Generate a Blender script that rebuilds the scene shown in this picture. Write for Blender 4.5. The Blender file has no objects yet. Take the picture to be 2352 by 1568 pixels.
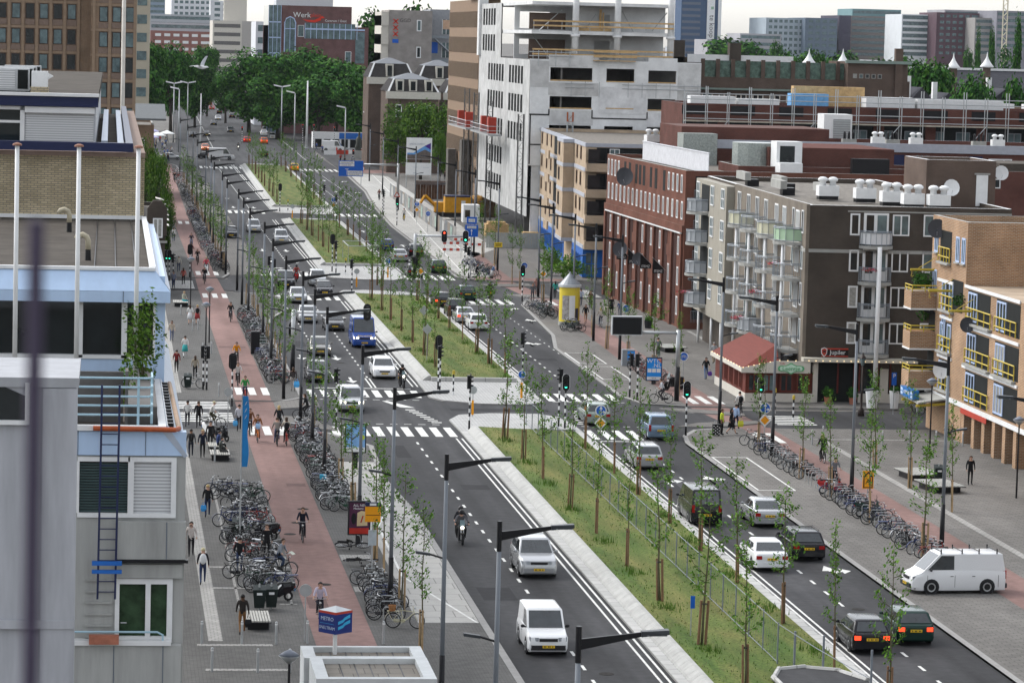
import bpy,math,random
from mathutils import Vector,Matrix
R = math.radians
random.seed(7)
S = bpy.context.scene
COL = S.collection
HC = 26.0
YAW,PITCH,ROLL = R(7.11),R(5.294),R(1.5)
cam = bpy.data.cameras.new('camera');cam_o = bpy.data.objects.new('camera',cam);COL.objects.link(cam_o)
_cy,_sy,_cp,_sp = math.cos(YAW),math.sin(YAW),math.cos(PITCH),math.sin(PITCH)
_f = Vector((_sy*_cp,_cy*_cp,-_sp));_r = Vector((_cy,-_sy,0));_u = Vector((_sy*_sp,_cy*_sp,_cp))
_c,_s = math.cos(ROLL),math.sin(ROLL)
_r2 = _r*_c + _u*_s;_u2 = _u*_c - _r*_s
cam_o.matrix_world = Matrix(((_r2.x,_u2.x,-_f.x,0),(_r2.y,_u2.y,-_f.y,0),(_r2.z,_u2.z,-_f.z,HC),(0,0,0,1)))
cam.sensor_width = 22.2;cam.lens = 22.2*7500/2352
cam.clip_start = 0.3;cam.clip_end = 30000
cam.dof.use_dof = True;cam.dof.focus_distance = 185;cam.dof.aperture_fstop = 5.6
S.camera = cam_o
SUN_EL,SUN_ROT = R(46),R(305)
W = bpy.data.worlds.new('World');S.world = W;W.use_nodes = True
nt = W.node_tree;bg = nt.nodes['Background']
sky = nt.nodes.new('ShaderNodeTexSky');sky.sky_type = 'NISHITA';sky.sun_disc = False
sky.sun_elevation = SUN_EL;sky.sun_rotation = SUN_ROT;sky.air_density = 1.0;sky.dust_density = 1.5;sky.ozone_density = 1.0
hsv = nt.nodes.new('ShaderNodeHueSaturation');hsv.inputs['Saturation'].default_value = 0.22
nt.links.new(sky.outputs[0],hsv.inputs['Color']);tc = nt.nodes.new('ShaderNodeTexCoord');sx = nt.nodes.new('ShaderNodeSeparateXYZ');mr = nt.nodes.new('ShaderNodeMapRange');cm = nt.nodes.new('ShaderNodeMix')
nt.links.new(tc.outputs['Generated'],sx.inputs[0]);nt.links.new(sx.outputs[2],mr.inputs[0]);mr.inputs[1].default_value = 0;mr.inputs[2].default_value = .9;mr.inputs[3].default_value = .9;mr.inputs[4].default_value = 1.7
my = nt.nodes.new('ShaderNodeMath');my.operation = 'MAXIMUM';nt.links.new(sx.outputs[1],my.inputs[0]);my.inputs[1].default_value = 0;ma = nt.nodes.new('ShaderNodeMath');ma.operation = 'MULTIPLY_ADD';nt.links.new(my.outputs[0],ma.inputs[0]);ma.inputs[1].default_value = .55;nt.links.new(mr.outputs[0],ma.inputs[2])
cm.data_type = 'RGBA';cm.blend_type = 'MULTIPLY';cm.inputs[0].default_value = 1;nt.links.new(hsv.outputs[0],cm.inputs[6]);nt.links.new(ma.outputs[0],cm.inputs[7]);nt.links.new(cm.outputs[2],bg.inputs[0])
bg.inputs[1].default_value = 0.15
sun = bpy.data.lights.new('sun','SUN');sun.energy = 0.9;sun.angle = R(14);sun.color = (1.0,0.96,0.9)
sun_o = bpy.data.objects.new('sun',sun);COL.objects.link(sun_o)
_d = Vector((math.sin(SUN_ROT)*math.cos(SUN_EL),math.cos(SUN_ROT)*math.cos(SUN_EL),math.sin(SUN_EL)))
sun_o.rotation_euler = _d.to_track_quat('Z','Y').to_euler()
S.view_settings.view_transform = 'Standard';S.view_settings.look = 'None'
S.view_settings.exposure = 0.58;S.view_settings.gamma = 1.0
S.cycles.use_denoising = True
S.cycles.max_bounces = 5;S.cycles.diffuse_bounces = 1;S.cycles.glossy_bounces = 3;S.cycles.transmission_bounces = 3;S.cycles.volume_bounces = 0
S.cycles.transparent_max_bounces = 8;S.cycles.caustics_reflective = False;S.cycles.caustics_refractive = False
def ray(u,v):
    return _f + _r2*((u-1176)/7500) - _u2*((v-784)/7500)
def G(u,v,z=0.0):
    d = ray(u,v);t = (z-HC)/d.z
    return d.x*t,d.y*t
def at(u,v,Y):
    d = ray(u,v);t = Y/d.y
    return d.x*t,HC+d.z*t
MATS = {}
def mat(name,rgb=(.5,.5,.5),rough=.7,metal=0.0,var=.12,scale=2.0,spec=.22,emit=0.0,alpha=1.0,stretch=None):
    if name in MATS: return MATS[name]
    m = bpy.data.materials.new(name);m.use_nodes = True;MATS[name] = m
    t = m.node_tree;b = t.nodes['Principled BSDF']
    b.inputs['Roughness'].default_value = rough;b.inputs['Metallic'].default_value = metal
    b.inputs['Specular IOR Level'].default_value = spec
    c = (*rgb,1)
    if emit:
        b.inputs['Emission Color'].default_value = c;b.inputs['Emission Strength'].default_value = emit
    if alpha < 1: b.inputs['Alpha'].default_value = alpha
    if var > 0:
        g = t.nodes.new('ShaderNodeNewGeometry');n = t.nodes.new('ShaderNodeTexNoise');n.inputs['Scale'].default_value = scale
        n.inputs['Detail'].default_value = 5;n.inputs['Roughness'].default_value = .65
        src = g.outputs['Position']
        if stretch:
            mp = t.nodes.new('ShaderNodeMapping');mp.inputs['Scale'].default_value = stretch
            t.links.new(src,mp.inputs[0]);src = mp.outputs[0]
        t.links.new(src,n.inputs['Vector'])
        r = t.nodes.new('ShaderNodeMapRange');r.inputs[1].default_value = .3;r.inputs[2].default_value = .7
        r.inputs[3].default_value = 1-var;r.inputs[4].default_value = 1+var
        mx = t.nodes.new('ShaderNodeMix');mx.data_type = 'RGBA';mx.blend_type = 'MULTIPLY';mx.inputs[0].default_value = 1
        mx.inputs[6].default_value = c
        t.links.new(n.outputs[0],r.inputs[0]);t.links.new(r.outputs[0],mx.inputs[7]);t.links.new(mx.outputs[2],b.inputs['Base Color'])
    else:
        b.inputs['Base Color'].default_value = c
    return m
def brick(name,c1,c2,mortar,w=.22,h=.065,gap=.012,var=.2):
    if name in MATS: return MATS[name]
    m = mat(name,c1,.9,var=0,spec=.12)
    t = m.node_tree;b = t.nodes['Principled BSDF'];L = t.links.new
    g = t.nodes.new('ShaderNodeNewGeometry');sp = t.nodes.new('ShaderNodeSeparateXYZ');cb = t.nodes.new('ShaderNodeCombineXYZ')
    ad = t.nodes.new('ShaderNodeMath');L(g.outputs['Position'],sp.inputs[0]);L(sp.outputs[0],ad.inputs[0]);L(sp.outputs[1],ad.inputs[1])
    L(ad.outputs[0],cb.inputs[0]);L(sp.outputs[2],cb.inputs[1])
    bt = t.nodes.new('ShaderNodeTexBrick');L(cb.outputs[0],bt.inputs['Vector'])
    bt.inputs['Color1'].default_value = (*c1,1);bt.inputs['Color2'].default_value = (*c2,1);bt.inputs['Mortar'].default_value = (*mortar,1)
    bt.inputs['Scale'].default_value = 1;bt.inputs['Mortar Size'].default_value = gap;bt.inputs['Brick Width'].default_value = w;bt.inputs['Row Height'].default_value = h
    n = t.nodes.new('ShaderNodeTexNoise');n.inputs['Scale'].default_value = .5;n.inputs['Detail'].default_value = 6;L(g.outputs['Position'],n.inputs['Vector'])
    r = t.nodes.new('ShaderNodeMapRange');r.inputs[1].default_value = .3;r.inputs[2].default_value = .7;r.inputs[3].default_value = 1-var;r.inputs[4].default_value = 1+var
    mx = t.nodes.new('ShaderNodeMix');mx.data_type = 'RGBA';mx.blend_type = 'MULTIPLY';mx.inputs[0].default_value = 1
    L(n.outputs[0],r.inputs[0]);L(bt.outputs[0],mx.inputs[6]);L(r.outputs[0],mx.inputs[7]);L(mx.outputs[2],b.inputs['Base Color'])
    return m
def ground_mat(name,c,c2,slab=None,rough=.85,blot=.18,patch=0.05,lane=0):
    """paving or asphalt: large blotches, fine grain, optional slab joints"""
    m = mat(name,c,rough,var=0,spec=.08);t = m.node_tree;b = t.nodes['Principled BSDF'];L = t.links.new
    g = t.nodes.new('ShaderNodeNewGeometry');col = None
    if slab:
        bt = t.nodes.new('ShaderNodeTexBrick');L(g.outputs['Position'],bt.inputs['Vector'])
        bt.inputs['Color1'].default_value = (*c,1);bt.inputs['Color2'].default_value = (*c2,1);bt.inputs['Mortar'].default_value = tuple(x*.62 for x in c)+(1,)
        bt.inputs['Scale'].default_value = 1;bt.inputs['Brick Width'].default_value = slab[0];bt.inputs['Row Height'].default_value = slab[1];bt.inputs['Mortar Size'].default_value = slab[2]
        col = bt.outputs[0]
    else:
        n0 = t.nodes.new('ShaderNodeTexNoise');n0.inputs['Scale'].default_value = 22;n0.inputs['Detail'].default_value = 2;L(g.outputs['Position'],n0.inputs['Vector'])
        m0 = t.nodes.new('ShaderNodeMix');m0.data_type = 'RGBA';m0.inputs[6].default_value = (*c,1);m0.inputs[7].default_value = (*c2,1);L(n0.outputs[0],m0.inputs[0]);col = m0.outputs[2]
    for sc,amt,st in ((.35,blot,(1,.25,1)),(2.2,blot*.6,(1,1,1)),(.08,patch,(1,.5,1)),(.9,lane,(1,.012,1))):
        if not amt: continue
        mp = t.nodes.new('ShaderNodeMapping');mp.inputs['Scale'].default_value = st;L(g.outputs['Position'],mp.inputs[0])
        n = t.nodes.new('ShaderNodeTexNoise');n.inputs['Scale'].default_value = sc;n.inputs['Detail'].default_value = 6;L(mp.outputs[0],n.inputs['Vector'])
        r = t.nodes.new('ShaderNodeMapRange');r.inputs[1].default_value = .3;r.inputs[2].default_value = .7;r.inputs[3].default_value = 1-amt;r.inputs[4].default_value = 1+amt
        mx = t.nodes.new('ShaderNodeMix');mx.data_type = 'RGBA';mx.blend_type = 'MULTIPLY';mx.inputs[0].default_value = 1
        L(n.outputs[0],r.inputs[0]);L(col,mx.inputs[6]);L(r.outputs[0],mx.inputs[7]);col = mx.outputs[2]
    L(col,b.inputs['Base Color'])
    return m
glass = mat('dark_glass',(.016,.021,.023),.06,var=.3,scale=.6,spec=.55);carglass = mat('car_glass',(.03,.036,.04),.04,var=.3,scale=2,spec=.95)
curtain = mat('curtain_pane',(.30,.30,.28),.3,var=.35,scale=5,spec=.6)
glass2 = mat('pale_glass',(.10,.15,.16),.08,var=.5,scale=.7,spec=.6)
white = mat('white_paint',(.74,.75,.75),.5,var=.06)
black = mat('black_paint',(.012,.012,.014),.4,var=0)
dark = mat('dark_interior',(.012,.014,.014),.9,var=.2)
grey = mat('grey_steel',(.27,.30,.33),.45,.3,var=.08)
galv = mat('galvanised_steel',(.42,.44,.45),.4,.6,var=.1)
conc = mat('concrete',(.34,.34,.32),.9,var=.14,scale=.7)
gravel = mat('roof_gravel',(.20,.185,.165),.95,var=.4,scale=2.5,spec=.05)
bitumen = mat('roof_bitumen',(.085,.076,.066),.95,var=.25,scale=.8,spec=.06)
class MB:
    def __init__(s): s.v = [];s.f = [];s.m = [];s.x = Matrix()
    def _p(s,pts):
        n = len(s.v);s.v.extend([tuple(s.x @ Vector(p)) for p in pts]);return n
    def face(s,pts,mi=0):
        n = s._p(pts);s.f.append(tuple(range(n,n+len(pts))));s.m.append(mi);return s
    def hull(s,a,b,mi=0,cap=True):
        """two rings of equal length joined"""
        k = len(a);n = s._p(list(a)+list(b))
        for i in range(k):
            j = (i+1) % k;s.f.append((n+i,n+j,n+k+j,n+k+i));s.m.append(mi)
        if cap:
            s.f.append(tuple(range(n+k-1,n-1,-1)));s.m.append(mi);s.f.append(tuple(range(n+k,n+2*k)));s.m.append(mi)
        return s
    def box(s,x0,x1,y0,y1,z0,z1,mi=0):
        return s.hull([(x0,y0,z0),(x1,y0,z0),(x1,y1,z0),(x0,y1,z0)],[(x0,y0,z1),(x1,y0,z1),(x1,y1,z1),(x0,y1,z1)],mi)
    def prism(s,pts,z0,z1,mi=0):
        return s.hull([(p[0],p[1],z0) for p in pts],[(p[0],p[1],z1) for p in pts],mi)
    def ext(s,prof,y0,y1,mi=0):
        return s.hull([(p[0],y0,p[1]) for p in prof],[(p[0],y1,p[1]) for p in prof],mi)
    def extx(s,prof,x0,x1,mi=0):
        return s.hull([(x0,p[0],p[1]) for p in prof],[(x1,p[0],p[1]) for p in prof],mi)
    def rings(s,rs,mi=0,cap=True):
        k = len(rs[0]);n = s._p([p for r in rs for p in r])
        for a in range(len(rs)-1):
            for i in range(k):
                j = (i+1) % k;s.f.append((n+a*k+i,n+a*k+j,n+(a+1)*k+j,n+(a+1)*k+i));s.m.append(mi)
        if cap:
            s.f.append(tuple(range(n+k-1,n-1,-1)));s.m.append(mi);e = n+(len(rs)-1)*k;s.f.append(tuple(range(e,e+k)));s.m.append(mi)
        return s
    def tube(s,pts,r,n=6,mi=0):
        pts = [Vector(p) for p in pts];rs = r if isinstance(r,(list,tuple)) else [r]*len(pts);out = []
        for i,p in enumerate(pts):
            d = (pts[min(i+1,len(pts)-1)]-pts[max(i-1,0)]).normalized()
            a = d.cross(Vector((0,0,1)) if abs(d.z) < .9 else Vector((1,0,0))).normalized();b = d.cross(a)
            out.append([p+a*(rs[i]*math.cos(6.28319*k/n))+b*(rs[i]*math.sin(6.28319*k/n)) for k in range(n)])
        return s.rings(out,mi)
    def bar(s,p,q,w,h=None,mi=0): return s.tube([p,q],w*.7071,4,mi)
    def lathe(s,prof,c=(0,0,0),n=10,mi=0,a0=0.0):
        return s.rings([[(c[0]+r*math.cos(a0+6.28319*k/n),c[1]+r*math.sin(a0+6.28319*k/n),c[2]+z) for k in range(n)] for r,z in prof],mi)
    def ell(s,c,rx,ry,rz,n=8,m=5,mi=0):
        return s.rings([[(c[0]+rx*math.sin(3.14159*(j+.02)/(m+.04))*math.cos(6.28319*k/n),c[1]+ry*math.sin(3.14159*(j+.02)/(m+.04))*math.sin(6.28319*k/n),c[2]-rz*math.cos(3.14159*j/m)) for k in range(n)] for j in range(m+1)],mi)
    def ring(s,c,axis,rad,r,n=14,k=4,mi=0):
        ax = Vector(axis).normalized();a = ax.cross(Vector((0,0,1)) if abs(ax.z) < .9 else Vector((1,0,0))).normalized();b = ax.cross(a);c = Vector(c)
        base = s._p([c+(a*math.cos(6.28319*i/n)+b*math.sin(6.28319*i/n))*(rad+r*math.cos(6.28319*j/k))+ax*(r*math.sin(6.28319*j/k)) for i in range(n) for j in range(k)])
        for i in range(n):
            for j in range(k):
                i2,j2 = (i+1) % n,(j+1) % k
                s.f.append((base+i*k+j,base+i2*k+j,base+i2*k+j2,base+i*k+j2));s.m.append(mi)
        return s
    def mesh(s,name,mats,smooth=False):
        me = bpy.data.meshes.new(name);me.from_pydata(s.v,[],s.f)
        for m in (mats if isinstance(mats,(list,tuple)) else [mats]): me.materials.append(m)
        me.polygons.foreach_set('material_index',s.m)
        if smooth: me.polygons.foreach_set('use_smooth',[True]*len(s.f))
        me.update();return me
    def build(s,name,mats,parent=None,loc=(0,0,0),rz=0.0,smooth=False):
        return link(name,s.mesh(name,mats,smooth),parent,loc,rz)
def link(name,data,parent=None,loc=(0,0,0),rz=0.0):
    o = bpy.data.objects.new(name,data);COL.objects.link(o);o.location = loc;o.rotation_euler = (0,0,rz)
    if parent is not None: o.parent = parent
    return o
def tag(o,label,cat,group=None):
    o['label'] = label;o['category'] = cat
    if group: o['group'] = group
    return o
def thing(name,label,cat,loc=(0,0,0),rz=0.0,group=None):
    return tag(link(name,None,None,loc,rz),label,cat,group)
KIDS = {}
def kids(o): return list(o.children)
def dup(root,loc,rz=0.0,label=None,group=None,cat=None,colours=None,scale=None):
    """a copy of a thing with copies of its parts and their sub-parts"""
    r = root.copy();COL.objects.link(r);r.location = loc;r.rotation_euler = (0,0,rz)
    if label: r['label'] = label
    if cat: r['category'] = cat
    if group: r['group'] = group
    if scale: r.scale = scale
    for ch in kids(root):
        c = ch.copy();COL.objects.link(c);c.parent = r
        for g in kids(ch):
            d = g.copy();COL.objects.link(d);d.parent = c
    return r
def structure(o): o['kind'] = 'structure';return o
def text(name,body,size,m,parent,loc,rz=0.0,sx=1.0,roll=0.0,ext=.01,align='CENTER'):
    cu = bpy.data.curves.new(name,'FONT');cu.body = body;cu.size = size;cu.align_x = align;cu.align_y = 'CENTER';cu.extrude = ext;cu.resolution_u = 2
    t = bpy.data.objects.new(name,cu);COL.objects.link(t)
    me = bpy.data.meshes.new_from_object(t);bpy.data.objects.remove(t);bpy.data.curves.remove(cu)
    me.name = name;me.materials.clear();me.materials.append(m)
    me.transform(Matrix.Rotation(R(90),4,'X') @ Matrix.Rotation(roll,4,'Z') @ Matrix.Diagonal((sx,1,1,1)))
    return link(name,me,parent,loc,rz)
ORD = ['nearest','second','third','fourth','fifth','sixth','seventh','eighth','ninth','tenth','eleventh','twelfth','thirteenth','fourteenth','fifteenth','sixteenth','seventeenth','eighteenth','nineteenth','twentieth','twenty-first','twenty-second','twenty-third','twenty-fourth','twenty-fifth','twenty-sixth','twenty-seventh','twenty-eighth']
asph = ground_mat('asphalt',(.041,.041,.043),(.056,.056,.058),rough=.75,blot=.22,patch=.22,lane=.28)
pave = ground_mat('pavement_slabs',(.150,.143,.134),(.178,.170,.158),(.6,.3,.02),blot=.16,patch=.14)
pave_d = ground_mat('pavement_dark',(.112,.110,.105),(.135,.131,.125),(.3,.1,.012),blot=.18,patch=.12)
pave_l = ground_mat('pavement_pale',(.37,.365,.345),(.42,.41,.385),(1.5,1.5,.03),blot=.08)
pave_w = ground_mat('island_setts',(.40,.40,.39),(.47,.47,.46),(.5,.25,.03),blot=.08)
redpath = ground_mat('red_asphalt',(.190,.122,.110),(.222,.143,.128),rough=.85,blot=.18,patch=.16,lane=.12)
kerbm = mat('kerb_concrete',(.27,.265,.255),.85,var=.12,scale=1.5)
kerbl = ground_mat('kerb_pale',(.40,.40,.385),(.47,.465,.45),(3,1.0,.035),blot=.10)
kerbp = mat('kerb_block',(.40,.40,.385),.9,var=.16,scale=1.1,spec=.1)
paint = mat('road_paint',(.62,.62,.59),.6,var=.30,scale=5)
def sheet(name,pts,z,m): return structure(MB().face([(p[0],p[1],z) for p in pts]).build(name,m))
sheet('ground',[(-9000,-300),(9000,-300),(9000,16000),(-9000,16000)],-.06,pave)
sheet('road',[(12.6,30),(44,30),(44,700),(60,1000),(70,1700),(30,1700),(16,800),(12.6,640)],0,asph)
sheet('side_street',[(-60,213),(12.6,213),(12.6,229.5),(-60,229.5)],0,asph)
sheet('side_street',[(44,217),(140,219),(140,230),(44,228)],0,asph)
sheet('side_street',[(-60,329),(12.6,329),(12.6,344),(-60,344)],0,asph)
sheet('side_street',[(44,325),(140,327),(140,344),(44,346)],0,asph)
sheet('side_street',[(-60,640),(16,640),(20,760),(-60,760)],-.01,asph)
sheet('side_street',[(44,630),(150,630),(150,760),(46,760)],-.01,asph)
PZ = .10
def pavement(name,pts,m,z=PZ,km=None):
    b = MB();b.face([(p[0],p[1],z) for p in pts],0)
    for i in range(len(pts)):
        p,q = pts[i],pts[(i+1) % len(pts)]
        b.face([(p[0],p[1],-.05),(q[0],q[1],-.05),(q[0],q[1],z),(p[0],p[1],z)],1)
    o = structure(b.build(name,[m,kerbm]));return o
def kerb(pts,w=.32,z=PZ+.006,m=None):
    b = MB()
    for p,q in zip(pts,pts[1:]):
        d = Vector((q[0]-p[0],q[1]-p[1])).normalized();n = Vector((-d.y,d.x))*w
        b.prism([(p[0],p[1]),(q[0],q[1]),(q[0]+n.x,q[1]+n.y),(p[0]+n.x,p[1]+n.y)],-.04,z)
    structure(b.build('kerb',m or kerbm))
L1 = [(17,30),(17,176),(16.4,190),(16.9,205),(14.6,211.5),(13.2,212.9)]
pavement('pavement',[(-40,30)]+L1+[(-40,212.9)],pave_d);kerb(L1)
L2 = [(12.6,229.8),(14.1,232),(14.1,288),(15.2,298),(17,307),(17,321),(16,324),(13.5,326)]
pavement('pavement',[(-40,229.8)]+L2+[(-40,326)],pave_d);kerb(L2)
L3 = [(12.2,345),(13,350),(13,630),(12,638)]
pavement('pavement',[(-40,345)]+L3+[(-40,638)],pave_d);kerb(L3)
sheet('parking_bay',[(13.02,350),(16.8,352),(16.8,560),(13.02,560)],.008,pave)
R1 = [(37.5,30),(37.5,208),(38,212),(39.4,215.6),(41.5,216.6)]
pavement('pavement',R1+[(140,218.6),(140,30)],pave);kerb([p for p in reversed(R1)])
R2 = [(41.5,229.5),(38.3,231),(37.4,236),(37.5,272),(38.9,284),(40.2,316),(41.5,323)]
pavement('pavement',R2+[(48,324.5),(140,326),(140,230.5)],pave);kerb([p for p in reversed(R2)])
R3 = [(41,347),(38.6,348),(37.5,352),(38.2,443),(40,500),(42,540),(43.4,600),(44.5,628)]
pavement('pavement',R3+[(140,628),(140,347)],pave);kerb([p for p in reversed(R3)])
for nm,pts in (('traffic_island',[(11.75,225),(13.6,226),(14.3,227.5),(14.2,230.6),(13.2,231.2),(11.75,229)]),('traffic_island',[(11.9,220.8),(11.9,217.5),(14,213.8),(15.2,213.2),(14.6,217),(13.4,220.4)]),
               ('traffic_island',[(39.2,228.4),(41.2,225.8),(44.6,224.2),(44.8,225.6),(41.6,228)]),('traffic_island',[(38.6,217.4),(40.4,219.6),(44.8,221.2),(44.8,219.8),(41.2,217.2)]),
               ('traffic_island',[(40.2,329),(41.8,326),(44.5,325.6),(44.5,329.5)]),('traffic_island',[(39,342),(41,339.5),(44.5,340.6),(44.5,344)])):
    pavement(nm,pts,pave,.09)
sheet('bike_path',[(9.05,30),(11.65,30),(11.65,213),(9.05,213)],PZ+.004,redpath)
sheet('bike_path',[(9.05,213),(11.65,213),(11.75,229.8),(9.05,229.8)],.005,redpath)
sheet('bike_path',[(9.05,229.8),(11.65,229.8),(11.7,326),(9.1,326)],PZ+.004,redpath)
sheet('bike_path',[(9.1,326),(11.7,326),(11.5,345),(9.2,345)],.005,redpath)
sheet('bike_path',[(9.2,345),(11.4,345),(11.0,470),(11.6,600),(12,636),(10.4,636),(9,560),(8.8,445)],PZ+.004,redpath)
sheet('bike_path',[(42.7,30),(45.1,30),(45.2,185),(45,206),(44.9,217),(42.9,216.8),(42.6,200),(42.7,165)],PZ+.004,redpath)
sheet('bike_path',[(42.6,217),(44.9,217),(44.4,229.7),(41.6,229.6)],.005,redpath)
sheet('bike_path',[(41.5,229.6),(44.3,229.8),(44.1,250),(44.6,286),(44.6,323),(42.4,322.5),(42.2,285),(41.3,247)],PZ+.004,redpath)
sheet('bike_path',[(42.4,322.7),(44.6,323.1),(43.2,347),(41,347)],.005,redpath)
sheet('bike_path',[(41.6,347.2),(43.4,347.2),(43.6,358),(44.6,392),(43.2,396),(42.2,360)],PZ+.004,redpath)
sheet('bike_path',[(39,348),(48,347.4),(50,351),(40,352.5)],PZ+.006,redpath)
sheet('bike_path',[(45,628),(60,627.6),(62,618),(47,612)],PZ+.006,redpath)
sheet('bus_bay',[(13.9,142.6),(16.65,142.6),(16.65,178),(16.1,190),(16.5,197),(13.9,197)],PZ+.004,pave_l)
sheet('footpath',[(38.1,352.6),(41.4,352.6),(42,380),(47.5,400),(51,600),(46,612),(44.2,600),(42.8,545),(40.6,500),(38.7,443)],PZ+.004,pave_l)
b = MB()
for x0,x1,y0,y1 in ((4.5,5.12,138,200),(4.9,5.4,234,326)): b.face([(x0,y0,0),(x1,y0,0),(x1,y1,0),(x0,y1,0)])
for x0,x1,y0,y1 in ((46.9,47.35,100,211),(52,52.4,232,290)): b.face([(x0,y0,0),(x1,y0,0),(x1,y1,0),(x0,y1,0)])
for x0,x1,y0,y1 in ((4,7.2,136.9,137.3),(4.2,7.6,131.5,131.9),(5.1,9,151.2,151.6),(5.1,9,157.2,157.6),(11.7,13.4,159.6,161.4),(11.7,12.8,150.5,152),(8,9,159.8,160.8),(46,57,210.6,211),(6.1,6.22,142,184),(8.5,8.62,147,184),(6.1,8.6,184,184.3),(8,8.8,147,147.2)):
    b.face([(x0,y0,0),(x1,y0,0),(x1,y1,0),(x0,y1,0)])
structure(b.build('tactile_paving',ground_mat('tactile_tiles',(.30,.295,.28),(.35,.34,.32),(.3,.3,.02)),loc=(0,0,PZ+.009)))
grassm = mat('lawn',(.085,.125,.03),.95,var=0)
t = grassm.node_tree;bs = t.nodes['Principled BSDF'];g = t.nodes.new('ShaderNodeNewGeometry');col = None
for sc,st,c0,c1 in ((1.0,(1.1,.12,1),(.052,.092,.015),(.132,.152,.042)),(9,(1,1,1),(.55,)*3,(1.45,)*3),(.5,(1,.35,1),(.85,1.0,.8),(1.25,1.0,1.1))):
    mp = t.nodes.new('ShaderNodeMapping');mp.inputs['Scale'].default_value = st;t.links.new(g.outputs['Position'],mp.inputs[0])
    n = t.nodes.new('ShaderNodeTexNoise');n.inputs['Scale'].default_value = sc;n.inputs['Detail'].default_value = 6;t.links.new(mp.outputs[0],n.inputs['Vector'])
    r = t.nodes.new('ShaderNodeMapRange');r.inputs[1].default_value = .32;r.inputs[2].default_value = .68;t.links.new(n.outputs[0],r.inputs[0])
    mx = t.nodes.new('ShaderNodeMix');mx.data_type = 'RGBA';mx.inputs[6].default_value = (*c0,1);mx.inputs[7].default_value = (*c1,1);t.links.new(r.outputs[0],mx.inputs[0])
    if col is None: col = mx.outputs[2]
    else:
        mu = t.nodes.new('ShaderNodeMix');mu.data_type = 'RGBA';mu.blend_type = 'MULTIPLY';mu.inputs[0].default_value = 1
        t.links.new(col,mu.inputs[6]);t.links.new(mx.outputs[2],mu.inputs[7]);col = mu.outputs[2]
t.links.new(col,bs.inputs['Base Color'])
MED = []
def lerp(a,b,k): return a+(b-a)*k
def median(y0,y1,xl0,xl1,xr0,xr1,near,far,gut=1.1,rk=.55):
    """grass strip with a sloped concrete kerb on its left and pale setts at both ends"""
    outline = near+[(xr0+rk,y0),(xr1+rk,y1)]+far+[(xl1-gut,y1),(xl0-gut,y0)]
    pavement('median_island',outline,pave_w,.10)
    NS = max(2,int((y1-y0)/12));b = MB();k = MB()
    for i in range(NS):
        a,c = i/NS,(i+1)/NS
        for nx in range(6):
            p,q = nx/6,(nx+1)/6
            def P(s_,t_): return (lerp(lerp(xl0,xl1,t_),lerp(xr0,xr1,t_),s_),lerp(y0,y1,t_),.42-.27*s_+.0)
            b.face([P(p,a),P(q,a),P(q,c),P(p,c)])
    b.face([(xl0,y0,.09),(xr0,y0,.09),(xr0,y0,.15),(xl0,y0,.42)]);b.face([(xr1,y1,.09),(xl1,y1,.09),(xl1,y1,.42),(xr1,y1,.15)])
    structure(b.build('grass_verge',grassm));MED.append((y0,y1,xl0,xl1,xr0,xr1))
    n = max(2,int((y1-y0)/1.0))
    for i in range(n):
        ya,yb = lerp(y0,y1,i/n)+.012,lerp(y0,y1,(i+1)/n)-.012;x = lerp(xl0,xl1,(i+.5)/n)
        k.ext([(x-.62,.1),(x-.56,.20),(x-.30,.40),(x-.16,.47),(x+.02,.47),(x+.02,.1)],ya,yb)
    structure(k.build('kerb',kerbp))
    kk = MB()
    kk.prism([(xl0-gut+.02,y0),(xl0-.64,y0),(xl1-.64,y1),(xl1-gut+.02,y1)],.09,.106)
    kk.prism([(xr0+.02,y0),(xr0+rk-.01,y0),(xr1+rk-.01,y1),(xr1+.02,y1)],.09,.108)
    kk.prism([(xl0,y0-.45),(xr0,y0-.45),(xr0,y0-.02),(xl0,y0-.02)],.09,.40);kk.prism([(xl1,y1+.02),(xr1,y1+.02),(xr1,y1+.45),(xl1,y1+.45)],.09,.30)
    structure(kk.build('kerb',kerbl))
median(30,213.2,24.4,24.4,31.0,31.0,[],[(31.5,218),(31.0,222),(29.8,223.6),(26.5,223.7),(24.2,222.6),(23.2,219.5)])
median(244.6,323.6,24.4,24.4,30.9,31.4,[(23.2,233.5),(24.0,231.4),(26.5,229.6),(29.8,229.4),(31.2,231)],[(31.6,327),(30,330.2),(26,331.5),(23.8,330.8),(23.2,328)])
median(366,453,24.3,25.0,31.3,31.5,[(23.2,350),(24,347.6),(27,346),(30.3,345.8),(31.8,348.5)],[(31.9,457),(29,458.5),(25,458.5),(23.9,456)])
median(488,638,24.8,26.3,32.8,34,[(23.8,475),(24.8,471.5),(31,470),(32.7,473)],[(33,646),(28,647)])
def gz(x,y):
    for y0,y1,a0,a1,b0,b1 in MED:
        if y0 <= y <= y1:
            k = (y-y0)/(y1-y0);s_ = (x-lerp(a0,a1,k))/(lerp(b0,b1,k)-lerp(a0,a1,k))
            if 0 <= s_ <= 1: return .42-.27*s_
    return PZ
pavement('drain_bay',[(30.9,112),(30.9,128),(30.2,130.0),(28.9,130.8),(27.7,130.4),(27.1,128.6),(27.2,112)],asph,.43)
b = MB();_pts = [(30.9,128),(30.2,130.0),(28.9,130.8),(27.7,130.4),(27.1,128.6),(27.2,112)]
for p,q in zip(_pts,_pts[1:]): b.tube([(p[0],p[1],.46),(q[0],q[1],.42)],.11,6)
structure(b.build('kerb',kerbl))
b = MB();rr = random.Random(3)
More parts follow.
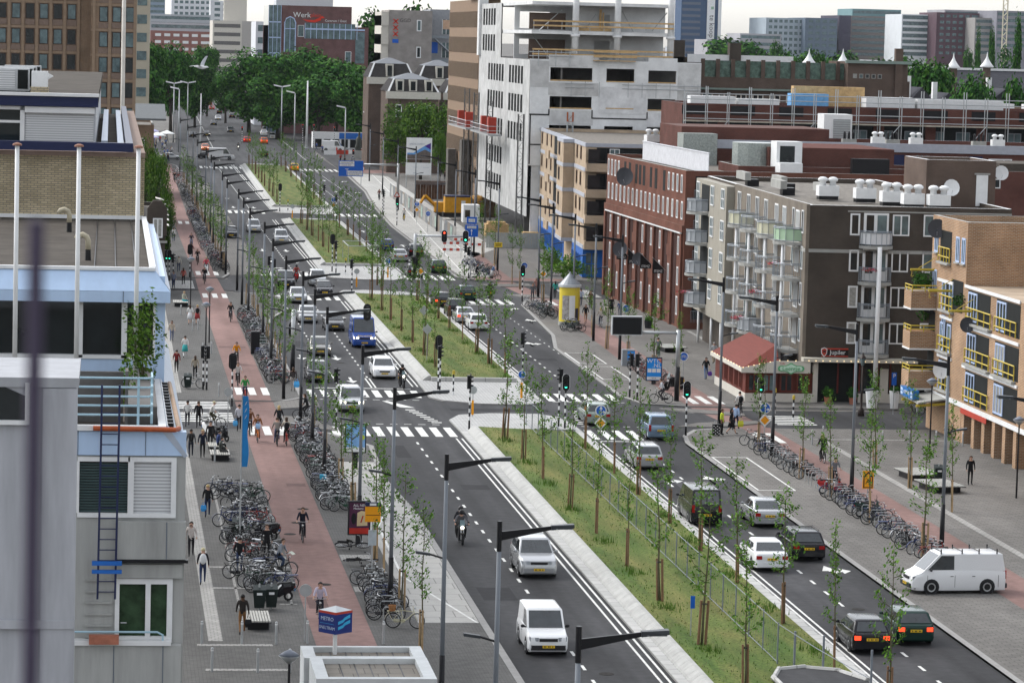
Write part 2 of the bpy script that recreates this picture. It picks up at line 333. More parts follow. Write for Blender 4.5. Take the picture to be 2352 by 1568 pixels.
for y0,y1,a0,a1,b0,b1 in MED[:3]:
    for i in range(int(48*(min(y1,330)-max(y0,125))) if y1 > 125 and y0 < 330 else 1500):
        y = rr.uniform(max(y0,125),y1);x = rr.uniform(24.5,30.9) if rr.random() < .6 else rr.choice((25.5,28.05,30.35,24.6))+rr.gauss(0,.22)
        if not 24.45 < x < 30.9: continue
        z = gz(x,y);h = rr.uniform(.05,.12)*(1.6 if rr.random() < .12 else 1);a = rr.uniform(0,3.14);w = rr.uniform(.015,.035)
        b.face([(x-w*math.cos(a),y-w*math.sin(a),z-.01),(x+w*math.cos(a),y+w*math.sin(a),z-.01),(x+rr.uniform(-.06,.06),y+rr.uniform(-.06,.06),z+h)],0 if rr.random() < .6 else 1)
for y0,y1,xs in ((125,213,9),(245,323,8)):
    for k in range(xs+1):
        for row in (25.5,30.35):
            cy = y0+10*k+rr.uniform(-1,1)
            for i in range(60):
                x,y = row+rr.gauss(0,.3),cy+rr.gauss(0,.5)
                if y > y1-.1: continue
                z = gz(x,y);a = rr.uniform(0,3.14)
                b.face([(x-.03*math.cos(a),y-.03*math.sin(a),z-.01),(x+.03*math.cos(a),y+.03*math.sin(a),z-.01),(x+rr.uniform(-.1,.1),y+rr.uniform(-.1,.1),z+rr.uniform(.15,.4))],0)
o = b.build('grass',[mat('grass_fresh',(.085,.16,.025),.9,var=.3,spec=.1),mat('grass_dry',(.19,.19,.08),.9,var=.3,spec=.1)]);o['kind'] = 'stuff';tag(o,'short grass and taller tufts growing on the median lawns','grass')
def rects(name,L_,z=.007,m=None):
    b = MB()
    for q in L_: b.face([(p[0],p[1],0) for p in q])
    return structure(b.build(name,m or paint,loc=(0,0,z)))
def rc(x0,x1,y0,y1): return [(x0,y0),(x1,y0),(x1,y1),(x0,y1)]
def zebra(xs,y0,y1,w=.5,pitch=None,z=.007):
    n = int((xs[1]-xs[0])/.95)+1
    rects('zebra_crossing',[rc(xs[0]+.95*i,xs[0]+.95*i+w,y0,y1) for i in range(n)],z)
zebra((14.8,22.8),210.8,215.8);zebra((14.6,22.7),233.6,238.2);zebra((31.8,37),210.2,215.2);zebra((31.8,36.9),232.4,237.4)
zebra((16.6,22.9),319,324.3);zebra((16.4,22.6),350,355.6);zebra((31.7,39.8),317.5,323.4);zebra((31.9,37.4),348,354.2)
zebra((17.2,22.6),470.3,477);zebra((32.3,38),467.5,473.5);zebra((17.2,25.5),622.5,631.5);zebra((34.2,43),618.5,628.5)
zebra((9.3,11.7),209.8,214.5,.5,z=PZ+.012);zebra((9.3,11.7),233.2,238,.5,z=PZ+.012);zebra((42.9,44.5),208.6,213.8,.5,z=PZ+.012);zebra((42.1,44.2),231,236,.5,z=PZ+.012)
zebra((9.3,11.6),318.5,323.5,.5,z=PZ+.012);zebra((9.4,11.4),348,353.5,.5,z=PZ+.012);zebra((9.4,11.2),440,446,.5,z=PZ+.012);zebra((42.5,44.3),316,321,.5,z=PZ+.012)
for x0,x1,y0,y1 in ((5,8.6,217.6,222.8),(5,8.6,225.2,229),(46,48.8,219.6,224.4),(46.2,48.6,212.6,215.6),(5.2,8.8,331,341),(46.5,50,328,337)):
    n = int((y1-y0)/.95);rects('zebra_crossing',[rc(x0,x1,y0+.95*i,y0+.95*i+.45) for i in range(n+1)])
Lm = []
for x in (22.65,23.02): Lm += [rc(x,x+.11,30,210),rc(x,x+.11,241,318),rc(x,x+.11,357,455),rc(x+1,x+1.11,480,640)]
for x in (31.68,32.0): Lm += [rc(x,x+.11,30,209.5),rc(x,x+.11,250,316),rc(x+.2,x+.31,356,455),rc(x+.9,x+1.05,478,620)]
Lm += [rc(15,22.4,239.3,239.6),rc(32,34.8,209.2,209.45),rc(16.9,22.6,325.2,325.5),rc(17,22.4,356.6,356.9),rc(32,39.6,316.4,316.7),rc(32.2,37.4,466,466.4),rc(17.4,22.6,478.4,478.8)]
Lm += [rc(19.5,19.62,240,246.5),rc(19.8,19.92,240,246.5),rc(17.1,17.22,240,250)]
for y in [30+3.1*i for i in range(58)]: Lm += [rc(19.85,19.99,y,y+1.05),rc(34.3,34.44,y,y+1.05)]
for y in [247+3.0*i for i in range(23)]: Lm += [rc(19.7,19.84,y,y+1),rc(34.6,34.74,y,y+.9)]
for y in [250+3.0*i for i in range(15)]: Lm += [rc(17.05,17.17,y,y+1),rc(37.35,37.46,y+18,y+18.7)]
for y in [358+3.2*i for i in range(34)]: Lm += [rc(20.1,20.24,y,y+1.3),rc(34.8,34.94,y,y+1.3)]
for y in [482+3.4*i for i in range(42)]: Lm += [rc(20.6,20.76,y,y+1.5),rc(35.8,35.95,y,y+1.5),rc(38.8,38.95,y,y+1.5)]
for y in [660+5*i for i in range(80)]: Lm += [rc(22+.012*(y-660),22.2+.012*(y-660),y,y+2.4),rc(40+.01*(y-660),40.2+.01*(y-660),y,y+2.4)]
for y in (217.3,231.9):
    for x in [15.2+.95*i for i in range(8)]: Lm += [rc(x,x+.5,y,y+.18)]
    for x in [32+.95*i for i in range(6)]: Lm += [rc(x,x+.5,y,y+.18)]
for k in range(8): Lm += [rc(20.8+.16*k,21.5+.16*k,218.4+1.05*(7-k),218.8+1.05*(7-k)),rc(31.9+.1*k,32.7+.1*k,218.6+1.05*k,219+1.05*k)]
Lm += [[(19.6,231.3),(20,231.3),(21.6,227.2),(20.6,227.4)]]
rects('lane_marking',Lm)
Lp = []
for x0,x1,y0,y1 in ((37.9,40.15,247,257),(37.9,40.2,186,201),(37.8,40.1,259,268)):
    Lp += [rc(x0,x0+.12,y0,y1),rc(x1-.12,x1,y0,y1),rc(x0+.12,x1-.12,y0,y0+.16),rc(x0+.12,x1-.12,y1-.16,y1)]
for a,c in (((16.55,142.6),(14.3,155)),((14.3,155),(14.45,171)),((14.45,171),(15.9,180)),((38.9,356),(41.6,427)),((41.6,427),(45.6,520)),((45.6,520),(48.6,606)),((41.8,362),(44,427)),((44,427),(47.6,520)),((47.6,520),(50.4,604))):
    Lp += [[(a[0]-.06,a[1]),(a[0]+.06,a[1]),(c[0]+.06,c[1]),(c[0]-.06,c[1])]]
rects('pavement_marking',Lp,PZ+.014)
def arrow(x,y,up=True,kind='s'):
    s_ = 1 if up else -1;T = lambda pts: [(x+p[0]*s_,y+p[1]*s_) for p in pts]
    out = []
    if 's' in kind: out += [T([(-.1,-2),(.1,-2),(.1,.4),(-.1,.4)]),T([(-.42,.4),(.42,.4),(0,2)])]
    if 'r' in kind: out += [T([(-.1,-2),(.1,-2),(.1,-.4),(-.1,.2)]),T([(.1,-.4),(.55,.2),(.55,.65),(-.1,.2)]),T([(.55,-.4),(.55,1.2),(1.05,.45)])]
    if 'l' in kind: out += [T([(.1,-2),(-.1,-2),(-.1,-.4),(.1,.2)]),T([(-.1,-.4),(-.55,.2),(-.55,.65),(.1,.2)]),T([(-.55,-.4),(-.55,1.2),(-1.05,.45)])]
    return out
La = []
for x,y,up,k in ((15.6,262,0,'s'),(18.4,262,0,'s'),(21.2,264,0,'s'),(18.4,245,0,'s'),(33.2,190,1,'r'),(36,191,1,'sr'),(36,157.5,1,'sr'),(21.3,372,0,'s'),(18.6,373,0,'s'),(21.2,391,0,'s'),(18.4,391,0,'s'),(18.4,362,0,'l'),(38.9,299,1,'sr'),(36,276,1,'sr'),(38.6,312,1,'r'),
                    (33.4,404,1,'l'),(36.4,404,1,'s'),(33.6,432,1,'s'),(36.6,430,1,'s'),(34.4,540,1,'l'),(37.4,540,1,'s'),(40.4,538,1,'r'),(34.8,580,1,'l'),(38,580,1,'s'),(41,578,1,'r'),(18.4,486,0,'s'),(21.4,486,0,'s'),(18.4,512,0,'s'),(21.6,512,0,'s'),(20.9,300,0,'l')):
    La += arrow(x,y,up,k)
rects('lane_arrow',La,.009)
pm = ground_mat('asphalt_patch',(.030,.030,.032),(.040,.040,.042),blot=.14)
rects('road_patch',[rc(17.6,19.2,149,152.5),rc(20.6,22.2,186,188),rc(35.2,36.8,141.5,145),rc(32.4,33.6,182,190),rc(18,18.9,200,206),rc(33,36.5,262,264),rc(15.2,16.6,271,276),rc(24,31,225.6,227.2),rc(17.4,19,300,304)],.0045,pm);rects('path_patch',[rc(9.3,10.2,146,149),rc(10.4,11.5,186,187.2),rc(43,44.2,193,195),rc(9.2,11.4,268,269.5)],PZ+.0085,ground_mat('path_patch',(.13,.086,.078),(.15,.096,.088)))
mh = MB()
for x,y,z in ((20.7,131.5,.006),(34.9,147,.006),(36,231,.006),(10.4,152.5,.108),(10.2,172,.108),(18.5,258,.006),(10.8,177,.108),(9.6,168,.108)): mh.lathe([(.32,z),(.32,z+.006),(0.01,z+.008)],(x,y,0),12)
structure(mh.build('manhole_cover',mat('cast_iron',(.04,.038,.036),.9,var=.3,scale=8,spec=.05)))
def bldg(name,label,loc,rz,w,d,h,wm,rm=None,par=.4,cat='building',z0=0,rim=None):
    r = thing(name,label,cat,(loc[0],loc[1],0),rz);b = MB();e = .28
    o = [(0,0),(w,0),(w,d),(0,d)];i_ = [(e,e),(w-e,e),(w-e,d-e),(e,d-e)]
    for k in range(4):
        p,q,a,c = o[k],o[(k+1) % 4],i_[k],i_[(k+1) % 4]
        b.face([(*p,z0),(*q,z0),(*q,h),(*p,h)]);b.face([(*p,h),(*q,h),(*c,h),(*a,h)],1);b.face([(*a,h),(*c,h),(*c,h-par),(*a,h-par)])
    b.build('wall',[wm,rim or conc],r)
    MB().face([(x,y,h-par) for x,y in i_]).build('roof',rm or gravel,r)
    return r
WIN = {}
def wmesh(w,h,cols=1,rows=1,fm=white,gm=glass,ft=.07,sill=False,pr=.05):
    k = (w,h,cols,rows,fm.name,gm.name,ft,sill)
    if k in WIN: return WIN[k]
    b = MB()
    b.box(0,w,-pr,.02,0,ft,0);b.box(0,w,-pr,.02,h-ft,h,0)
    for i in range(cols+1):
        x = (w-ft)*i/cols;b.box(x,x+ft,-pr,.02,ft,h-ft,0)
    for j in range(1,rows):
        z = (h-ft)*j/rows
        for i in range(cols): b.box((w-ft)*i/cols+ft,(w-ft)*(i+1)/cols,-pr+.01,.02,z,z+ft*.8,0)
    b.face([(ft*.5,-.012,ft*.5),(w-ft*.5,-.012,ft*.5),(w-ft*.5,-.012,h-ft*.5),(ft*.5,-.012,h-ft*.5)],1)
    if sill: b.box(-.08,w+.08,-.16,.0,-.09,-.003,2)
    WIN[k] = b.mesh('window',[fm,gm,conc]);return WIN[k]
VAR = {};wr_ = random.Random(8)
def wvar(me):
    if me.materials[1].name != 'dark_glass' or wr_.random() > .45: return me
    k = (me.name,wr_.randrange(2))
    if k not in VAR: VAR[k] = me.copy();VAR[k].materials[1] = (glass2,curtain)[k[1]]
    return VAR[k]
def wins(root,me,pts,face='f',w=0,name='window',y=0.0):
    """f: front (y=0)  e: end wall at x=w, pts are (y,z)"""
    for p in pts:
        if face == 'f': link(name,wvar(me),root,(p[0],y,p[1]))
        else: link(name,wvar(me),root,(w,p[0],p[1]),R(90))
def grid(x0,dx,n,z0,dz,m): return [(x0+dx*i,z0+dz*j) for j in range(m) for i in range(n)]
PIECES = {'parapet_panel','roof_kit','pillar','corner_glass','orange_blind','glass_blocks','penthouse','white_door_box','opening','shop_door','red_panel','chimney','dark_annex','dark_recess','roof_cabin','brick_infill','roof_boxes','spandrel','openings','bar_front','upper_recess','loggia_front','bar_frame','recess','loggia','sill_ledge','gallery'}
def part(root,name,m,fn,smooth=False):
    b = MB();fn(b)
    if name not in PIECES: return b.build(name,m,root,smooth=smooth)
    k = 0;top = -1;cut = []
    for n_,f in enumerate(b.f):
        if min(f) > top and n_: cut.append(n_)
        top = max(top,max(f))
    for a,c in zip([0]+cut,cut+[len(b.f)]): k = min(min(f) for f in b.f[a:c]);e = max(max(f) for f in b.f[a:c])+1;q = MB();q.v = b.v[k:e];q.f = [tuple(i-k for i in f) for f in b.f[a:c]];q.m = b.m[a:c];o = q.build(name,m,root)
    return o
def holewall(b,x0,x1,z0,z1,holes,y0=0,th=.35,mi=0):
    xs = sorted({x0,x1,*[h[0] for h in holes],*[h[1] for h in holes]});zs = sorted({z0,z1,*[h[2] for h in holes],*[h[3] for h in holes]})
    for j in range(len(zs)-1):
        run = None
        for i in range(len(xs)):
            solid = i < len(xs)-1 and not any(h[0]-1e-6 <= xs[i] and xs[i+1] <= h[1]+1e-6 and h[2]-1e-6 <= zs[j] and zs[j+1] <= h[3]+1e-6 for h in holes)
            if solid and run is None: run = xs[i]
            if not solid and run is not None: b.box(run,xs[i],y0,y0+th,zs[j],zs[j+1],mi);run = None
b_red = brick('red_brick',(.165,.058,.038),(.13,.046,.031),(.15,.085,.065))
b_dark = brick('dark_brick',(.068,.054,.044),(.052,.042,.035),(.09,.078,.066))
b_orange = brick('orange_brick',(.38,.205,.10),(.27,.14,.068),(.40,.32,.24),.3,.1,.02)
b_yellow = brick('yellow_brick',(.60,.50,.33),(.43,.36,.23),(.27,.24,.19),.26,.085,.016)
b_beige = brick('beige_brick',(.45,.33,.215),(.40,.29,.19),(.44,.37,.29))
b_brown = brick('brown_brick',(.115,.078,.060),(.095,.064,.05),(.13,.105,.09));b_maroon = brick('maroon_brick',(.12,.042,.032),(.095,.034,.026),(.12,.07,.06))
b_tower = brick('tower_brick',(.235,.155,.098),(.20,.13,.083),(.25,.19,.14))
b_plum = brick('plum_brick',(.15,.073,.068),(.125,.062,.06),(.16,.10,.10))
b_grey = brick('grey_brick',(.29,.265,.245),(.26,.24,.22),(.30,.28,.27))
bluep = mat('blue_panel',(.46,.60,.80),.4,var=.07,scale=1.2,stretch=(1.5,1.5,.3))
bluerail = mat('blue_rail',(.36,.53,.62),.4,var=.05)
navy = mat('navy_paint',(.018,.025,.075),.4,var=.1)
panelg = mat('grey_panel',(.37,.375,.36),.85,var=.22,scale=1.1,stretch=(1.6,1.6,.16))
render_g = mat('grey_render',(.41,.42,.45),.9,var=.2,scale=1.0,stretch=(1.4,1.4,.18))
bandm = mat('pale_band',(.40,.42,.47),.7,var=.08)
wconc = mat('raw_concrete',(.70,.71,.71),.85,var=.16,scale=.45)
cream = mat('cream_render',(.58,.55,.49),.8,var=.06)
timber = mat('timber',(.52,.35,.17),.8,var=.25,scale=2)
rust = mat('rust_steel',(.12,.065,.04),.85,.2,var=.35,scale=.6)
redp = mat('red_paint',(.42,.05,.03),.5,var=.08)
yellowp = mat('yellow_paint',(.50,.38,.05),.5,var=.08)
cobalt = mat('cobalt_paint',(.02,.13,.46),.45,var=.1)
signblue = mat('sign_blue',(.012,.11,.50),.4,var=0)
amber = mat('amber_sign',(.80,.33,.01),.45,var=0)
blind = mat('blind_slats',(.60,.61,.62),.6,var=0)
_t = blind.node_tree;_w = _t.nodes.new('ShaderNodeTexWave');_w.bands_direction = 'Z';_w.inputs['Scale'].default_value = 3.4;_g = _t.nodes.new('ShaderNodeNewGeometry');_m = _t.nodes.new('ShaderNodeMix');_m.data_type = 'RGBA'
_m.inputs[6].default_value = (.36,.37,.38,1);_m.inputs[7].default_value = (.70,.71,.72,1)
_t.links.new(_g.outputs['Position'],_w.inputs['Vector']);_t.links.new(_w.outputs[1],_m.inputs[0]);_t.links.new(_m.outputs[2],_t.nodes['Principled BSDF'].inputs['Base Color'])
r = thing('terraced_office','stepped office block clad in pale blue panels with roof terraces and flagpoles beside it','office building',(0,88,0))
def f(b):
    holewall(b,-9,2.05,0,14.53,[(-.85,1.75,12.93,14.5),(.25,1.6,9.2,11.2)],0,.3)
    b.box(-9,2.05,.3,12,0,12.5);b.box(-9,2.05,.31,12,12.5,14.5)
part(r,'wall',panelg,f)
part(r,'blue_fascia',bluep,lambda b: b.box(-9,2.05,-.04,.4,14.55,15.2))
part(r,'terrace_floor',bitumen,lambda b: b.face([(-9,-.06,15.21),(1.55,-.06,15.21),(1.55,12,15.21),(-9,12,15.21)]));part(r,'coping',white,lambda b: (b.box(-9,1.5,-.12,.12,15.22,15.36),b.box(1.3,1.55,.12,12,15.22,15.36)))
part(r,'side_cladding',mat('zinc_cladding',(.42,.47,.55),.45,.4,var=.08),lambda b: [b.hull([(1.52,y,15.38),(2.1,y,14.55),(2.0,y,14.5),(1.4,y,15.2)],[(1.52,y+.76,15.38),(2.1,y+.76,14.55),(2.0,y+.76,14.5),(1.4,y+.76,15.2)]) for y in [-.05+.79*i for i in range(40)]])
part(r,'panel_seam',mat('seam_grey',(.12,.15,.2),.8),lambda b: [b.box(x,x+.018,y0,y0+.03,z0,z1) for x,y0,z0,z1 in ((.95,-.055,14.56,15.2),(-.86,-.055,14.56,15.2),(-1.0,11.53,17.73,18.05),(.35,11.53,17.73,18.05),(.2,-.235,11.76,12.77),(1.55,-.235,11.76,12.77),(.18,-.315,8.0,9.4),(1.5,-.315,8.0,9.4))])
part(r,'snow_guard',black,lambda b: [b.box(1.55,1.72,y,y+.22,15.2,15.36) for y in [.6+.79*i for i in range(14)]])
part(r,'orange_pipe',mat('orange_pipe',(.40,.09,.03),.5,var=.25,scale=3),lambda b: b.tube([(-.45,-.22,15.3),(1.75,-.22,15.28),(1.85,.1,15.28)],.07,7))
part(r,'brown_pipe',mat('brown_pipe',(.36,.25,.17),.6,var=.2,scale=3),lambda b: b.tube([(1.85,.1,15.28),(1.80,12,15.22)],.07,7))
def f(b):
    b.box(-.85,.55,-.05,.06,14.38,14.5);b.box(-.85,1.8,-.05,.06,12.86,12.98);b.box(-.92,-.80,-.05,.06,12.98,14.38);b.box(.50,.66,-.05,.06,12.98,14.5);b.box(1.66,1.80,-.05,.06,12.98,14.38);b.box(.66,1.8,-.05,.06,14.38,14.5)
part(r,'window_frame',white,f)
part(r,'window_blind',mat('dark_blind',(.05,.085,.085),.5,var=.1),lambda b: [b.box(-.8,.5,.05,.09,13.0+.075*i,13.045+.075*i) for i in range(18)])
part(r,'window_blind',blind,lambda b: b.box(.66,1.66,.05,.09,12.98,14.38))
part(r,'window_pane',glass,lambda b: b.box(-.8,.5,.12,.2,12.9,14.4))
part(r,'parapet_panel',panelg,lambda b: (b.box(.25,2.08,-.22,-.003,11.75,12.78),b.box(-.9,2.0,-.30,-.003,8.0,9.42),b.box(.2,2.0,-.12,-.003,11.22,11.6)))
part(r,'drip_edge',black,lambda b: b.box(.2,2.15,-.26,-.003,11.66,11.74))
dr = part(r,'terrace_door',white,lambda b: (b.box(.2,.32,-.06,.05,9.45,11.2),b.box(1.02,1.16,-.06,.05,9.45,11.05),b.box(1.6,1.75,-.06,.05,9.45,11.2),b.box(.32,1.6,-.06,.05,11.05,11.2),b.box(.32,1.02,-.06,.05,9.45,9.62),b.box(1.16,1.6,-.06,.05,9.45,9.62)))
MB().box(.3,1.62,.06,.1,9.5,11.15).build('door_pane',mat('door_glass',(.03,.06,.03),.12,var=.7,scale=1.5),dr);MB().tube([(.36,-.1,10.0),(.52,-.1,10.0)],.018,5).build('handle',galv,dr)
part(r,'coping',white,lambda b: b.box(-.95,1.72,-.36,.0,9.42,9.55))
part(r,'handrail',bluerail,lambda b: b.tube([(-.9,-.28,9.78),(1.35,-.28,9.78),(1.5,-.28,9.7),(1.5,-.28,9.5)],.03,6))
part(r,'wall_ribs',panelg,lambda b: [b.box(-.6,.12,-.05,-.002,11.12-.31*i,11.18-.31*i) for i in range(9)])
def f(b):
    for z in (15.62,15.87,16.12,16.37,16.62): b.tube([(-9,.2,z),(1.0,.2,z),(1.12,.35,z),(1.12,1.6,z)],.032,6)
    for x,y in ((.75,.2),(1.12,.9),(-1.5,.2),(-4,.2)): b.tube([(x,y,15.3),(x,y,16.64)],.04,6)
part(r,'terrace_railing',bluerail,f)
def f(b):
    b.box(-5,.35,2.0,2.1,15.2,16.6);b.box(.4,.48,1.2,2.1,15.2,16.7);b.box(.48,1.28,1.5,11.5,15.2,15.7)
part(r,'planter_screen',mat('weathered_boards',(.12,.115,.11),.9,var=.2),f)
part(r,'upper_wall',bluep,lambda b: (b.box(-9,1.62,12,39,17.7,18.5),b.box(1.34,1.64,12,39,15.2,17.7),b.box(-9,1.34,12.02,12.2,15.2,15.98)))
part(r,'blue_fascia',bluep,lambda b: b.extx([(11.9,18.05),(11.55,18.05),(11.55,17.72),(12.0,17.72)],-9,1.78));part(r,'blue_fascia',bluep,lambda b: b.hull([(-9,11.55,18.06),(1.78,11.55,18.06),(1.33,12.0,18.66),(-9,12.0,18.66)],[(-9,11.9,18.06),(1.7,11.9,18.06),(1.3,12.1,18.6),(-9,12.1,18.6)]))
part(r,'side_cladding',MATS['zinc_cladding'],lambda b: [b.hull([(1.33,y,18.66),(1.80,y,18.05),(1.7,y,18.0),(1.2,y,18.6)],[(1.33,y+1.1,18.66),(1.80,y+1.1,18.05),(1.7,y+1.1,18.0),(1.2,y+1.1,18.6)]) for y in [12+1.12*i for i in range(24)]])
part(r,'coping',white,lambda b: (b.box(-9,1.32,11.95,12.15,18.66,18.76),b.box(1.15,1.33,12.15,39,18.66,18.78)))
part(r,'flat_roof',bitumen,lambda b: b.face([(-9,12.1,18.62),(1.2,12.1,18.62),(1.2,39,18.62),(-9,39,18.62)]))
part(r,'roof_seams',black,lambda b: [b.box(x,x+.03,12.3,38.8,18.63,18.66) for x in (-.55,.1,.72)])
def f(b):
    for x in (-4.2,-1.02,.32): b.box(x,x+.17,11.98,12.3,15.98,17.7)
    b.box(-9,1.34,11.98,12.3,15.95,16.06);b.box(1.28,1.345,11.98,12.3,16.06,17.7)
part(r,'window_frame',white,f)
part(r,'window_pane',glass,lambda b: b.face([(-9,12.25,16),(1.34,12.25,16),(1.34,12.25,17.7),(-9,12.25,17.7)]))
def f(b):
    b.box(-9,1.1,39,39.4,18.6,21.06);b.box(.86,1.24,39.4,105,18.6,21.06);b.box(-9,1.1,39.4,39.42,18,21.0)
part(r,'brick_storey',b_yellow,f)
part(r,'coping',mat('brown_coping',(.30,.22,.18),.8,var=.15),lambda b: (b.box(-9,1.26,38.9,39.5,21.06,21.24),b.box(.84,1.26,39.5,105,21.06,21.2)))
part(r,'flashing',white,lambda b: b.box(-9,1.2,38.85,38.99,18.66,18.80))
def f(b):
    b.box(-9,.78,38.2,38.6,21.28,21.62);b.box(.5,.78,38.6,100,21.36,21.58)
part(r,'canopy_beam',navy,f)
part(r,'roof_duct',MATS['zinc_cladding'],lambda b: (b.box(-.45,-.2,44,95,21,21.5),b.box(.2,.45,42,98,21.05,21.4)))
part(r,'terrace_floor',bitumen,lambda b: b.face([(-9,39.5,21.0),(.86,39.5,21.0),(.86,105,21.0),(-9,105,21.0)]))
part(r,'penthouse_wall',mat('pale_cladding',(.55,.57,.60),.5,var=.05),lambda b: b.box(-9,-.68,42,112,20.9,22.86))
part(r,'navy_fascia',navy,lambda b: b.box(-9,-.58,41.6,42.1,22.88,23.28))
part(r,'coping',white,lambda b: b.box(-9,-.55,41.5,42.0,23.28,23.40))
part(r,'penthouse_roof',bitumen,lambda b: b.box(-9,-.6,42.0,114,22.88,23.30))
part(r,'roller_blind',blind,lambda b: b.box(-3.42,-.76,41.86,41.99,21.0,22.62));part(r,'blind_box',white,lambda b: b.box(-3.44,-.72,41.7,41.98,22.62,22.86))
part(r,'window_pane',glass,lambda b: b.box(-9,-3.6,41.9,41.98,21.0,22.7));part(r,'window_frame',white,lambda b: (b.box(-3.62,-3.44,41.8,41.99,20.9,22.7),b.box(-9,-3.62,41.8,41.99,22.2,22.3),b.box(-9,-3.62,41.8,41.99,22.72,22.86)))
r.location = (.13,88,0)
for i,(x,zt,lb) in enumerate(((-2.68,22.5,'white flagpole at the left edge of the blue terrace'),(-.88,22.5,'white flagpole standing in the middle of the blue terrace'),(.86,22.5,'white flagpole with brown cap at the terrace corner by the shrub'))):
    fp = thing('flagpole',lb,'flagpole',(x,97,15.2),group='flagpoles on the blue office terrace')
    MB().tube([(0,0,0),(0,0,zt-15.2)],[.075,.065],10).build('pole',white,fp,smooth=True);MB().lathe([(.14,0),(.13,.05),(.03,.09)],(0,0,zt-15.2),10).build('cap',mat('brown_cap',(.25,.12,.08),.6),fp)
    MB().box(-.12,.12,-.12,.12,0,.06).build('base_plate',galv,fp)
tp = thing('flagpole','tall slim white pole rising behind the yellow brick block in front of the brown tower','flagpole',(.78,205,0));MB().tube([(0,0,0),(0,0,33)],[.14,.12],8).build('pole',mat('off_white',(.55,.52,.47),.5),tp,smooth=True);MB().lathe([(.3,12),(.3,12.2),(.14,12.3)],(0,0,0),8).build('collar',white,tp)
lt = thing('steel_ladder','long dark blue steel ladder hanging down the grey panelled office front','ladder',(0,87.55,0))
MB().tube([(-.1,0,16.5),(-.1,0,15.4),(-.14,.02,10.7)],.03,5).build('rail',navy,lt);MB().tube([(.37,0,16.5),(.37,0,15.4),(.33,.02,10.7)],.03,5).build('rail',navy,lt)
for i in range(18): MB().tube([(-.12,.01,10.9+.285*i),(.35,.01,10.9+.285*i)],.016,5).build('rung',navy,lt)
MB().box(-.3,.5,-.04,.06,11.62,11.74).build('foot_board',cobalt,lt);MB().box(-.3,.5,-.04,.06,11.4,11.5).build('foot_board',cobalt,lt)
tag(MB().box(-.35,.45,87.45,87.7,9.48,9.72).build('planter_box',mat('terracotta',(.36,.14,.09),.8,var=.2,scale=4)),'rust coloured planter box on the office balcony handrail','planter')
for u,v,lb in ((159,533,'curved pale goose-neck vent pipe, the farther one on the flat roof'),(202,598,'curved pale goose-neck vent pipe, the nearer one on the flat roof')):
    x,y = G(u,v,18.62);t = thing('vent_pipe',lb,'vent pipe',(x,y,18.62),group='goose-neck vents on the flat roof')
    MB().lathe([(.1,0),(.09,.35)],(0,0,0),8).build('sleeve',black,t);MB().tube([(0,0,.3),(0,0,.62),(-.05,0,.75),(-.18,0,.82),(-.32,0,.78),(-.38,0,.68)],.09,8).build('pipe',mat('pale_pvc',(.42,.38,.28),.6),t,smooth=True)
for i,(x,y,w_) in enumerate(((-3.75,131.6,.9),(-3.65,134.5,1.0),(-3.6,138,1.1),(-3.5,142,1.2))):
    t = thing('air_conditioner',['grey rooftop air conditioner nearest the penthouse edge','grey rooftop air conditioner, second from the penthouse edge','grey rooftop air conditioner, third from the penthouse edge','grey rooftop air conditioner farthest from the penthouse edge'][i],'air conditioner',(x,y,23.3),group='air conditioners on the penthouse roof')
    MB().box(-1,.55,0,.8,.12,1.0).build('casing',mat('ac_grey',(.50,.52,.53),.5,var=.1),t);MB().box(-.95,.0,-.03,-.002,.2,.95).build('grille',blind,t);MB().box(.1,.5,-.03,-.002,.2,.95).build('fan_panel',dark,t);MB().box(-.9,.5,.1,.7,0,.12).build('feet',black,t)
t = thing('vent_cabinet','white square vent cabinet on a yellow brick base on the penthouse roof','vent',(-3.1,131.2,23.3));MB().box(0,.64,0,.6,.3,.92).build('cabinet',white,t);MB().box(-.03,.67,-.03,.63,0,.3).build('base',b_yellow,t);MB().hull([(.64,.1,.6),(.64,.5,.6),(.64,.5,.85),(.64,.1,.85)],[(.85,.25,.72),(.85,.35,.72),(.85,.35,.75),(.85,.25,.75)]).build('hood',white,t)
r = thing('stair_tower','plain grey rendered tower wall at the left edge in front of the blue office','building',(.2,74,0))
part(r,'wall',render_g,lambda b: b.box(-6,-.86,0,4.4,0,17.9));part(r,'coping',mat('pale_coping',(.36,.37,.39),.8,var=.1),lambda b: b.box(-6,-.80,-.06,4.4,17.9,18.12))
part(r,'pilaster',render_g,lambda b: (b.box(-1.6,-.83,-.10,0,0,17.88),b.box(-6,-.84,-.13,0,12.4,12.6)))
wf = part(r,'window_frame',white,lambda b: (b.hull([(-3.6,-.12,17.05),(-2.0,-.12,17.05),(-2.0,-.12,17.15),(-3.6,-.12,17.15)],[(-3.6,.0,17.05),(-2.0,.0,17.05),(-2.0,.0,17.15),(-3.6,.0,17.15)]),b.box(-2.0,-1.9,-.12,0,17.05,18.0)))
MB().face([(-3.6,-.02,17.15),(-2.0,-.02,17.15),(-2.0,-.02,17.7),(-3.6,-.02,18.4)]).build('window_pane',glass,wf)
tag(MB().tube([(-.0545,2.45,20),(-.0530,2.45,25.857)],.0062,8).build('railing_post',mat('plum_metal',(.05,.04,.07),.5)),'dark thin metal post right in front of the lens, out of focus','post')
r = bldg('tower_block','tall brown brick office tower with small square windows behind the flat roofs',(-2.6,430),0,5.9,25,46,b_tower)
part(r,'wing',b_tower,lambda b: b.box(-16,-.02,3,25,0,46))
w2 = wmesh(1.15,2.0,1,1,mat('bronze_frame',(.045,.03,.025),.5),glass2,.1)
w3 = wmesh(1.15,2.0,1,1,MATS['bronze_frame'],glass,.1)
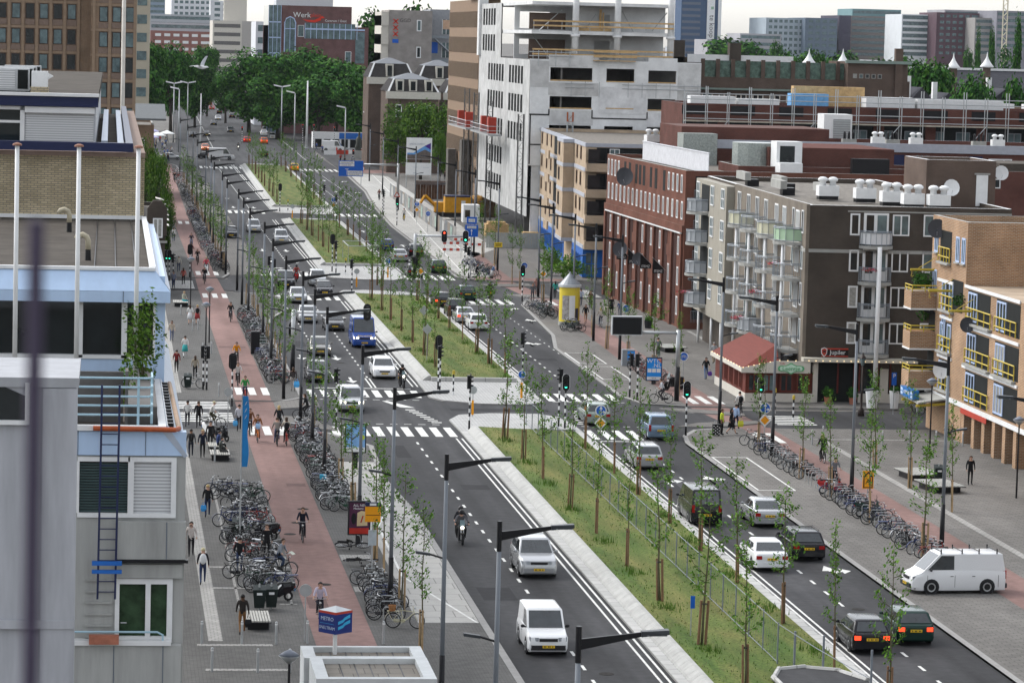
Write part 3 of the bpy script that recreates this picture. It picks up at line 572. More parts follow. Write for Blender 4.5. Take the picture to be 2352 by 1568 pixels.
rr = random.Random(4)
for j in range(7):
    z = 10.4+3.27*j
    for x in (1.05,2.75,4.45): link('window',w2 if rr.random() < .7 else w3,r,(x,0,z))
    for i in range(7): link('window',w2 if rr.random() < .4 else w3,r,(-3.1-1.8*i,3,z+.2))
def f(b):
    for j in range(8):
        z = 9.2+3.27*j;b.box(0,5.9,-.06,0,z,z+.32);b.box(-16,-1.4,2.94,3,z+.2,z+.5)
    for x in (.2,2.25,3.95,5.5): b.box(x,x+.38,-.14,0,0,46)
    for i in range(9): b.box(-1.8-1.8*i,-1.45-1.8*i,2.84,3,0,46)
part(r,'ribs',mat('brown_stone',(.27,.195,.135),.85,var=.1),f)
def f(b):
    for j in range(8):
        z = 9.2+3.27*j
        for x in (1.0,2.7,4.4): b.box(x,x+1.25,-.05,-.001,z+.4,z+1.1)
        for i in range(7): b.box(-3.15-1.8*i,-1.9-1.8*i,2.95,2.999,z+.6,z+1.3)
part(r,'spandrel',mat('brown_spandrel',(.20,.145,.115),.8,var=.1),f)
r = bldg('gabled_house','dark brick gabled house with one white window, on the left pavement beyond the office',(2.2,318),0,3.3,60,6.2,b_dark,cat='house')
part(r,'gable',b_dark,lambda b: b.ext([(1.55,6.1),(3.45,6.1),(3.45,8.7),(2.9,9.5),(2.1,9.5),(1.55,8.7)],-.25,.6));wins(r,wmesh(.95,1.9,2,1,white,glass,.12),[(2.1,5.9)],y=-.26)
wins(r,wmesh(.9,1.6,1,1,white,glass,.12),[(2.2,2.4)]);part(r,'coping',conc,lambda b: b.box(1.5,3.5,-.3,.05,5.4,5.6));part(r,'finial',conc,lambda b: b.lathe([(.2,6.2),(.12,6.5),(.25,6.8),(.05,7.2)],(.6,.1,0),8));part(r,'slate_roof',mat('slate',(.055,.056,.065),.9,var=.2,spec=.08),lambda b: b.ext([(0,6.3),(1.6,6.3),(1.0,8.4),(0,8.4)],.4,58))
for i in range(6):
    tag(MB().ext([(0,.35),(1.5,0),(1.5,.05),(0,.4)],0,3.2).build('awning',mat('cream_awning',(.62,.60,.54),.8),None,(4.6+.15*i,330+9*i,6.3+.02*i)),['cream awning slat nearest the gabled house','second cream awning beyond the gabled house','third cream awning beyond the gabled house','fourth cream awning beyond the gabled house','fifth cream awning beyond the gabled house','sixth cream awning beyond the gabled house'][i],'awning','cream awnings along the left street row')
r = bldg('corner_pavilion','brown brick corner building with a tilted grey roof canopy below the dark trees',(3.5,500),0,3.2,30,11.5,b_tower);part(r,'roof_canopy',mat('grey_canopy',(.13,.14,.145),.9,var=.1),lambda b: b.extx([(-1,12.2),(14,14.2),(14,14.4),(-1,12.5)],-1,5));wins(r,wmesh(1.2,2,2,1,white,glass,.12),[(.6,4),(.6,7.5)])
def balc(root,x,y,z,rad,fill,e=False,name='balcony'):
    b = MB();n = 9;s = MB();f2 = MB()
    P = lambda k,rr_: (rr_*math.cos(math.pi+math.pi*k/n),rr_*.95*math.sin(math.pi+math.pi*k/n))
    ring = [P(k,rad) for k in range(n+1)]
    b.prism(ring,-.22,0)
    o = b.build(name,conc,root,(x,y,z),R(90) if e else 0)
    r2 = [P(k,rad-.06) for k in range(n+1)]
    for zz_ in (.12,.98,1.08): s.tube([(p[0],p[1],zz_) for p in r2],.03 if zz_ > .9 else .02,4)
    for k in range(n+1):
        s.tube([(r2[k][0],r2[k][1],0),(r2[k][0],r2[k][1],1.05)],.02,4)
        if k < n and not fill:
            for q in (.25,.5,.75): s.tube([(lerp(r2[k][0],r2[k+1][0],q),lerp(r2[k][1],r2[k+1][1],q),.1),(lerp(r2[k][0],r2[k+1][0],q),lerp(r2[k][1],r2[k+1][1],q),1.0)],.011,3)
    s.build('railing',grey,o)
    if fill:
        for k in range(n):
            p,q = P(k,rad-.1),P(k+1,rad-.1);f2.hull([(p[0],p[1],.1),(q[0],q[1],.1),(q[0]*.985,q[1]*.985,.1),(p[0]*.985,p[1]*.985,.1)],[(p[0],p[1],.95),(q[0],q[1],.95),(q[0]*.985,q[1]*.985,.95),(p[0]*.985,p[1]*.985,.95)])
        f2.build('balcony_screen',fill,o)
    return o
greens = mat('green_screen',(.40,.55,.38),.8,var=.05);creams = mat('cream_screen',(.55,.54,.40),.8,var=.05);whites = mat('white_screen',(.66,.67,.68),.7,var=.04);greys = mat('grey_screen',(.34,.36,.38),.6,var=.05)
r = bldg('apartment_house','dark brick apartment house with stacked round balconies and a bar at street level',(51.95,281.5),R(-91.4),48,15,14.5,b_dark,rim=white)
AP = r
part(r,'pale_wall',mat('pale_concrete',(.31,.29,.245),.85,var=.12,scale=.6),lambda b: b.box(-.2,16,-.9,-.003,2.9,14.3))
part(r,'taupe_wall',brick('taupe_brick',(.19,.16,.13),(.16,.135,.11),(.2,.18,.15)),lambda b: b.box(16,48.0,-.25,-.003,2.9,14.55))
for x,y in ((8,1.2),(15,3),(23,1.5),(28,4)): part(r,'roof_beam',conc,lambda b: b.box(x,x+4.5,y,y+.5,14.7,15.35));part(r,'roof_box',black,lambda b: b.box(x+1,x+2.2,y+.6,y+1.6,14.1,14.7))
part(r,'floor_band',conc,lambda b: (b.box(16,48.0,-.3,-.252,11.05,11.3),b.box(48.002,48.06,-.02,15,11.05,11.3),b.box(48.002,48.05,2.8,15,14.05,14.15)))
for j in range(4):
    z = 12.35-2.65*j
    wins(r,wmesh(.72,1.6,1,1,white,glass,.12),[(3.0,z)],'e',48.01);wins(r,wmesh(1.25,1.55,2,1,white,glass2 if j == 0 else glass,.1),[(6.15,z+.02)],'e',48.01);wins(r,wmesh(.8,1.6,1,1,white,glass,.1),[(8.45,z),(11.5,z)],'e',48.01)
    dd = part(r,'balcony_door',white,lambda b: b.box(48.01,48.06,4.0,5.85,z-.65,z+1.65));MB().box(48.065,48.08,4.2,4.75,z-.1,z+1.5).build('door_pane',glass,dd);MB().box(48.065,48.08,5.0,5.7,z+.05,z+1.5).build('door_pane',glass2,dd)
    balc(r,48,4.95,z-.72,1.25,whites if j == 0 else None,True)
    wins(r,wmesh(.8,1.7,1,1,white,glass,.1),[(46.3,z),(42.6,z)],y=-.26);wins(r,wmesh(1.5,1.9,3,1,white,glass,.12),[(44,z-.3),(38.5,z-.3),(35.2,z-.3)],y=-.26)
    wins(r,wmesh(1.5,1.9,2,1,white,glass,.1),[(18,z-.2),(22.5,z-.2),(26.5,z-.2),(30.5,z-.2)],y=-.26);wins(r,wmesh(1.7,1.7,2,2,white,glass2,.1),[(.2,z),(8,z),(13.5,z)],y=-.92)
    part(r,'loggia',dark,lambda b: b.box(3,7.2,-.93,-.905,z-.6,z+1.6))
    for x,fl in ((44.6,greens if j == 0 else None),(37.2,creams if j == 0 else None),(30,greys if j == 3 else None),(24,creams if j == 0 else None)): balc(r,x,-.25,z-.72,1.9,fl)
    balc(r,5,-.9,z-.72,1.7,greys)
def colm(x,y,z1=12.0): part(r,'column',white,lambda b: b.lathe([(.12,0),(.12,z1)],(x,y,0),9),True)
for x in (45.6,38.2,31,25): colm(x,-1.5,11.6)
for x in (2,9,14): colm(x,-.7,2.9)
part(r,'column',white,lambda b: b.lathe([(.17,0),(.17,11.6)],(49.25,5.0,0),9),True)
part(r,'bar_front',dark,lambda b: (b.box(48.0,48.04,.9,13,0,3.05),b.box(36,47.9,-.04,0,0,2.9)))
cn = part(r,'canopy',mat('cream_canopy',(.55,.52,.44),.7,var=.05),lambda b: b.box(48.05,49.0,-.3,8.2,3.1,3.38))
bl = MB()
for i in range(16): bl.ell((49.03,.1+.52*i,3.2),.035,.035,.035,6,3)
bl.build('bulbs',mat('bulb_glow',(1,.75,.4),.4,var=0,emit=1.5),cn)
part(r,'pillar',cream,lambda b: (b.box(48.1,48.5,.55,.9,0,3.1),b.box(48.05,48.2,4.0,7.8,0,.75),b.box(48.05,48.2,5.6,6.2,.75,2.6)))
part(r,'bar_frame',mat('oxblood_paint',(.11,.02,.016),.5),lambda b: [b.box(48.045,48.12,y,y+.12,.75,3.05) for y in (2.4,3.6,4.0,5.4,6.3,7.6,7.9)])
part(r,'bar_window',glass,lambda b: b.box(48.04,48.06,4.1,7.6,.8,3.0))
sg = thing('bar_sign','red framed black sign with a shield reading Jupiler on the dark brick wall','sign',(0,0,0));sg.location = (51.85,232.9,3.5)
sg.rotation_euler = (0,0,0);MB().box(0,2.0,0,.12,0,.58).build('panel',black,sg);MB().box(0,2.0,-.012,.1,.5,.6).build('border',redp,sg);MB().box(0,2.0,-.012,.1,-.02,.06).build('border',redp,sg)
MB().ext([(-.05,.55),(.2,.66),(.42,.55),(.4,.2),(.19,-.06),(-.03,.2)],-.05,-.015).build('shield',white,sg);MB().ext([(0,.5),(.2,.6),(.37,.5),(.35,.22),(.19,.02),(.03,.22)],-.07,-.05).build('shield_field',redp,sg);MB().box(.1,.3,-.08,-.07,.3,.42).build('emblem',black,sg)
text('lettering','Jupiler',.46,white,sg,(1.2,-.03,.29),sx=1.0)
AM = (Matrix.Translation((51.95,281.5,0)) @ Matrix.Rotation(R(-91.4),4,'Z'))
def onap(x,y,z=14.2): return tuple(AM @ Vector((x,y,z)))
def ventunit(n=2):
    t = thing('roof_ventilator','','ventilator');MB().box(-.75,.75,-.5,.5,0,.3).build('base',black,t);MB().box(-.8,.8,-.55,.55,.3,1.1).build('cabinet',white,t)
    for k in range(n):
        x = (-.4+.8*k) if n > 1 else 0
        MB().lathe([(.26,1.1),(.24,1.4),(.36,1.44),(.40,1.55),(.36,1.66),(.22,1.75),(.05,1.78)],(x,0,0),10).build('cowl',white,t,smooth=True)
    return t
v0 = ventunit(2);VPOS = [(33,4.2),(36,6.5),(40.5,7.6),(43.4,8.6),(44.5,10.3)]
VL = ['white roof ventilator farthest back on the gravel roof','white roof ventilator second from the back on the gravel roof','white roof ventilator in the middle of the gravel roof group','white roof ventilator with two cowls near the front of the gravel roof','white roof ventilator nearest the stairwell tower']
for i,(x,y) in enumerate(VPOS):
    if i == 0: v0.location = onap(x,y);v0['label'] = VL[0];v0['group'] = 'white ventilators on the apartment roof'
    else: dup(v0,onap(x,y),0,VL[i],'white ventilators on the apartment roof')
st = bldg('stairwell_tower','square brown brick stairwell tower with a white door on the apartment roof',(61.5,242),0,5.4,7,17.7,b_brown,rim=white,z0=13.8,cat='stairwell');part(st,'door',white,lambda b: b.box(3.9,4.8,-.06,0,14.25,16.6));part(st,'lintel',conc,lambda b: b.box(3.75,4.95,-.1,0,16.62,16.75))
def dish(label,loc,rz,rad=.5,m=None,group='satellite dishes',stem=.6):
    t = thing('satellite_dish',label,'satellite dish',loc,rz,group)
    b = MB();b.rings([[(rad*k*math.cos(6.283*i/14),-.18*rad*(1-k*k)*-1-.18*rad,rad*k*math.sin(6.283*i/14)*1.05) for i in range(14)] for k in (.02,.35,.7,1.0)],0,False);b.rings([[(rad*k*math.cos(6.283*i/14),.03-.18*rad*(1-k*k)*-1-.18*rad,rad*k*math.sin(6.283*i/14)*1.05) for i in range(14)] for k in (1.0,.7,.35,.02)],0,False)
    o = b.build('reflector',m or white,t,(0,0,stem+rad),smooth=True);o.rotation_euler = (R(-14),0,0)
    MB().tube([(0,.1,0),(0,.1,stem+rad)],.03,5).build('mast',galv,t);MB().tube([(0,-.02,stem+.1*rad),(0,-.75*rad,stem+.75*rad)],.015,4).build('feed_arm',galv,t);return t
dish('white satellite dish in front of the brick stairwell tower',(63.3,241.3,14.4),0,.62);dish('white satellite dish right of the brick stairwell tower',(67.6,243,15.6),0,.55)
dgrey = mat('charcoal_dish',(.05,.052,.06),.5,var=.1)
r = thing('corner_cafe','low corner cafe with a red tiled roof and fairy lights along white eaves','cafe',(46.3,233.0,0))
oxr = mat('oxblood_wood',(.13,.03,.02),.55,var=.15)
part(r,'wall',oxr,lambda b: (b.box(0,2.35,0,12,.7,2.25),b.box(2.4,5.2,.2,6,.7,2.2)))
part(r,'plinth',cream,lambda b: (b.box(-.04,5.2,-.04,12.02,0,.72)))
part(r,'roof',mat('red_roof',(.15,.036,.026),.8,var=.15,stretch=(6,.2,1)),lambda b: (b.hull([(-.35,-.35,2.5),(2.4,-.35,2.95),(2.4,12.2,2.95),(-.35,12.2,2.5)],[(-.35,-.35,2.56),(2.6,2.0,4.1),(2.6,12.2,4.1),(-.35,12.2,2.56)]),b.hull([(-.35,-.35,2.5),(2.4,-.35,2.5),(2.4,0,2.5),(-.35,0,2.5)],[(-.35,-.35,2.57),(2.4,-.3,3.0),(2.6,2.0,4.12),(-.3,0,2.57)])))
fa = part(r,'fascia',mat('cream_fascia',(.60,.57,.50),.6,var=.05),lambda b: (b.hull([(-.4,-.42,2.25),(2.2,-.42,2.25),(2.2,-.36,2.25),(-.4,-.36,2.25)],[(-.4,-.42,2.6),(2.2,-.42,3.15),(2.2,-.36,3.15),(-.4,-.36,2.6)]),b.box(2.2,4.7,-.42,-.36,2.25,3.15),b.box(-.42,-.36,-.36,12,2.3,2.62)))
b = MB()
for i in range(11): b.ell((-.42,.3+1.1*i,2.64),.035,.035,.035,6,3)
for i in range(7): b.ell((-.3+.4*i,-.44,2.64+.085*i),.035,.035,.035,6,3)
for i in range(4): b.ell((2.4+.6*i,-.44,3.18),.035,.035,.035,6,3)
b.build('bulbs',MATS['bulb_glow'],fa)
wins(r,wmesh(.95,1.3,2,1,oxr,glass,.1),[(.15,.85),(1.25,.85),(2.55,.85),(3.8,.85)],y=-.005)
for yy in (1.2,3,5,7,9): o = link('window',wmesh(1.1,1.3,3,1,oxr,glass,.1),r,(-.01,yy+1.1,.85),R(-90))
sgn = thing('cafe_sign','green and white script sign on the cream cafe fascia','sign',(48.55,232.5,2.5));b = MB();rs = random.Random(2)
pts = [(1.0*.95*math.cos(a)+(.15*math.cos(3*a)),.36*math.sin(a)+.07*math.sin(5*a)) for a in [6.283*i/22 for i in range(22)]]
b.ext([(1.0+p[0]*.9,.1+p[1]*1.0) for p in pts],0,.05);b.build('backing',mat('sign_green',(.10,.40,.17),.5),sgn);b = MB();b.ext([(1.0+p[0]*.78,.1+p[1]*.8) for p in pts],-.02,0);b.build('face',mat('sign_mint',(.55,.75,.6),.5),sgn)
text('lettering','Leentje',.45,MATS['sign_green'],sgn,(1.0,-.03,.1),sx=1.0);text('small_lettering','Cafe',.2,redp,sgn,(.35,-.03,.48))
r = bldg('red_brick_block','red brick block with tall brick piers and two rows of narrow white windows',(50.8,332),R(-88.4),40,22,14.5,b_red)
RB = Matrix.Translation((50.8,332,0)) @ Matrix.Rotation(R(-88.4),4,'Z')
nw = wmesh(.72,1.65,1,1,white,glass,.13)
wins(r,nw,[(1.0+2.2*i,10.0) for i in range(18)]);wins(r,nw,[(.6+1.9*i,12.4) for i in range(4)]+[(32+2.0*i,12.4) for i in range(4)])
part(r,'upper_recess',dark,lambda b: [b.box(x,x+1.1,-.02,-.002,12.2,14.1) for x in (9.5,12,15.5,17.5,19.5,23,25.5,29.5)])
part(r,'lintel',white,lambda b: b.box(.6,39.4,-.26,-.1,8.72,8.84))
def f(b):
    for i in range(10): b.box(4.33*i,4.33*i+.7,-.22,-.002,0,8.72)
    b.box(0,40,-.22,-.003,8.86,9.5);b.box(-.01,40.01,-.03,-.004,9.5,9.8)
part(r,'pier',b_red,f)
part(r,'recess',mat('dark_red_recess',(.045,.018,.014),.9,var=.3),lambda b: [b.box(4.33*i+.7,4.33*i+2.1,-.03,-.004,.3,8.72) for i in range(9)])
for i in range(9):
    for j,z in enumerate((6.7,3.9,1.2)):
        if (i*3+j*2) % 4 != 1: link('window',wmesh(.7,1.7,1,1,white,glass,.13),r,(4.33*i+2.6,-.005,z))
        else: MB().box(4.33*i+2.4,4.33*i+3.9,-.14,-.006,z-.3,z+.7).build('loggia_wall',b_red,r)
for j in range(5): part(r,'end_loggia',dark,lambda b: b.box(40.005,40.03,.9,2.6,1+2.75*j,3+2.75*j));part(r,'end_railing',grey,lambda b: [b.tube([(40.1,.8+.14*k,.7+2.75*j),(40.1,.8+.14*k,1.75+2.75*j)],.02,3) for k in range(14)]+[b.tube([(40.1,.8,1.75+2.75*j),(40.1,2.65,1.75+2.75*j)],.03,4)])
part(r,'roof_railing',mat('white_mesh_rail',(.62,.63,.66),.6),lambda b: [b.box(6+.42*k,6.36+.42*k,2.5,2.56,14.2,16.0) for k in range(76)]+[b.box(6,38,2.44,2.62,16.0,16.08)])
part(r,'penthouse',b_maroon,lambda b: (b.box(2,13,5,20,14.1,17.8),b.box(20,34,9,21,14.1,16.6)));part(r,'glass_blocks',mat('glass_blocks',(.30,.33,.31),.3,var=.3,scale=6),lambda b: (b.box(13.05,16,4.6,8,14.1,17.2),b.lathe([(2.2,14.1),(2.2,16.9)],(31,8.4,0),12)))
part(r,'white_door_box',white,lambda b: (b.box(34,36.4,9.2,11.6,14.1,17.2),b.box(36.4,38.4,9.1,11.2,14.0,15.3)));part(r,'roof_door',glass,lambda b: b.box(36.405,36.43,9.5,10.9,14.4,16.8))
for i,(x,z,y,rd) in enumerate(((13.2,12.6,-.7,.75),(15.0,12.4,-.9,.85),(14.5,5.4,-1.1,.75),(23.5,5.2,-1.0,.6))):
    p = RB @ Vector((x,y,z-.6));dish(['dark satellite dish on the upper left of the red brick facade','big dark satellite dish beside another high on the red brick facade','black satellite dish halfway up the red brick piers','smaller black satellite dish halfway up the red brick piers'][i],tuple(p),R(-25),rd,dgrey,'dark dishes on the red brick facade',.1)
for i in range(4):
    p = RB @ Vector((14+6.2*i,-.25,4.6));t = thing('pennant_flag',['black triangular flag farthest from the street corner on the red brick wall','black triangular flag, second of the row on the red brick wall','black triangular flag, third of the row on the red brick wall','black triangular flag nearest the corner of the red brick wall'][i],'flag',tuple(p),0,'black flags on the red brick wall')
    MB().tube([(.1,0,.3),(-1.15,0,1.5)],.025,4).build('pole',galv,t);MB().ext([(-.05,.42),(-1.1,1.42),(-1.1,.0),(-.05,.0)],-.015,.015).build('cloth',black,t)
    text('lettering','ITEMZ',.34,white,t,(-.57,-.02,.2),sx=.85)
BG = Matrix.Translation((54.4,412,0)) @ Matrix.Rotation(R(-92.7),4,'Z')
r = bldg('beige_block','beige apartment block with pale floor bands and a bright blue shopfront',(54.4,412),R(-92.7),59,24,14.8,b_beige,rim=bandm)
def f(b):
    for z in (3.3,6.1,8.95,11.75,14.45): b.box(-.05,59.06,-.08,-.002,z,z+.42);b.box(59.003,59.08,-.08,24,z,z+.42)
    for z in (3.3,6.1,8.95,11.75,14.45): b.box(38,46,-1.3,-.09,z,z+.42)
part(r,'floor_band',bandm,f)
part(r,'bay',b_beige,lambda b: b.box(38.05,45.95,-1.25,-.003,3.5,14.4))
sf = part(r,'shopfront',cobalt,lambda b: (b.box(0,36,-.05,-.003,.2,3.3),b.box(46,59.06,-.05,-.003,.2,3.3),b.box(59.003,59.06,-.04,12,.2,3.3)))
wins(sf,wmesh(1.6,1.9,2,1,cobalt,glass2,.12),[(1+2.3*i,.7) for i in range(15)]+[(46.3+2.2*i,.7) for i in range(5)],y=-.06);wins(sf,wmesh(1.5,2.6,2,2,cobalt,glass2,.12),[(.2+1.8*i,.4) for i in range(5)],'e',59.07)
for j in range(4):
    z = 4.4+2.83*j
    wins(r,wmesh(1.5,1.5,3,1,mat('brown_frame',(.10,.06,.04),.5),glass,.1),[(2,z),(9,z),(15,z),(28,z),(33,z),(48.5,z),(53,z)]);wins(r,wmesh(1.7,1.5,2,1,MATS['brown_frame'],glass2,.1),[(40,z)],y=-1.26)
    part(r,'loggia',dark,lambda b: (b.box(20,24,-.02,-.004,z-.6,z+1.6),b.box(59.004,59.03,1.2,9,z-.5,z+1.5)))
    part(r,'loggia_front',b_beige,lambda b: (b.box(19.5,24.5,-1.1,-.9,z-1.1,z-.1),b.box(59.8,60.0,.2,9.2,z-1.1,z-.2),b.box(59.06,60.0,.0,.2,z-1.1,z-.2)))
    part(r,'loggia_railing',black,lambda b: (b.tube([(60.0,.1,z+.1),(60.0,9.2,z+.1)],.04,4),b.box(59.05,59.2,2.2,2.3,z-.4,z+1.4)));part(r,'loggia_pane',glass,lambda b: b.box(59.2,59.9,.2,1.5,z-.2,z+1.35))
wins(r,wmesh(1.1,1.5,2,1,white,glass2,.08),[(2.6,4.3+2.83*j) for j in range(4)],'e',59.04)
for i,(x,y) in enumerate(((44,9),(50,13),(46,16))):
    p = BG @ Vector((x,y,14.4));dup(v0,tuple(p),R(10),['white roof ventilator left on the beige block roof','white roof ventilator in the middle of the beige block roof','white roof ventilator at the back of the beige block roof'][i],'ventilators on the beige block roof')
for i,(x,y,m) in enumerate(((56,17,dgrey),(53,20,white),(55,22,white))):
    p = BG @ Vector((x,y,14.4));dish(['black satellite dish on the beige block roof','white satellite dish left on the beige block roof','white satellite dish right on the beige block roof'][i],tuple(p),0,.9,m,'dishes on the beige block roof')
r = thing('concrete_shell','raw pale concrete building under construction with open window holes and scaffold decks','building',(52.8,412,0))
H1 = [(2.6,8.0,20.8,22.5),(9.8,13.4,20.8,22.5),(15.2,18.8,20.8,22.4),(2.6,8.0,17.3,18.85),(9.8,13.4,17.4,18.9),(15.2,18.8,17.3,18.8),(2.6,8.0,13.6,15.2),(9.7,13.4,13.6,15.2),(15.2,18.8,13.6,15.2)]
part(r,'wall',wconc,lambda b: holewall(b,0,22,10,23.5,H1,0,.4))
def f(b):
    hs = []
    for z0 in (20.2,16.5,12.8,9.0,5.2):
        for i in range(6): hs.append((30-i*3.2-2.3,30-i*3.2,z0,z0+2.3))
    for h in [(36+3.2*i,38.3+3.2*i,z0,z0+2.3) for z0 in (20.2,16.5,12.8,24.2,27.8) for i in range(5)]: hs.append(h)
    holewall(b,0,58,3.5,23.4,[h for h in hs if h[3] < 23.4],0,.05);holewall(b,0,26,23.4,30.8,[(h[0]-32,h[1]-32,h[2],h[3]) for h in hs if h[2] > 24],0,.05)
part(r,'dark_backing',dark,lambda b: (b.box(.10,.16,.5,57.5,4,23.3),b.box(.10,.16,32.2,57.5,23.4,30.7)))  # dark sheet added behind the side openings, its colour standing in for interior shade
sw = part(r,'side_wall',mat('weathered_concrete',(.50,.505,.50),.9,var=.25,scale=.5,spec=.1),f);sw.location = (-.02,58,0);sw.rotation_euler = (0,0,R(-90))
part(r,'lower_wall',wconc,lambda b: b.box(.5,22,.2,.6,0,10));part(r,'interior',mat('shell_interior',(.16,.155,.15),.9,var=.3,scale=.4),lambda b: [b.box(.6,21.8,7,7.3,0,23),b.box(4,4.2,.5,7,0,23),b.box(14,14.2,.5,7,0,23)]+[b.box(.6,21.8,.42,57,z,z+.3) for z in (23.1,19.4,15.8,12.2,8.5,4.8)])
part(r,'upper_slab',wconc,lambda b: (b.box(.2,18.6,1.0,50,26.7,27.15),b.box(.2,18.6,1.0,50,30.4,30.8)))
for x in (5.8,11.2,18.1): part(r,'column',wconc,lambda b: (b.lathe([(.42,23.4),(.42,36)],(x,1.0,0),10),b.lathe([(.6,26.4),(.6,26.72)],(x,1.0,0),10)),True)
def f(b):
    holewall(b,6,18,27.15,30.4,[(9.3,10.8,27.3,29.3)],5,.3);holewall(b,6,18,23.4,26.7,[(9,11,23.5,26)],6,.3)
    holewall(b,.3,18.6,23.4,30.4,[(1,5,24,26),(1,5,27.4,29.6)],20,.3);holewall(b,2.4,8,23.4,24.1,[],0,.4);b.box(15.2,18.9,0,.4,23.5,24.0)
part(r,'set_back_wall',wconc,f)
for x0,x1,z0,z1 in ((.1,2.4,20,23.3),(2.4,8.8,22.6,24.1),(8.9,15,16.8,20.2),(2.4,8.8,19,20.6),(19,22,20.2,23.4),(19,22,16.2,19.9),(2.6,8.2,15.3,17.1),(15.2,19,15.3,17)): part(r,'wall_panel',mat('panel_conc_%d' % (int(x0*7+z0) % 3),((.58,.585,.58),(.66,.665,.67),(.50,.50,.495))[int(x0*7+z0) % 3],.9,var=.2,scale=.6,spec=.1),lambda b: b.box(x0,x1,-.035,-.001,z0,z1))
part(r,'brick_infill',b_brown,lambda b: (b.box(.5,5.2,6,6.3,27.3,29.4),b.box(.5,5.2,6,6.3,23.5,26.0)))
part(r,'joint',black,lambda b: (b.box(.05,2.6,-.05,-.002,16.4,16.58),b.box(2.45,2.62,-.05,-.002,16.58,17.2),b.box(8,8.15,-.05,-.002,16.1,17.2),b.box(8.15,15.1,-.05,-.002,16.1,16.25),b.box(15.1,15.25,-.05,-.002,16.25,17.1),b.box(18.9,22,-.05,-.002,15.9,16.1),b.box(.1,.25,-.05,-.002,10.2,16.4),b.box(.25,3.0,-.05,-.002,12.6,12.75)))
def f(b):
    for z in (27.2,23.6):
        for k in (0,1): b.box(.3,18.4,.55,.6,z+.45+.6*k,z+.65+.6*k)
    b.box(8,13.6,-.5,-.45,23.9,24.1);b.box(8,13.6,-.5,-.45,24.5,24.7);b.box(8,13.4,-.7,-.1,23.45,23.55)
    for h in H1[:6]: b.box(h[0],h[1],-.04,.3,h[2],h[2]+.14)
    b.box(9.2,9.5,3.5,3.6,27.2,30);b.box(9.6,9.8,3.4,3.5,27.2,29.6);b.box(6.5,10.5,1.4,3,27.2,27.6)
part(r,'timber_guard',timber,f)
def f(b):
    for x in [.4+1.8*i for i in range(11)]:
        for z in (27.15,23.5): b.tube([(x,.6,z),(x,.6,z+1.25)],.04,4)
    for x0,x1 in ((4.5,8.2),(11.8,22)):
        for k in (0,.5): b.tube([(x0,-.3,20.0+k),(x1,-.3,20.0+k)],.045,4)
        for x in [x0+.8+1.8*i for i in range(int((x1-x0)/1.8)+1)]: b.tube([(x,-.3,18.9),(x,-.3,20.8)],.04,4)
    for z in (23.9,24.4): b.tube([(-.2,-.3,z),(5.5,-.3,z)],.05,4)
    for x in (1,3.2,5): b.tube([(x,-.3,22.6),(x,-.3,24.6)],.05,4)
    for a_ in ((1,26.8,4.4,30),(7.2,27.2,8.6,29.4),(12,29.8,13.5,27.2),(.6,26.4,2.8,23.6),(17.8,29.8,15.9,27.4)): b.tube([(a_[0],2.5,a_[1]),(a_[2],2.5,a_[3])],.06,4)
part(r,'guard_rail',galv,f)
for x0 in (-1.4,):
    t = thing('mast_platform','steel mast climbing work platform with red hoist cages on the left of the concrete shell','work platform',(52.6,440,0))
    def lattice(b,x,y,z0,z1,w=.7):
        for dx,dy in ((0,0),(w,0),(w,w),(0,w)): b.tube([(x+dx,y+dy,z0),(x+dx,y+dy,z1)],.06,4)
        z = z0;k = 0
        while z < z1-.2:
            b.tube([(x,y,z),(x+w,y,min(z+1,z1))] if k % 2 == 0 else [(x+w,y,z),(x,y,min(z+1,z1))],.03,3);b.tube([(x,y,z),(x+w,y,z)],.03,3);b.tube([(x,y,z),(x,y+w,min(z+1,z1))],.03,3);z += 1;k += 1
    for x,y,zt in ((-1.6,2,17.5),(-1.7,18,18.3),(-1.3,34,18.6),(-.6,-24,16.4)): b = MB();lattice(b,x,y,0,zt);b.build('mast',mat('dark_galv',(.13,.13,.13),.6,.4),t)
    b = MB()
    for y0,y1 in ((-8,14),(20,44)): b.box(-2.6,-.9,y0,y1,13.0,13.25)
    b.build('deck',galv,t);b = MB()
    for y0,y1 in ((-8,14),(20,44)):
        for k in range(int(y1-y0)+1): b.tube([(-2.6,y0+k,13.2),(-2.6,y0+k,14.3)],.03,3)
        for z in (13.7,14.3): b.tube([(-2.6,y0,z),(-2.6,y1,z)],.04,4);b.tube([(-2.6,y0,z),(-.9,y0,z)],.04,4)
    b.build('railing',galv,t)
    for y in (-4,4,24,34): MB().box(-2.2,-1.1,y,y+1.4,13.25,15.4).build('hoist_cage',redp,t)
for i,(x,zt) in enumerate(((4.8,16.9),(17.9,16.7))):
    t = thing('lattice_mast',['grey lattice mast with orange head left in front of the concrete wall','grey lattice mast with orange head right in front of the concrete wall'][i],'mast',(52.8+x,410.6,0),group='lattice masts on the concrete front');b = MB();lattice(b,0,0,0,zt-1.2);b.build('mast',galv,t);b = MB();lattice(b,0,0,zt-1.2,zt);b.build('head',mat('rust_orange',(.35,.10,.04),.6),t)
r = bldg('ribbed_office','brown office with vertical window ribs joined to the concrete shell',(52.7,512),R(-90),42,3,31.5,mat('brown_panel',(.24,.165,.11),.8,var=.1))
for j in range(7):
    z = 5.0+3.75*j
    part(r,'window_band',glass,lambda b: b.box(.5,41.5,-.03,-.002,z,z+2.3));part(r,'ribs',MATS['brown_stone'],lambda b: [b.box(.5+1.3*k,.9+1.3*k,-.09,-.035,z,z+2.3) for k in range(32)])
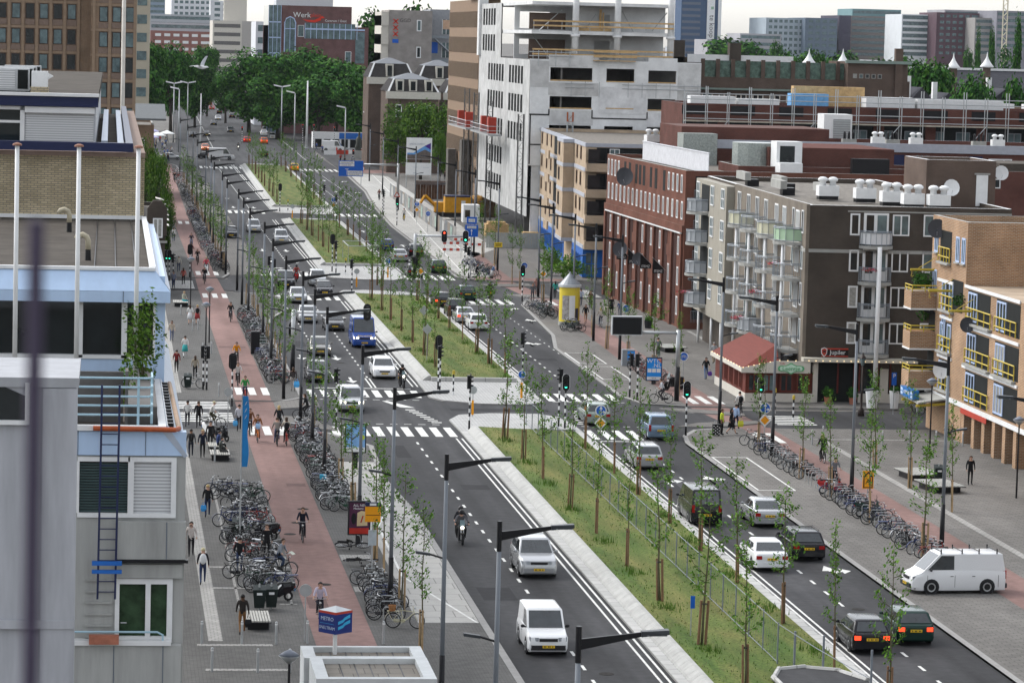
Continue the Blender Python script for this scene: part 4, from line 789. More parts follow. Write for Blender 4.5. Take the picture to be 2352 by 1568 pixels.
part(r,'concrete_crown',wconc,lambda b: (b.box(30,43,-.4,3,31.5,33),b.box(42.003,44,-.3,1.0,23.5,31.5)));part(r,'pillar',mat('dark_stone',(.12,.11,.10),.9,var=.2),lambda b: (b.box(33,36,-1.5,-.31,0,11),b.box(14,17,-1.5,-.31,0,9)))
r = bldg('orange_flats','orange brick flats with yellow balcony rails and hoist beams at the right edge',(56.4,219.5),R(-90),9.2,16,14.7,b_orange,rim=conc)
part(r,'near_wing',b_orange,lambda b: (b.box(9.2,46,6,16,2.7,14.5),b.box(9.2,46,.0,6,2.7,10.5)));part(r,'wing_coping',conc,lambda b: b.box(9.2,46,5.9,6.2,14.5,14.62));part(r,'roof',gravel,lambda b: b.face([(9.2,6.2,14.52),(46,6.2,14.52),(46,16,14.52),(9.2,16,14.52)]))
wb = wmesh(.95,1.7,2,1,mat('pale_blue_frame',(.42,.52,.72),.5),glass2,.12,True);wb2 = wmesh(2.2,1.9,3,1,MATS['pale_blue_frame'],glass,.12)
wins(r,wb,[(.7,12.2),(6.4,11.9),(7.9,11.9),(.6,9.3),(3.4,6.4)]);part(r,'loggia',dark,lambda b: [b.box(x,x+3.0,-.02,-.003,z,z+2.1) for x,z in ((2.2,11.7),(3.2,8.4),(5.6,8.6),(3.0,5.6),(3.0,3.0))]+[b.box(x,x+5.5,-.02,-.003,z,z+2.1) for x,z in ((10,8.2),(10,5.5),(10,2.9),(17,8.2),(17,5.5),(17,2.9))])
wins(r,wb2,[(10.2,8.3),(10.2,5.6),(10.2,3.0),(17.2,8.3),(17.2,5.6),(17.2,3.0)],y=-.03);wins(r,wmesh(1.0,1.9,1,1,MATS['pale_blue_frame'],glass2,.12),[(3.3,8.5),(5.2,8.5),(3.1,5.7),(5.0,5.7),(3.1,3.1),(5.0,3.1)],y=-.03)
part(r,'lintel',white,lambda b: [b.box(x0,x1,-.09,-.004,z,z+.2) for x0,x1,z in ((2,6.2,10.3),(3,6.2,7.85),(2.6,6.4,5.2),(9.2,22.5,10.4),(9.2,22.5,7.75),(9.2,22.5,5.1))]+[b.box(-.3,46,-.1,-.004,2.45,2.75)])
def f(b):
    for x0,x1,z in ((2.2,5.2,11.7),(3.0,6.4,8.5),(2.8,6.2,5.7),(2.8,6.2,3.1),(10,16,8.2),(10,16,5.5),(10,16,2.95),(17,22,8.2),(17,22,5.5)):
        for h in (.35,.95): b.bar((x0,-.14,z+h),(x1,-.14,z+h),.07)
        k = x0
        while k <= x1+.01: b.bar((k,-.14,z),(k,-.14,z+.95),.06);k += (x1-x0)/4
part(r,'yellow_railing',yellowp,f)
part(r,'sill_ledge',conc,lambda b: [b.box(x0,x1,-.3,-.006,z-.16,z-.02) for x0,x1,z in ((2.2,5.2,11.7),(3.0,6.4,8.5),(2.8,6.2,5.7),(2.8,6.2,3.1),(10,16,8.2),(10,16,5.5),(17,22,5.5))])
for z in (8.35,5.6,2.85):
    bb = part(r,'corner_balcony',b_orange,lambda b: b.box(-.4,1.6,-1.75,-.004,z,z+1.15));MB().box(-.42,1.62,-1.78,-.004,z-.12,z).build('slab',white,bb)
    b = MB()
    for h in (1.32,1.55): b.bar((-.4,-1.7,z+h),(1.6,-1.7,z+h),.06);b.bar((1.6,-1.7,z+h),(1.6,0,z+h),.06)
    for p in ((-.4,-1.7),(.6,-1.7),(1.6,-1.7),(1.6,-.8)): b.bar((p[0],p[1],z+1.1),(p[0],p[1],z+1.55),.05)
    b.build('yellow_railing',yellowp,bb);part(r,'balcony_opening',dark,lambda b: b.box(-.2,1.5,-.02,-.005,z+1.15,z+2.5))
for x,z in ((.9,10.95),(6.0,9.9),(11.4,9.0)): hb = part(r,'hoist_beam',yellowp,lambda b: (b.tube([(x,0,z),(x,-1.7,z)],.09,6),b.tube([(x,-.02,z+.8),(x,-1.15,z+.1)],.025,4)));MB().tube([(x,-1.6,z-.08),(x,-1.6,z-.3),(x,-1.66,z-.42),(x,-1.58,z-.5),(x,-1.5,z-.42)],.025,4).build('hook',yellowp,hb)
part(r,'ground_floor',b_orange,lambda b: [b.box(x,x+.7,-.02,.9,0,2.45) for x in (6.4,9.4,12,14.5,17,19.5,22)]+[b.box(-.3,46,.9,1.2,0,2.7)]);part(r,'shop_door',navy,lambda b: [b.box(x,x+1.6,.7,.88,0,2.35) for x in (10.2,12.8,15.3,17.8,20.3)]);part(r,'red_panel',redp,lambda b: (b.box(7.3,9.2,.6,.85,.5,2.3),b.box(9.6,16,-.16,-.11,2.1,2.45)))
part(r,'white_door',white,lambda b: b.box(4.8,6.2,.5,.88,0,2.3))
cp = part(r,'entrance_canopy',conc,lambda b: b.hull([(1.2,-2.0,2.2),(5.6,-2.0,2.2),(5.6,0,2.5),(1.2,0,2.5)],[(1.2,-2.0,2.3),(5.6,-2.0,2.3),(5.6,0,2.6),(1.2,0,2.6)]));MB().tube([(1.4,-2.1,2.05),(1.4,0,2.2)],.1,6).tube([(3.4,-2.1,2.05),(3.4,0,2.2)],.1,6).tube([(5.4,-2.1,2.05),(5.4,0,2.2)],.1,6).build('yellow_beam',yellowp,cp)
sg = thing('shop_sign','blue lit shop sign box above the entrance canopy of the orange flats','sign',(54.3,218.6,2.35),R(-90));MB().box(0,3.6,0,.4,0,.62).build('box',mat('sign_box_blue',(.02,.15,.42),.4),sg);text('lettering','A.YOLDAS',.34,white,sg,(1.75,-.02,.31));MB().box(.1,.7,-.02,-.002,.08,.26).box(.1,.7,-.02,-.002,.34,.54).box(2.9,3.5,-.02,-.002,.08,.26).box(2.9,3.5,-.02,-.002,.34,.54).build('side_panels',mat('sign_pale',(.5,.62,.8),.5),sg)
OD = [((56.15,218.7,7.95),.5,dgrey,'dark satellite dish beside the corner balcony of the orange flats'),((56.1,217.2,13.2),.65,dgrey,'large dark satellite dish high on the orange brick wall'),((56.0,214.2,3.9),.6,white,'white satellite dish hanging over a yellow balcony rail'),((56.0,208.0,7.6),.5,dgrey,'dark satellite dish on a yellow railed loggia at the right edge')]
for p,rd,m,lb in OD: dish(lb,p,R(-15),rd,m,'dishes on the orange flats',.0)
r = bldg('fascia_terrace','long low terrace of flats with pale grey roof fascia and chimneys',(56.5,318),0,60,14,16.6,b_maroon,rim=bandm);part(r,'fascia',bandm,lambda b: b.box(-.1,60,-.12,-.003,15.75,16.6));wins(r,wmesh(2.4,1.9,3,1,white,glass,.12),[(18+4.2*i,13.4) for i in range(9)]);part(r,'dark_recess',navy,lambda b: [b.box(20.6+8*i,22+8*i,-.02,-.003,12.5,15.5) for i in range(5)])
def pots(b,x,y,z): b.box(x-.7,x+.7,y-.4,y+.4,z,z+.7,0);[b.lathe([(.14,z+.7),(.12,z+1.3),(.06,z+1.45)],(x-.45+.45*k,y,0),6,1) for k in range(3)]
t = link('chimney_stack',None);b = MB();pots(b,0,0,0);bm0 = b.mesh('chimney_stack',[conc,black]);bpy.data.objects.remove(t)
for i,(u,Y) in enumerate(((1670,318),(1960,318),(2060,320),(2260,320),(1990,306),(2130,306))):
    x,z = at(u,330,Y);tag(link('chimney_stack',bm0,None,(x,Y+2,16.2 if Y > 310 else 14.4)),'dark chimney stack with three black pots, %s from the left on the terrace roofs' % ORD[[0,2,4,5,3,1][i]].replace('nearest','first'),'chimney','chimney stacks on the terrace roofs')
for i,(u,Y) in enumerate(((1868,318),(2032,318),(2120,318),(2310,318))):
    x,z = at(u,330,Y);dup(v0,(x,Y+3,16.25),0,'white roof ventilator on the pale fascia terrace, %s from the left' % ORD[i].replace('nearest','first'),'ventilators on the fascia terrace',scale=(.8,.8,.8))
r = bldg('red_rear_house','red brick rear terrace with white window strips behind the apartment house',(57.5,296),0,60,10,14.9,b_maroon);wins(r,wmesh(1.8,.9,2,1,white,glass,.1),[(1.5+4.3*i,13.3) for i in range(10)]);part(r,'grey_dormer',b_dark,lambda b: b.box(25,60,1,9,14.5,15.6));part(r,'dark_annex',black,lambda b: (b.box(10.5,14,-.8,-.003,10,15.8),b.box(30,36,-.6,-.003,11,14.5)))
wv = thing('vent_tower','tall white ventilation tower with a louvred panel in front of the scaffolding','vent tower',(74.0,335,0));MB().box(0,3.0,0,3.2,0,19.0).build('shaft',white,wv);MB().box(1.0,2.8,-.06,-.003,15.6,18.5).build('louvre',mat('louvre_slats',(.30,.31,.31),.6,var=0),wv)
b = MB();[b.box(1.0,2.8,-.12,-.062,15.62+.24*k,15.74+.24*k) for k in range(12)];b.build('louvre_blade',galv,wv)
r = bldg('scaffolded_flats','long red brick flats under renovation behind scaffolding',(62,352),0,66,14,19.5,b_maroon,rim=black);part(r,'storey_band',black,lambda b: [b.box(-.1+5.4*i,2.6+5.4*i,-.06,-.003,18.3,19.3) for i in range(12)]);part(r,'gallery',dark,lambda b: (b.box(0,66,-.03,-.003,14.6,17.6),b.box(0,66,-.03,-.003,10,13.6)));wins(r,wmesh(1.6,2.2,2,1,mat('dull_frame',(.20,.22,.24),.6),glass2,.1),[(1.6+2.9*i,14.8) for i in range(22)],y=-.04);part(r,'party_wall',b_maroon,lambda b: [b.box(3.9+5.8*i,5.0+5.8*i,-.5,-.031,10,17.8) for i in range(11)])
part(r,'roof_kit',white,lambda b: (b.box(1,6,1,3,19.1,20.3),b.box(6.4,11,1.5,3,19.1,20.1),b.box(20.5,26,.5,3,19.1,20.6),b.box(26.3,36,.5,3,19.1,20.5)));part(r,'blue_tarp',mat('blue_tarp',(.16,.38,.66),.6,var=.2),lambda b: b.box(12.2,16.4,1,3,19.1,20.8));part(r,'timber_stack',timber,lambda b: b.box(13,21,3.5,5,19.1,21.6))
sc_ = thing('scaffolding','long grey tube scaffolding with timber decks along the renovated flats','scaffolding',(62,350.2,0));b = MB()
for k in range(27):
    for y in (0,1.1): b.tube([(2.4*k,y,0),(2.4*k,y,21.4 if k % 2 else 20.8)],.055,4)
for z in (12.3,14.0,15.6,17.9,18.6,20.0,20.6): b.tube([(0,0,z),(63,0,z)],.045,4)
for k in range(0,26,4): b.tube([(2.4*k,-.05,12.2),(2.4*k+4.8,-.05,17.8)],.045,4)
b.build('tubes',galv,sc_);MB().box(0,63,0,1.1,17.55,17.68).box(0,63,0,1.1,12.0,12.13).build('deck',mat('deck_boards',(.36,.33,.27),.8,var=.2),sc_);b = MB();[b.box(.9*k,.9*k+.45,-.08,-.05,14.45,14.6,k % 2) for k in range(70)];b.build('warning_tape',[redp,white],sc_)
t = tag(MB().ell((62+4.2,334.5,16.6),.9,.6,.5,8,5).build('tarpaulin',mat('orange_tarp',(.75,.14,.03),.7,var=.15)),'bright orange tarpaulin heap left of the white vent tower','tarpaulin')
r = bldg('school_block','long brown brick building with a pillared roof gallery and glazed strip',(78,432),0,29,14,21.6,b_brown,rim=conc);part(r,'gallery_post',b_brown,lambda b: [b.box(.4+2.05*i,.9+2.05*i,-.1,.3,21.6,24.0) for i in range(14)]);part(r,'gallery_glass',mat('green_glass',(.10,.16,.13),.2,var=.5),lambda b: b.box(.9,27,.35,.45,21.6,23.8));part(r,'cornice',mat('verdigris',(.22,.28,.25),.8,var=.1),lambda b: b.box(-.3,21,-.6,-.003,19.9,20.15));wins(r,wmesh(1.5,1.7,2,1,cream,glass,.14),[(.6+2.3*i,17.7) for i in range(9)])
r = bldg('boiler_house','square brown brick block with five small windows and a tall chimney shaft',(98,430),0,8.2,12,24.1,b_brown,rim=mat('verdigris'),cat='building');part(r,'chimney',b_brown,lambda b: b.box(6.4,7.4,-.4,.6,10,26));wins(r,wmesh(.55,.6,1,1,conc,glass,.08),[(.7+.85*i,21.9) for i in range(5)]);part(r,'orange_sheet',mat('orange_tarp'),lambda b: b.box(6.0,6.4,-.46,-.41,14.5,17.6));part(r,'cornice',mat('verdigris'),lambda b: b.box(-.4,8.6,-.5,-.003,23.9,24.3))
r = bldg('brick_terrace','low brown brick terrace stretching right behind the scaffolding',(106,432),0,50,14,18.3,mat('tan_wall',(.22,.16,.11),.85,var=.15));part(r,'roof_boxes',white,lambda b: [b.box(8+3.2*i,9.8+3.2*i,2,3.5,17.9,18.9) for i in range(9)])
r = bldg('flat_roof_school','flat roofed pavilion with a white fascia and dark glazing behind the pillared gallery',(82,480),0,19,16,23.9,b_dark,rim=white);part(r,'fascia',white,lambda b: b.box(3,19,-.12,-.003,23.2,24.4));part(r,'glazing',glass,lambda b: b.box(4,18,-.04,-.003,21.2,23.1));part(r,'chimney',b_dark,lambda b: (b.box(1,2.6,0,2,20,26.4),b.box(9.3,11,-.5,1.5,20,26.2)));wins(r,wmesh(1.4,1.6,2,1,yellowp,glass,.1),[(5,21.3),(10.8,21.3),(15,21.3)],y=-.05)
r = bldg('hall_roofs','long slate roofed hall with white ridge behind the boiler house',(104,560),0,62,20,17.5,b_dark);part(r,'slate_roof',MATS['slate'],lambda b: b.extx([(-.5,17.5),(20,17.5),(10,22.6)],-12,62));part(r,'ridge',white,lambda b: b.box(-12,62,9.6,10.4,22.5,22.9))
for i,u in enumerate((1859,1937,2191,2268)):
    x,z = at(u,(112,112,122,120)[i],560);t = thing('roof_cupola','white onion-shaped roof cupola on a brick drum, %s from the left' % ORD[i].replace('nearest','first'),'cupola',(x,560,z-4.3),group='white cupolas along the hall roof');MB().lathe([(.7,-3),(.7,1.6)],(0,0,0),10).build('drum',b_brown,t);MB().lathe([(1.2,1.6),(1.25,1.8),(.8,2.3),(.35,3.0),(.12,3.6),(.03,4.3)],(0,0,0),12).build('cap',white,t,smooth=True)
for i,(u,v,Y,w,h_) in enumerate(((2118,182,470,2.6,21.5),(2180,196,500,3,22),(2312,186,500,4,22))):
    x,z = at(u,v,Y);r = bldg('gable_house',['small house with a pale chimney and dark pitched roof left of the round trees','small brown gabled house among the round trees','small pale gabled house at the far right behind the trees'][i],(x-w/2,Y),0,w,10,z-3,b_brown if i < 2 else cream,cat='house');part(r,'roof',MATS['slate'],lambda b: b.ext([(-.3,z-3),(w+.3,z-3),(w/2,z-1.2)],-.2,10));part(r,'chimney',white,lambda b: b.box(-.8,-.1,1,2,z-4,z+.4))
r = bldg('job_centre','plum brick office with an arched window and a red swoosh logo above the trees',(40.4,850),0,26,30,27.8,b_plum);part(r,'upper_storey',b_plum,lambda b: b.box(3.4,21.5,-.02,28,27.5,33));part(r,'corner_glass',glass2,lambda b: (b.box(0,3.3,-.05,28,0,33),b.box(22.6,25,-.06,-.003,18.5,26.6)));part(r,'mullion',MATS['pale_blue_frame'],lambda b: [b.box(x,x+.12,-.12,-.051,0,33) for x in (0,1.1,2.2,3.2)]+[b.box(0,3.3,-.12,-.051,z,z+.3) for z in (28.5,24.5,20.5)])
part(r,'window_band',glass2,lambda b: b.box(9.4,22.5,-.06,-.03,24.6,28.6));part(r,'band_frame',MATS['pale_blue_frame'],lambda b: (b.box(9.4,25,-.2,-.065,26.9,27.3),[b.box(9.4+1.5*k,9.55+1.5*k,-.12,-.065,24.6,28.6) for k in range(10)]))
aw = part(r,'arched_window',glass2,lambda b: b.ext([(4.2,21),(7.0,21),(7.0,28.6),(6.6,29.6),(5.6,30.1),(4.6,29.6),(4.2,28.6)],-.1,-.03));MB().tube([(4.2,-.15,21),(4.2,-.15,28.6),(4.6,-.15,29.6),(5.6,-.15,30.1),(6.6,-.15,29.6),(7.0,-.15,28.6),(7.0,-.15,21)],.16,5).tube([(5.6,-.15,21),(5.6,-.15,30)],.08,4).tube([(4.2,-.15,27),(7,-.15,27)],.12,4).build('frame',MATS['pale_blue_frame'],aw)
wins(r,wmesh(1.6,3,1,1,white,glass2,.12),[(7.6,25),(20,18.5)],y=-.03);text('lettering','Werk',1.9,white,r,(8.6,-.08,30.6));text('lettering','plein',1.5,mat('sign_red',(.62,.04,.02),.5),r,(12.2,-.08,30.6));text('lettering','Centrum / Oost',.85,white,r,(17.4,-.08,29.3));part(r,'swoosh',MATS['sign_red'],lambda b: b.hull([(8.8,-.1,29.5),(10.2,-.1,28.9),(12,-.1,28.8),(13.6,-.1,29.4),(13.5,-.1,29.8),(14.6,-.1,30.0),(13.9,-.1,30.5),(12.9,-.1,29.9),(11.8,-.1,29.4),(10.2,-.1,29.4)],[(8.8,-.03,29.5),(10.2,-.03,28.9),(12,-.03,28.8),(13.6,-.03,29.4),(13.5,-.03,29.8),(14.6,-.03,30.0),(13.9,-.03,30.5),(12.9,-.03,29.9),(11.8,-.03,29.4),(10.2,-.03,29.4)]));part(r,'roof_plant',mat('pale_cladding'),lambda b: b.box(2.2,17,6,20,33,37))
r = bldg('health_office','grey brick slab with red cross emblems on its blank wall beside glazed galleries',(59,700),0,9.3,20,31.4,b_grey);part(r,'side_strip',cream,lambda b: [b.box(-1.6,-.01,.1,18,z,z+2.2) for z in (16,20,24,28)]+[b.box(-1.6,-.01,.3,18,0,31)]);wins(r,wmesh(1.0,2.4,1,1,white,glass,.2),[(6.0,27),(6.0,21.3),(6.0,15.8)])
text('lettering','GGD',1.1,mat('dark_letters',(.10,.09,.09),.6),r,(3.5,-.05,29.2));b = MB()
for k in range(3):
    z = 29.0-1.35*k
    for s_ in (1,-1): b.hull([(.8,-.09,z-.5*s_),(1.1,-.09,z-.5*s_),(2.1,-.09,z+.5*s_),(1.8,-.09,z+.5*s_)],[(.8,-.04,z-.5*s_),(1.1,-.04,z-.5*s_),(2.1,-.04,z+.5*s_),(1.8,-.04,z+.5*s_)])
b.build('cross_emblem',MATS['sign_red'],r);part(r,'wave_emblem',signblue,lambda b: b.box(.8,2.1,-.08,-.003,24.4,25.2))
r2 = bldg('gallery_block','grey block of glazed open galleries right of the red cross wall',(68.4,706),0,13,16,31.8,mat('gallery_grey',(.30,.31,.33),.7,var=.1))
for j in range(4):
    z = 11.5+5.0*j;part(r2,'window_band',glass2,lambda b: b.box(2.6,12.6,-.05,-.003,z,z+3.2));part(r2,'frame',white,lambda b: [b.box(2.6+.85*k,2.75+.85*k,-.12,-.051,z,z+3.2) for k in range(12)]);part(r2,'gallery_rail',grey,lambda b: b.box(0,13,-1.4,-1.3,z-.9,z-.3))
part(r2,'orange_blind',mat('peach_blind',(.60,.40,.28),.8,var=.1),lambda b: (b.box(2.8,7,-.14,-.121,27.6,29.6),b.box(7.9,12.4,-.14,-.121,27.6,29.6)));part(r2,'stair',grey,lambda b: [b.bar((.4,-1.0,26-5*k),(5,-1.0,22-5*k),.35) for k in range(3)]);part(r2,'blue_panel',signblue,lambda b: b.box(.2,1.8,-.08,-.003,22.4,24.8))
def mansard(name,label,x,y,w,d,zc,zr,dorm):
    r = bldg(name,label,(x,y),0,w,d,zc,b_brown,cat='house');part(r,'cornice',mat('cream_stone',(.55,.53,.47),.7,var=.08),lambda b: b.box(-.4,w+.4,-.5,-.003,zc-1.3,zc+.05))
    rf = part(r,'roof',mat('dark_tiles',(.045,.042,.042),.9,var=.2,spec=.08),lambda b: b.hull([(-.2,-.2,zc+.06),(w+.2,-.2,zc+.06),(w+.2,d,zc+.06),(-.2,d,zc+.06)],[(1.2,1.6,zr-.6),(w-1.2,1.6,zr-.6),(w-1.2,d-2,zr-.6),(1.2,d-2,zr-.6)]));MB().hull([(1.1,1.5,zr-.62),(w-1.1,1.5,zr-.62),(w-1.1,d-2,zr-.62),(1.1,d-2,zr-.62)],[(w*.45,d*.45,zr+.5),(w*.55,d*.45,zr+.5),(w*.55,d*.5,zr+.5),(w*.45,d*.5,zr+.5)]).build('roof_cap',mat('lead_roof',(.13,.14,.155),.6,var=.1),rf)
    for px in dorm: dm = MB().box(px,px+1.5,-.1,2,zc+.1,zr-.7).build('dormer',MATS['cream_stone'],rf);MB().box(px+.3,px+1.2,-.14,-.102,zc+.3,zr-1).build('pane',glass,dm)
    for px in (-.15,w-.25): MB().hull([(px,-.35,zc+.07),(px+.4,-.35,zc+.07),(px+.4,-.1,zc+.07),(px,-.1,zc+.07)],[(px+(1.2 if px < 1 else -1.2),1.45,zr-.55),(px+.3+(1.2 if px < 1 else -1.2),1.45,zr-.55),(px+.3+(1.2 if px < 1 else -1.2),1.6,zr-.55),(px+(1.2 if px < 1 else -1.2),1.6,zr-.55)]).build('corner_trim',white,rf)
    for j in range(2): wins(r,wmesh(1.2,2.4,1,2,white,glass,.16),[(px,zc-4.8-4*j) for px in dorm])
    return r
mansard('mansard_house','brown brick town house with a dark mansard roof and cream dormers, nearest the street',52.2,618,9.6,16,15.4,18.4,(1.5,4,7));mansard('mansard_house','second mansard house behind with round-headed dormers and white trim',51,650,9,14,17.6,21,(3.4,));mansard('mansard_house','third mansard house with a light lead roof, right of the others behind',60.6,646,8.6,14,17.6,20.8,(3.4,));mansard('mansard_house','fourth mansard house with orange tiles at the right end next to the ribbed office',63.5,622,8.5,14,15.3,18.4,(2,5.4))
r = bldg('low_kiosk','long low white kiosk row with a blue fascia under the dark trees',(46,745),0,12,5,3.6,white);part(r,'fascia',cobalt,lambda b: b.box(6,12,-.1,-.003,2.2,3.6));part(r,'openings',dark,lambda b: [b.box(.5+2*i,2+2*i,-.03,-.004,.2,2.1) for i in range(6)])
r = bldg('metro_kiosk','grey concrete kiosk with a rounded dark opening near the billboard square',(57,700),0,9,6,3.8,white);part(r,'opening',dark,lambda b: (b.box(.6,3.6,-.03,-.003,0,3),b.box(6,8.5,-.03,-.003,0,3)));part(r,'drum',conc,lambda b: b.lathe([(1.6,0),(1.6,5.0)],(4.6,-1.6,0),14))
def far(name,label,u0,u1,v,Y,D,wm,floors=0,gm=glass2,fl0=0,cat='building',band=None,z1=None,bh=.5,mull=0):
    x0,z = at(u0,v,Y);x1,z2 = at(u1,v,Y);z = z1 or (z+z2)/2
    r = bldg(name,label,(x0,Y),0,x1-x0,D,z,wm,wm,par=.3)
    for j in range(floors):
        zz_ = z-3.4*(j+1)+.7;part(r,'window_band',gm,lambda b: b.box(.6,x1-x0-.6,-.08,-.003,zz_,zz_+3.4*bh))
        if mull: part(r,'mullions',wm,lambda b: [b.box(.6+mull*k,.6+mull*k+mull*.35,-.2,-.085,zz_,zz_+3.4*bh) for k in range(int((x1-x0-1.2)/mull))])
    if band: part(r,'roof_band',band,lambda b: b.box(-.2,x1-x0+.2,-.3,-.004,z-.9,z+.2))
    return r,x1-x0,z
def fm(n,c): return mat(n,c,.8,var=.08,scale=.2)
far('balcony_slab','cream slab of flats with balconies peeping out behind the brown tower',309,346,-20,620,40,fm('far_cream',(.42,.38,.30)),6)
far('white_tower','white office tower with small square windows, left in the far skyline',395,503,-40,2000,40,fm('far_white',(.62,.64,.67)),8,glass2,mull=3.2)
far('glass_tower','grey blue glass tower left of the white tower in the far skyline',335,380,-40,2150,40,fm('far_blue',(.22,.28,.36)),8)
far('white_tower','second white tower with sparse windows, right of the first in the skyline',484,530,2,1950,30,fm('far_white2',(.60,.62,.64)),5,mull=5)
far('glass_block','grey glass block between the white towers',460,486,0,2100,40,fm('far_grey',(.36,.40,.44)),6)
far('grey_hall','long grey glass hall in front of the white towers',345,484,34,1850,30,fm('far_grey2',(.40,.42,.45)),2)
far('brick_office','red brick office with white window groups and a grey top floor above the left trees',346,488,72,1620,25,fm('far_red',(.26,.12,.10)),5,white,mull=4.5,bh=.4)
far('brick_office','grey recessed top floor with glazing above the red brick office',345,488,53,1632,20,fm('far_grey2',(.40,.42,.45)),1)
r,w_,z_ = far('stepped_office','cream office with curved striped floors beside the avenue of trees',489,556,48,1300,40,cream,7,mat('grey_strip',(.14,.135,.13),.6),bh=.42);part(r,'side_tower',mat('pale_stone',(.40,.38,.36),.8),lambda b: b.box(w_,w_+6,0,30,0,z_));part(r,'roof_cabin',cream,lambda b: (b.box(4.5,13.5,5,12,z_,z_+9),b.box(6,11,6,11,z_+9,z_+15)));
far('white_annex','small white annex right of the cream striped office',588,622,50,920,30,fm('far_white',(.6,.6,.6)),4)
r,w_,z_ = far('blue_tower','tall blue glass office tower with a vertical white banner, alone against the sky',1572,1657,-200,1900,22,fm('tower_blue',(.055,.095,.17)),0)
for k in range(28): part(r,'window_band',mat('tower_band',(.12,.14,.18),.3),lambda b: b.box(.5,w_*.52,-.1,-.003,26+3.6*k-10,27.6+3.6*k-10))
bn = thing('banner','tall white banner with vertical lettering hung on the blue tower','banner',(0,0,0));bx,bz = at(1624,40,1899);bn.location = (bx+2.3,1899.2,0);MB().box(-2.3,2.3,0,.3,24,110).build('cloth',white,bn);text('lettering','huren',4.6,mat('dark_letters'),bn,(.6,-.1,57),roll=R(-90));text('lettering','te koop',4.2,mat('dark_letters'),bn,(.6,-.1,36),roll=R(-90));MB().box(0,1.6,-.1,-.01,46,47.6).build('green_mark',mat('mint_mark',(.30,.45,.33),.7),bn)
b2 = tag(MB().box(0,1.8,0,.3,24,110).build('banner',white,None,(at(1650,40,1899)[0],1899.2,0)),'narrow second white banner at the right edge of the blue tower','banner')
far('dock_building','low grey office just left of the blue tower foot',1548,1574,108,1850,30,fm('far_grey2',(.4,.42,.45)),2)
far('dock_building','long stepped grey glass office right of the blue tower foot',1625,1790,93,1750,40,fm('far_grey3',(.34,.34,.36)),4);far('dock_building','upper set-back storeys with pink roof line on the long grey office',1700,1795,78,1770,40,fm('far_grey3',(.34,.34,.36)),3)
far('dock_building','pale glass office block in the middle of the right skyline',1760,1850,42,1850,50,fm('far_glass',(.36,.42,.47)),6,glass2,mull=3);far('dock_building','dark blue grey ribbed block right of the pale glass office',1850,1924,42,1840,50,fm('far_slate',(.13,.17,.22)),6,glass2,mull=4)
far('dock_building','dark flank of the twin blocks in the right skyline',1928,1955,36,1860,50,fm('far_dark',(.075,.07,.10)),0);far('dock_building','grey brown balcony flats in the right skyline',1955,2066,38,1880,50,fm('far_brown',(.22,.19,.18)),7);r_,w_,z_ = far('dock_building','teal glass top storey above the grey brown balcony flats',1958,2070,22,1900,40,fm('far_teal',(.16,.28,.30)),1)
far('dock_building','white glass block with bright floor bands in the right skyline',2072,2152,34,1800,40,fm('far_white3',(.66,.69,.71)),7,glass2,bh=.62);far('dock_building','dark plum brick block with small white windows in the right skyline',2152,2250,30,1780,40,fm('far_plum',(.10,.06,.075)),7,glass2,mull=3.6,bh=.45);far('dock_building','grey top storeys above the dark plum block',2170,2272,24,1800,40,fm('far_grey3',(.3,.3,.34)),2)
far('dock_building','grey flats with open balconies beside the crane',2240,2300,42,1760,40,fm('far_grey4',(.30,.29,.28)),6);far('dock_building','half finished grey block behind the crane at the right edge',2290,2380,26,1750,40,fm('far_grey5',(.22,.22,.25)),6)
far('white_gallery','low white colonnaded row in front of the right skyline',2010,2190,152,1100,20,fm('far_white2',(.6,.6,.62)),1,glass2,mull=2.2);far('curved_hall','low white rounded hall end in front of the skyline',2018,2060,140,1150,30,fm('far_white2',(.6,.6,.62)),0);far('brick_row','low orange brick row among the far trees',1850,1925,152,1000,20,fm('far_orange',(.36,.15,.09)),1)
x,z = at(2308,60,1700);t = thing('tower_crane','pale tower crane mast rising at the far right of the skyline','crane',(x,1700,0));b = MB();
for k in range(30): b.tube([(-1.2,0,2.6*k),(1.2,0,2.6*k+2.6)] if k % 2 else [(1.2,0,2.6*k),(-1.2,0,2.6*k+2.6)],.25,3)
b.bar((-1.2,0,0),(-1.2,0,80),.5);b.bar((1.2,0,0),(1.2,0,80),.5);b.build('mast',mat('crane_yellow',(.60,.55,.42),.6),t)
x0,y0 = 10.6,119.0
r = thing('metro_entrance','pale concrete metro entrance with a sunken stone slab roof at the bottom of the view','metro entrance',(0,0,0))
mzt = 3.2;P0 = G(690,1482,mzt);P1 = G(965,1482,mzt);Q0 = G(712,1512,mzt);Q1 = G(984,1512,mzt);S0 = G(722,1559,mzt);S1 = G(1004,1562,mzt)
wht = mat('white_concrete',(.60,.62,.62),.8,var=.10,scale=1.2);slabm = ground_mat('roof_slabs',(.25,.23,.20),(.28,.255,.22),(.9,1.0,.02),blot=.12)
X0,X1 = P0[0],P1[0];r.location = (0,0,0)
def f(b):
    for (xa,xb,ya,yb,zt) in ((X0,X1,P0[1],Q0[1]+.2,mzt),(Q0[0]-.02,S1[0],Q0[1],S0[1]-.2,mzt+.06)):
        lo,hi = min(ya,yb),max(ya,yb);b.box(xa,xb,lo,hi,0,zt-.3);b.box(xa,xb,lo,lo+.35,zt-.3,zt);b.box(xa,xb,hi-.25,hi,zt-.3,zt);b.box(xa,xa+.45,lo+.35,hi-.25,zt-.3,zt);b.box(xb-.45,xb,lo+.35,hi-.25,zt-.3,zt)
part(r,'wall',wht,f)
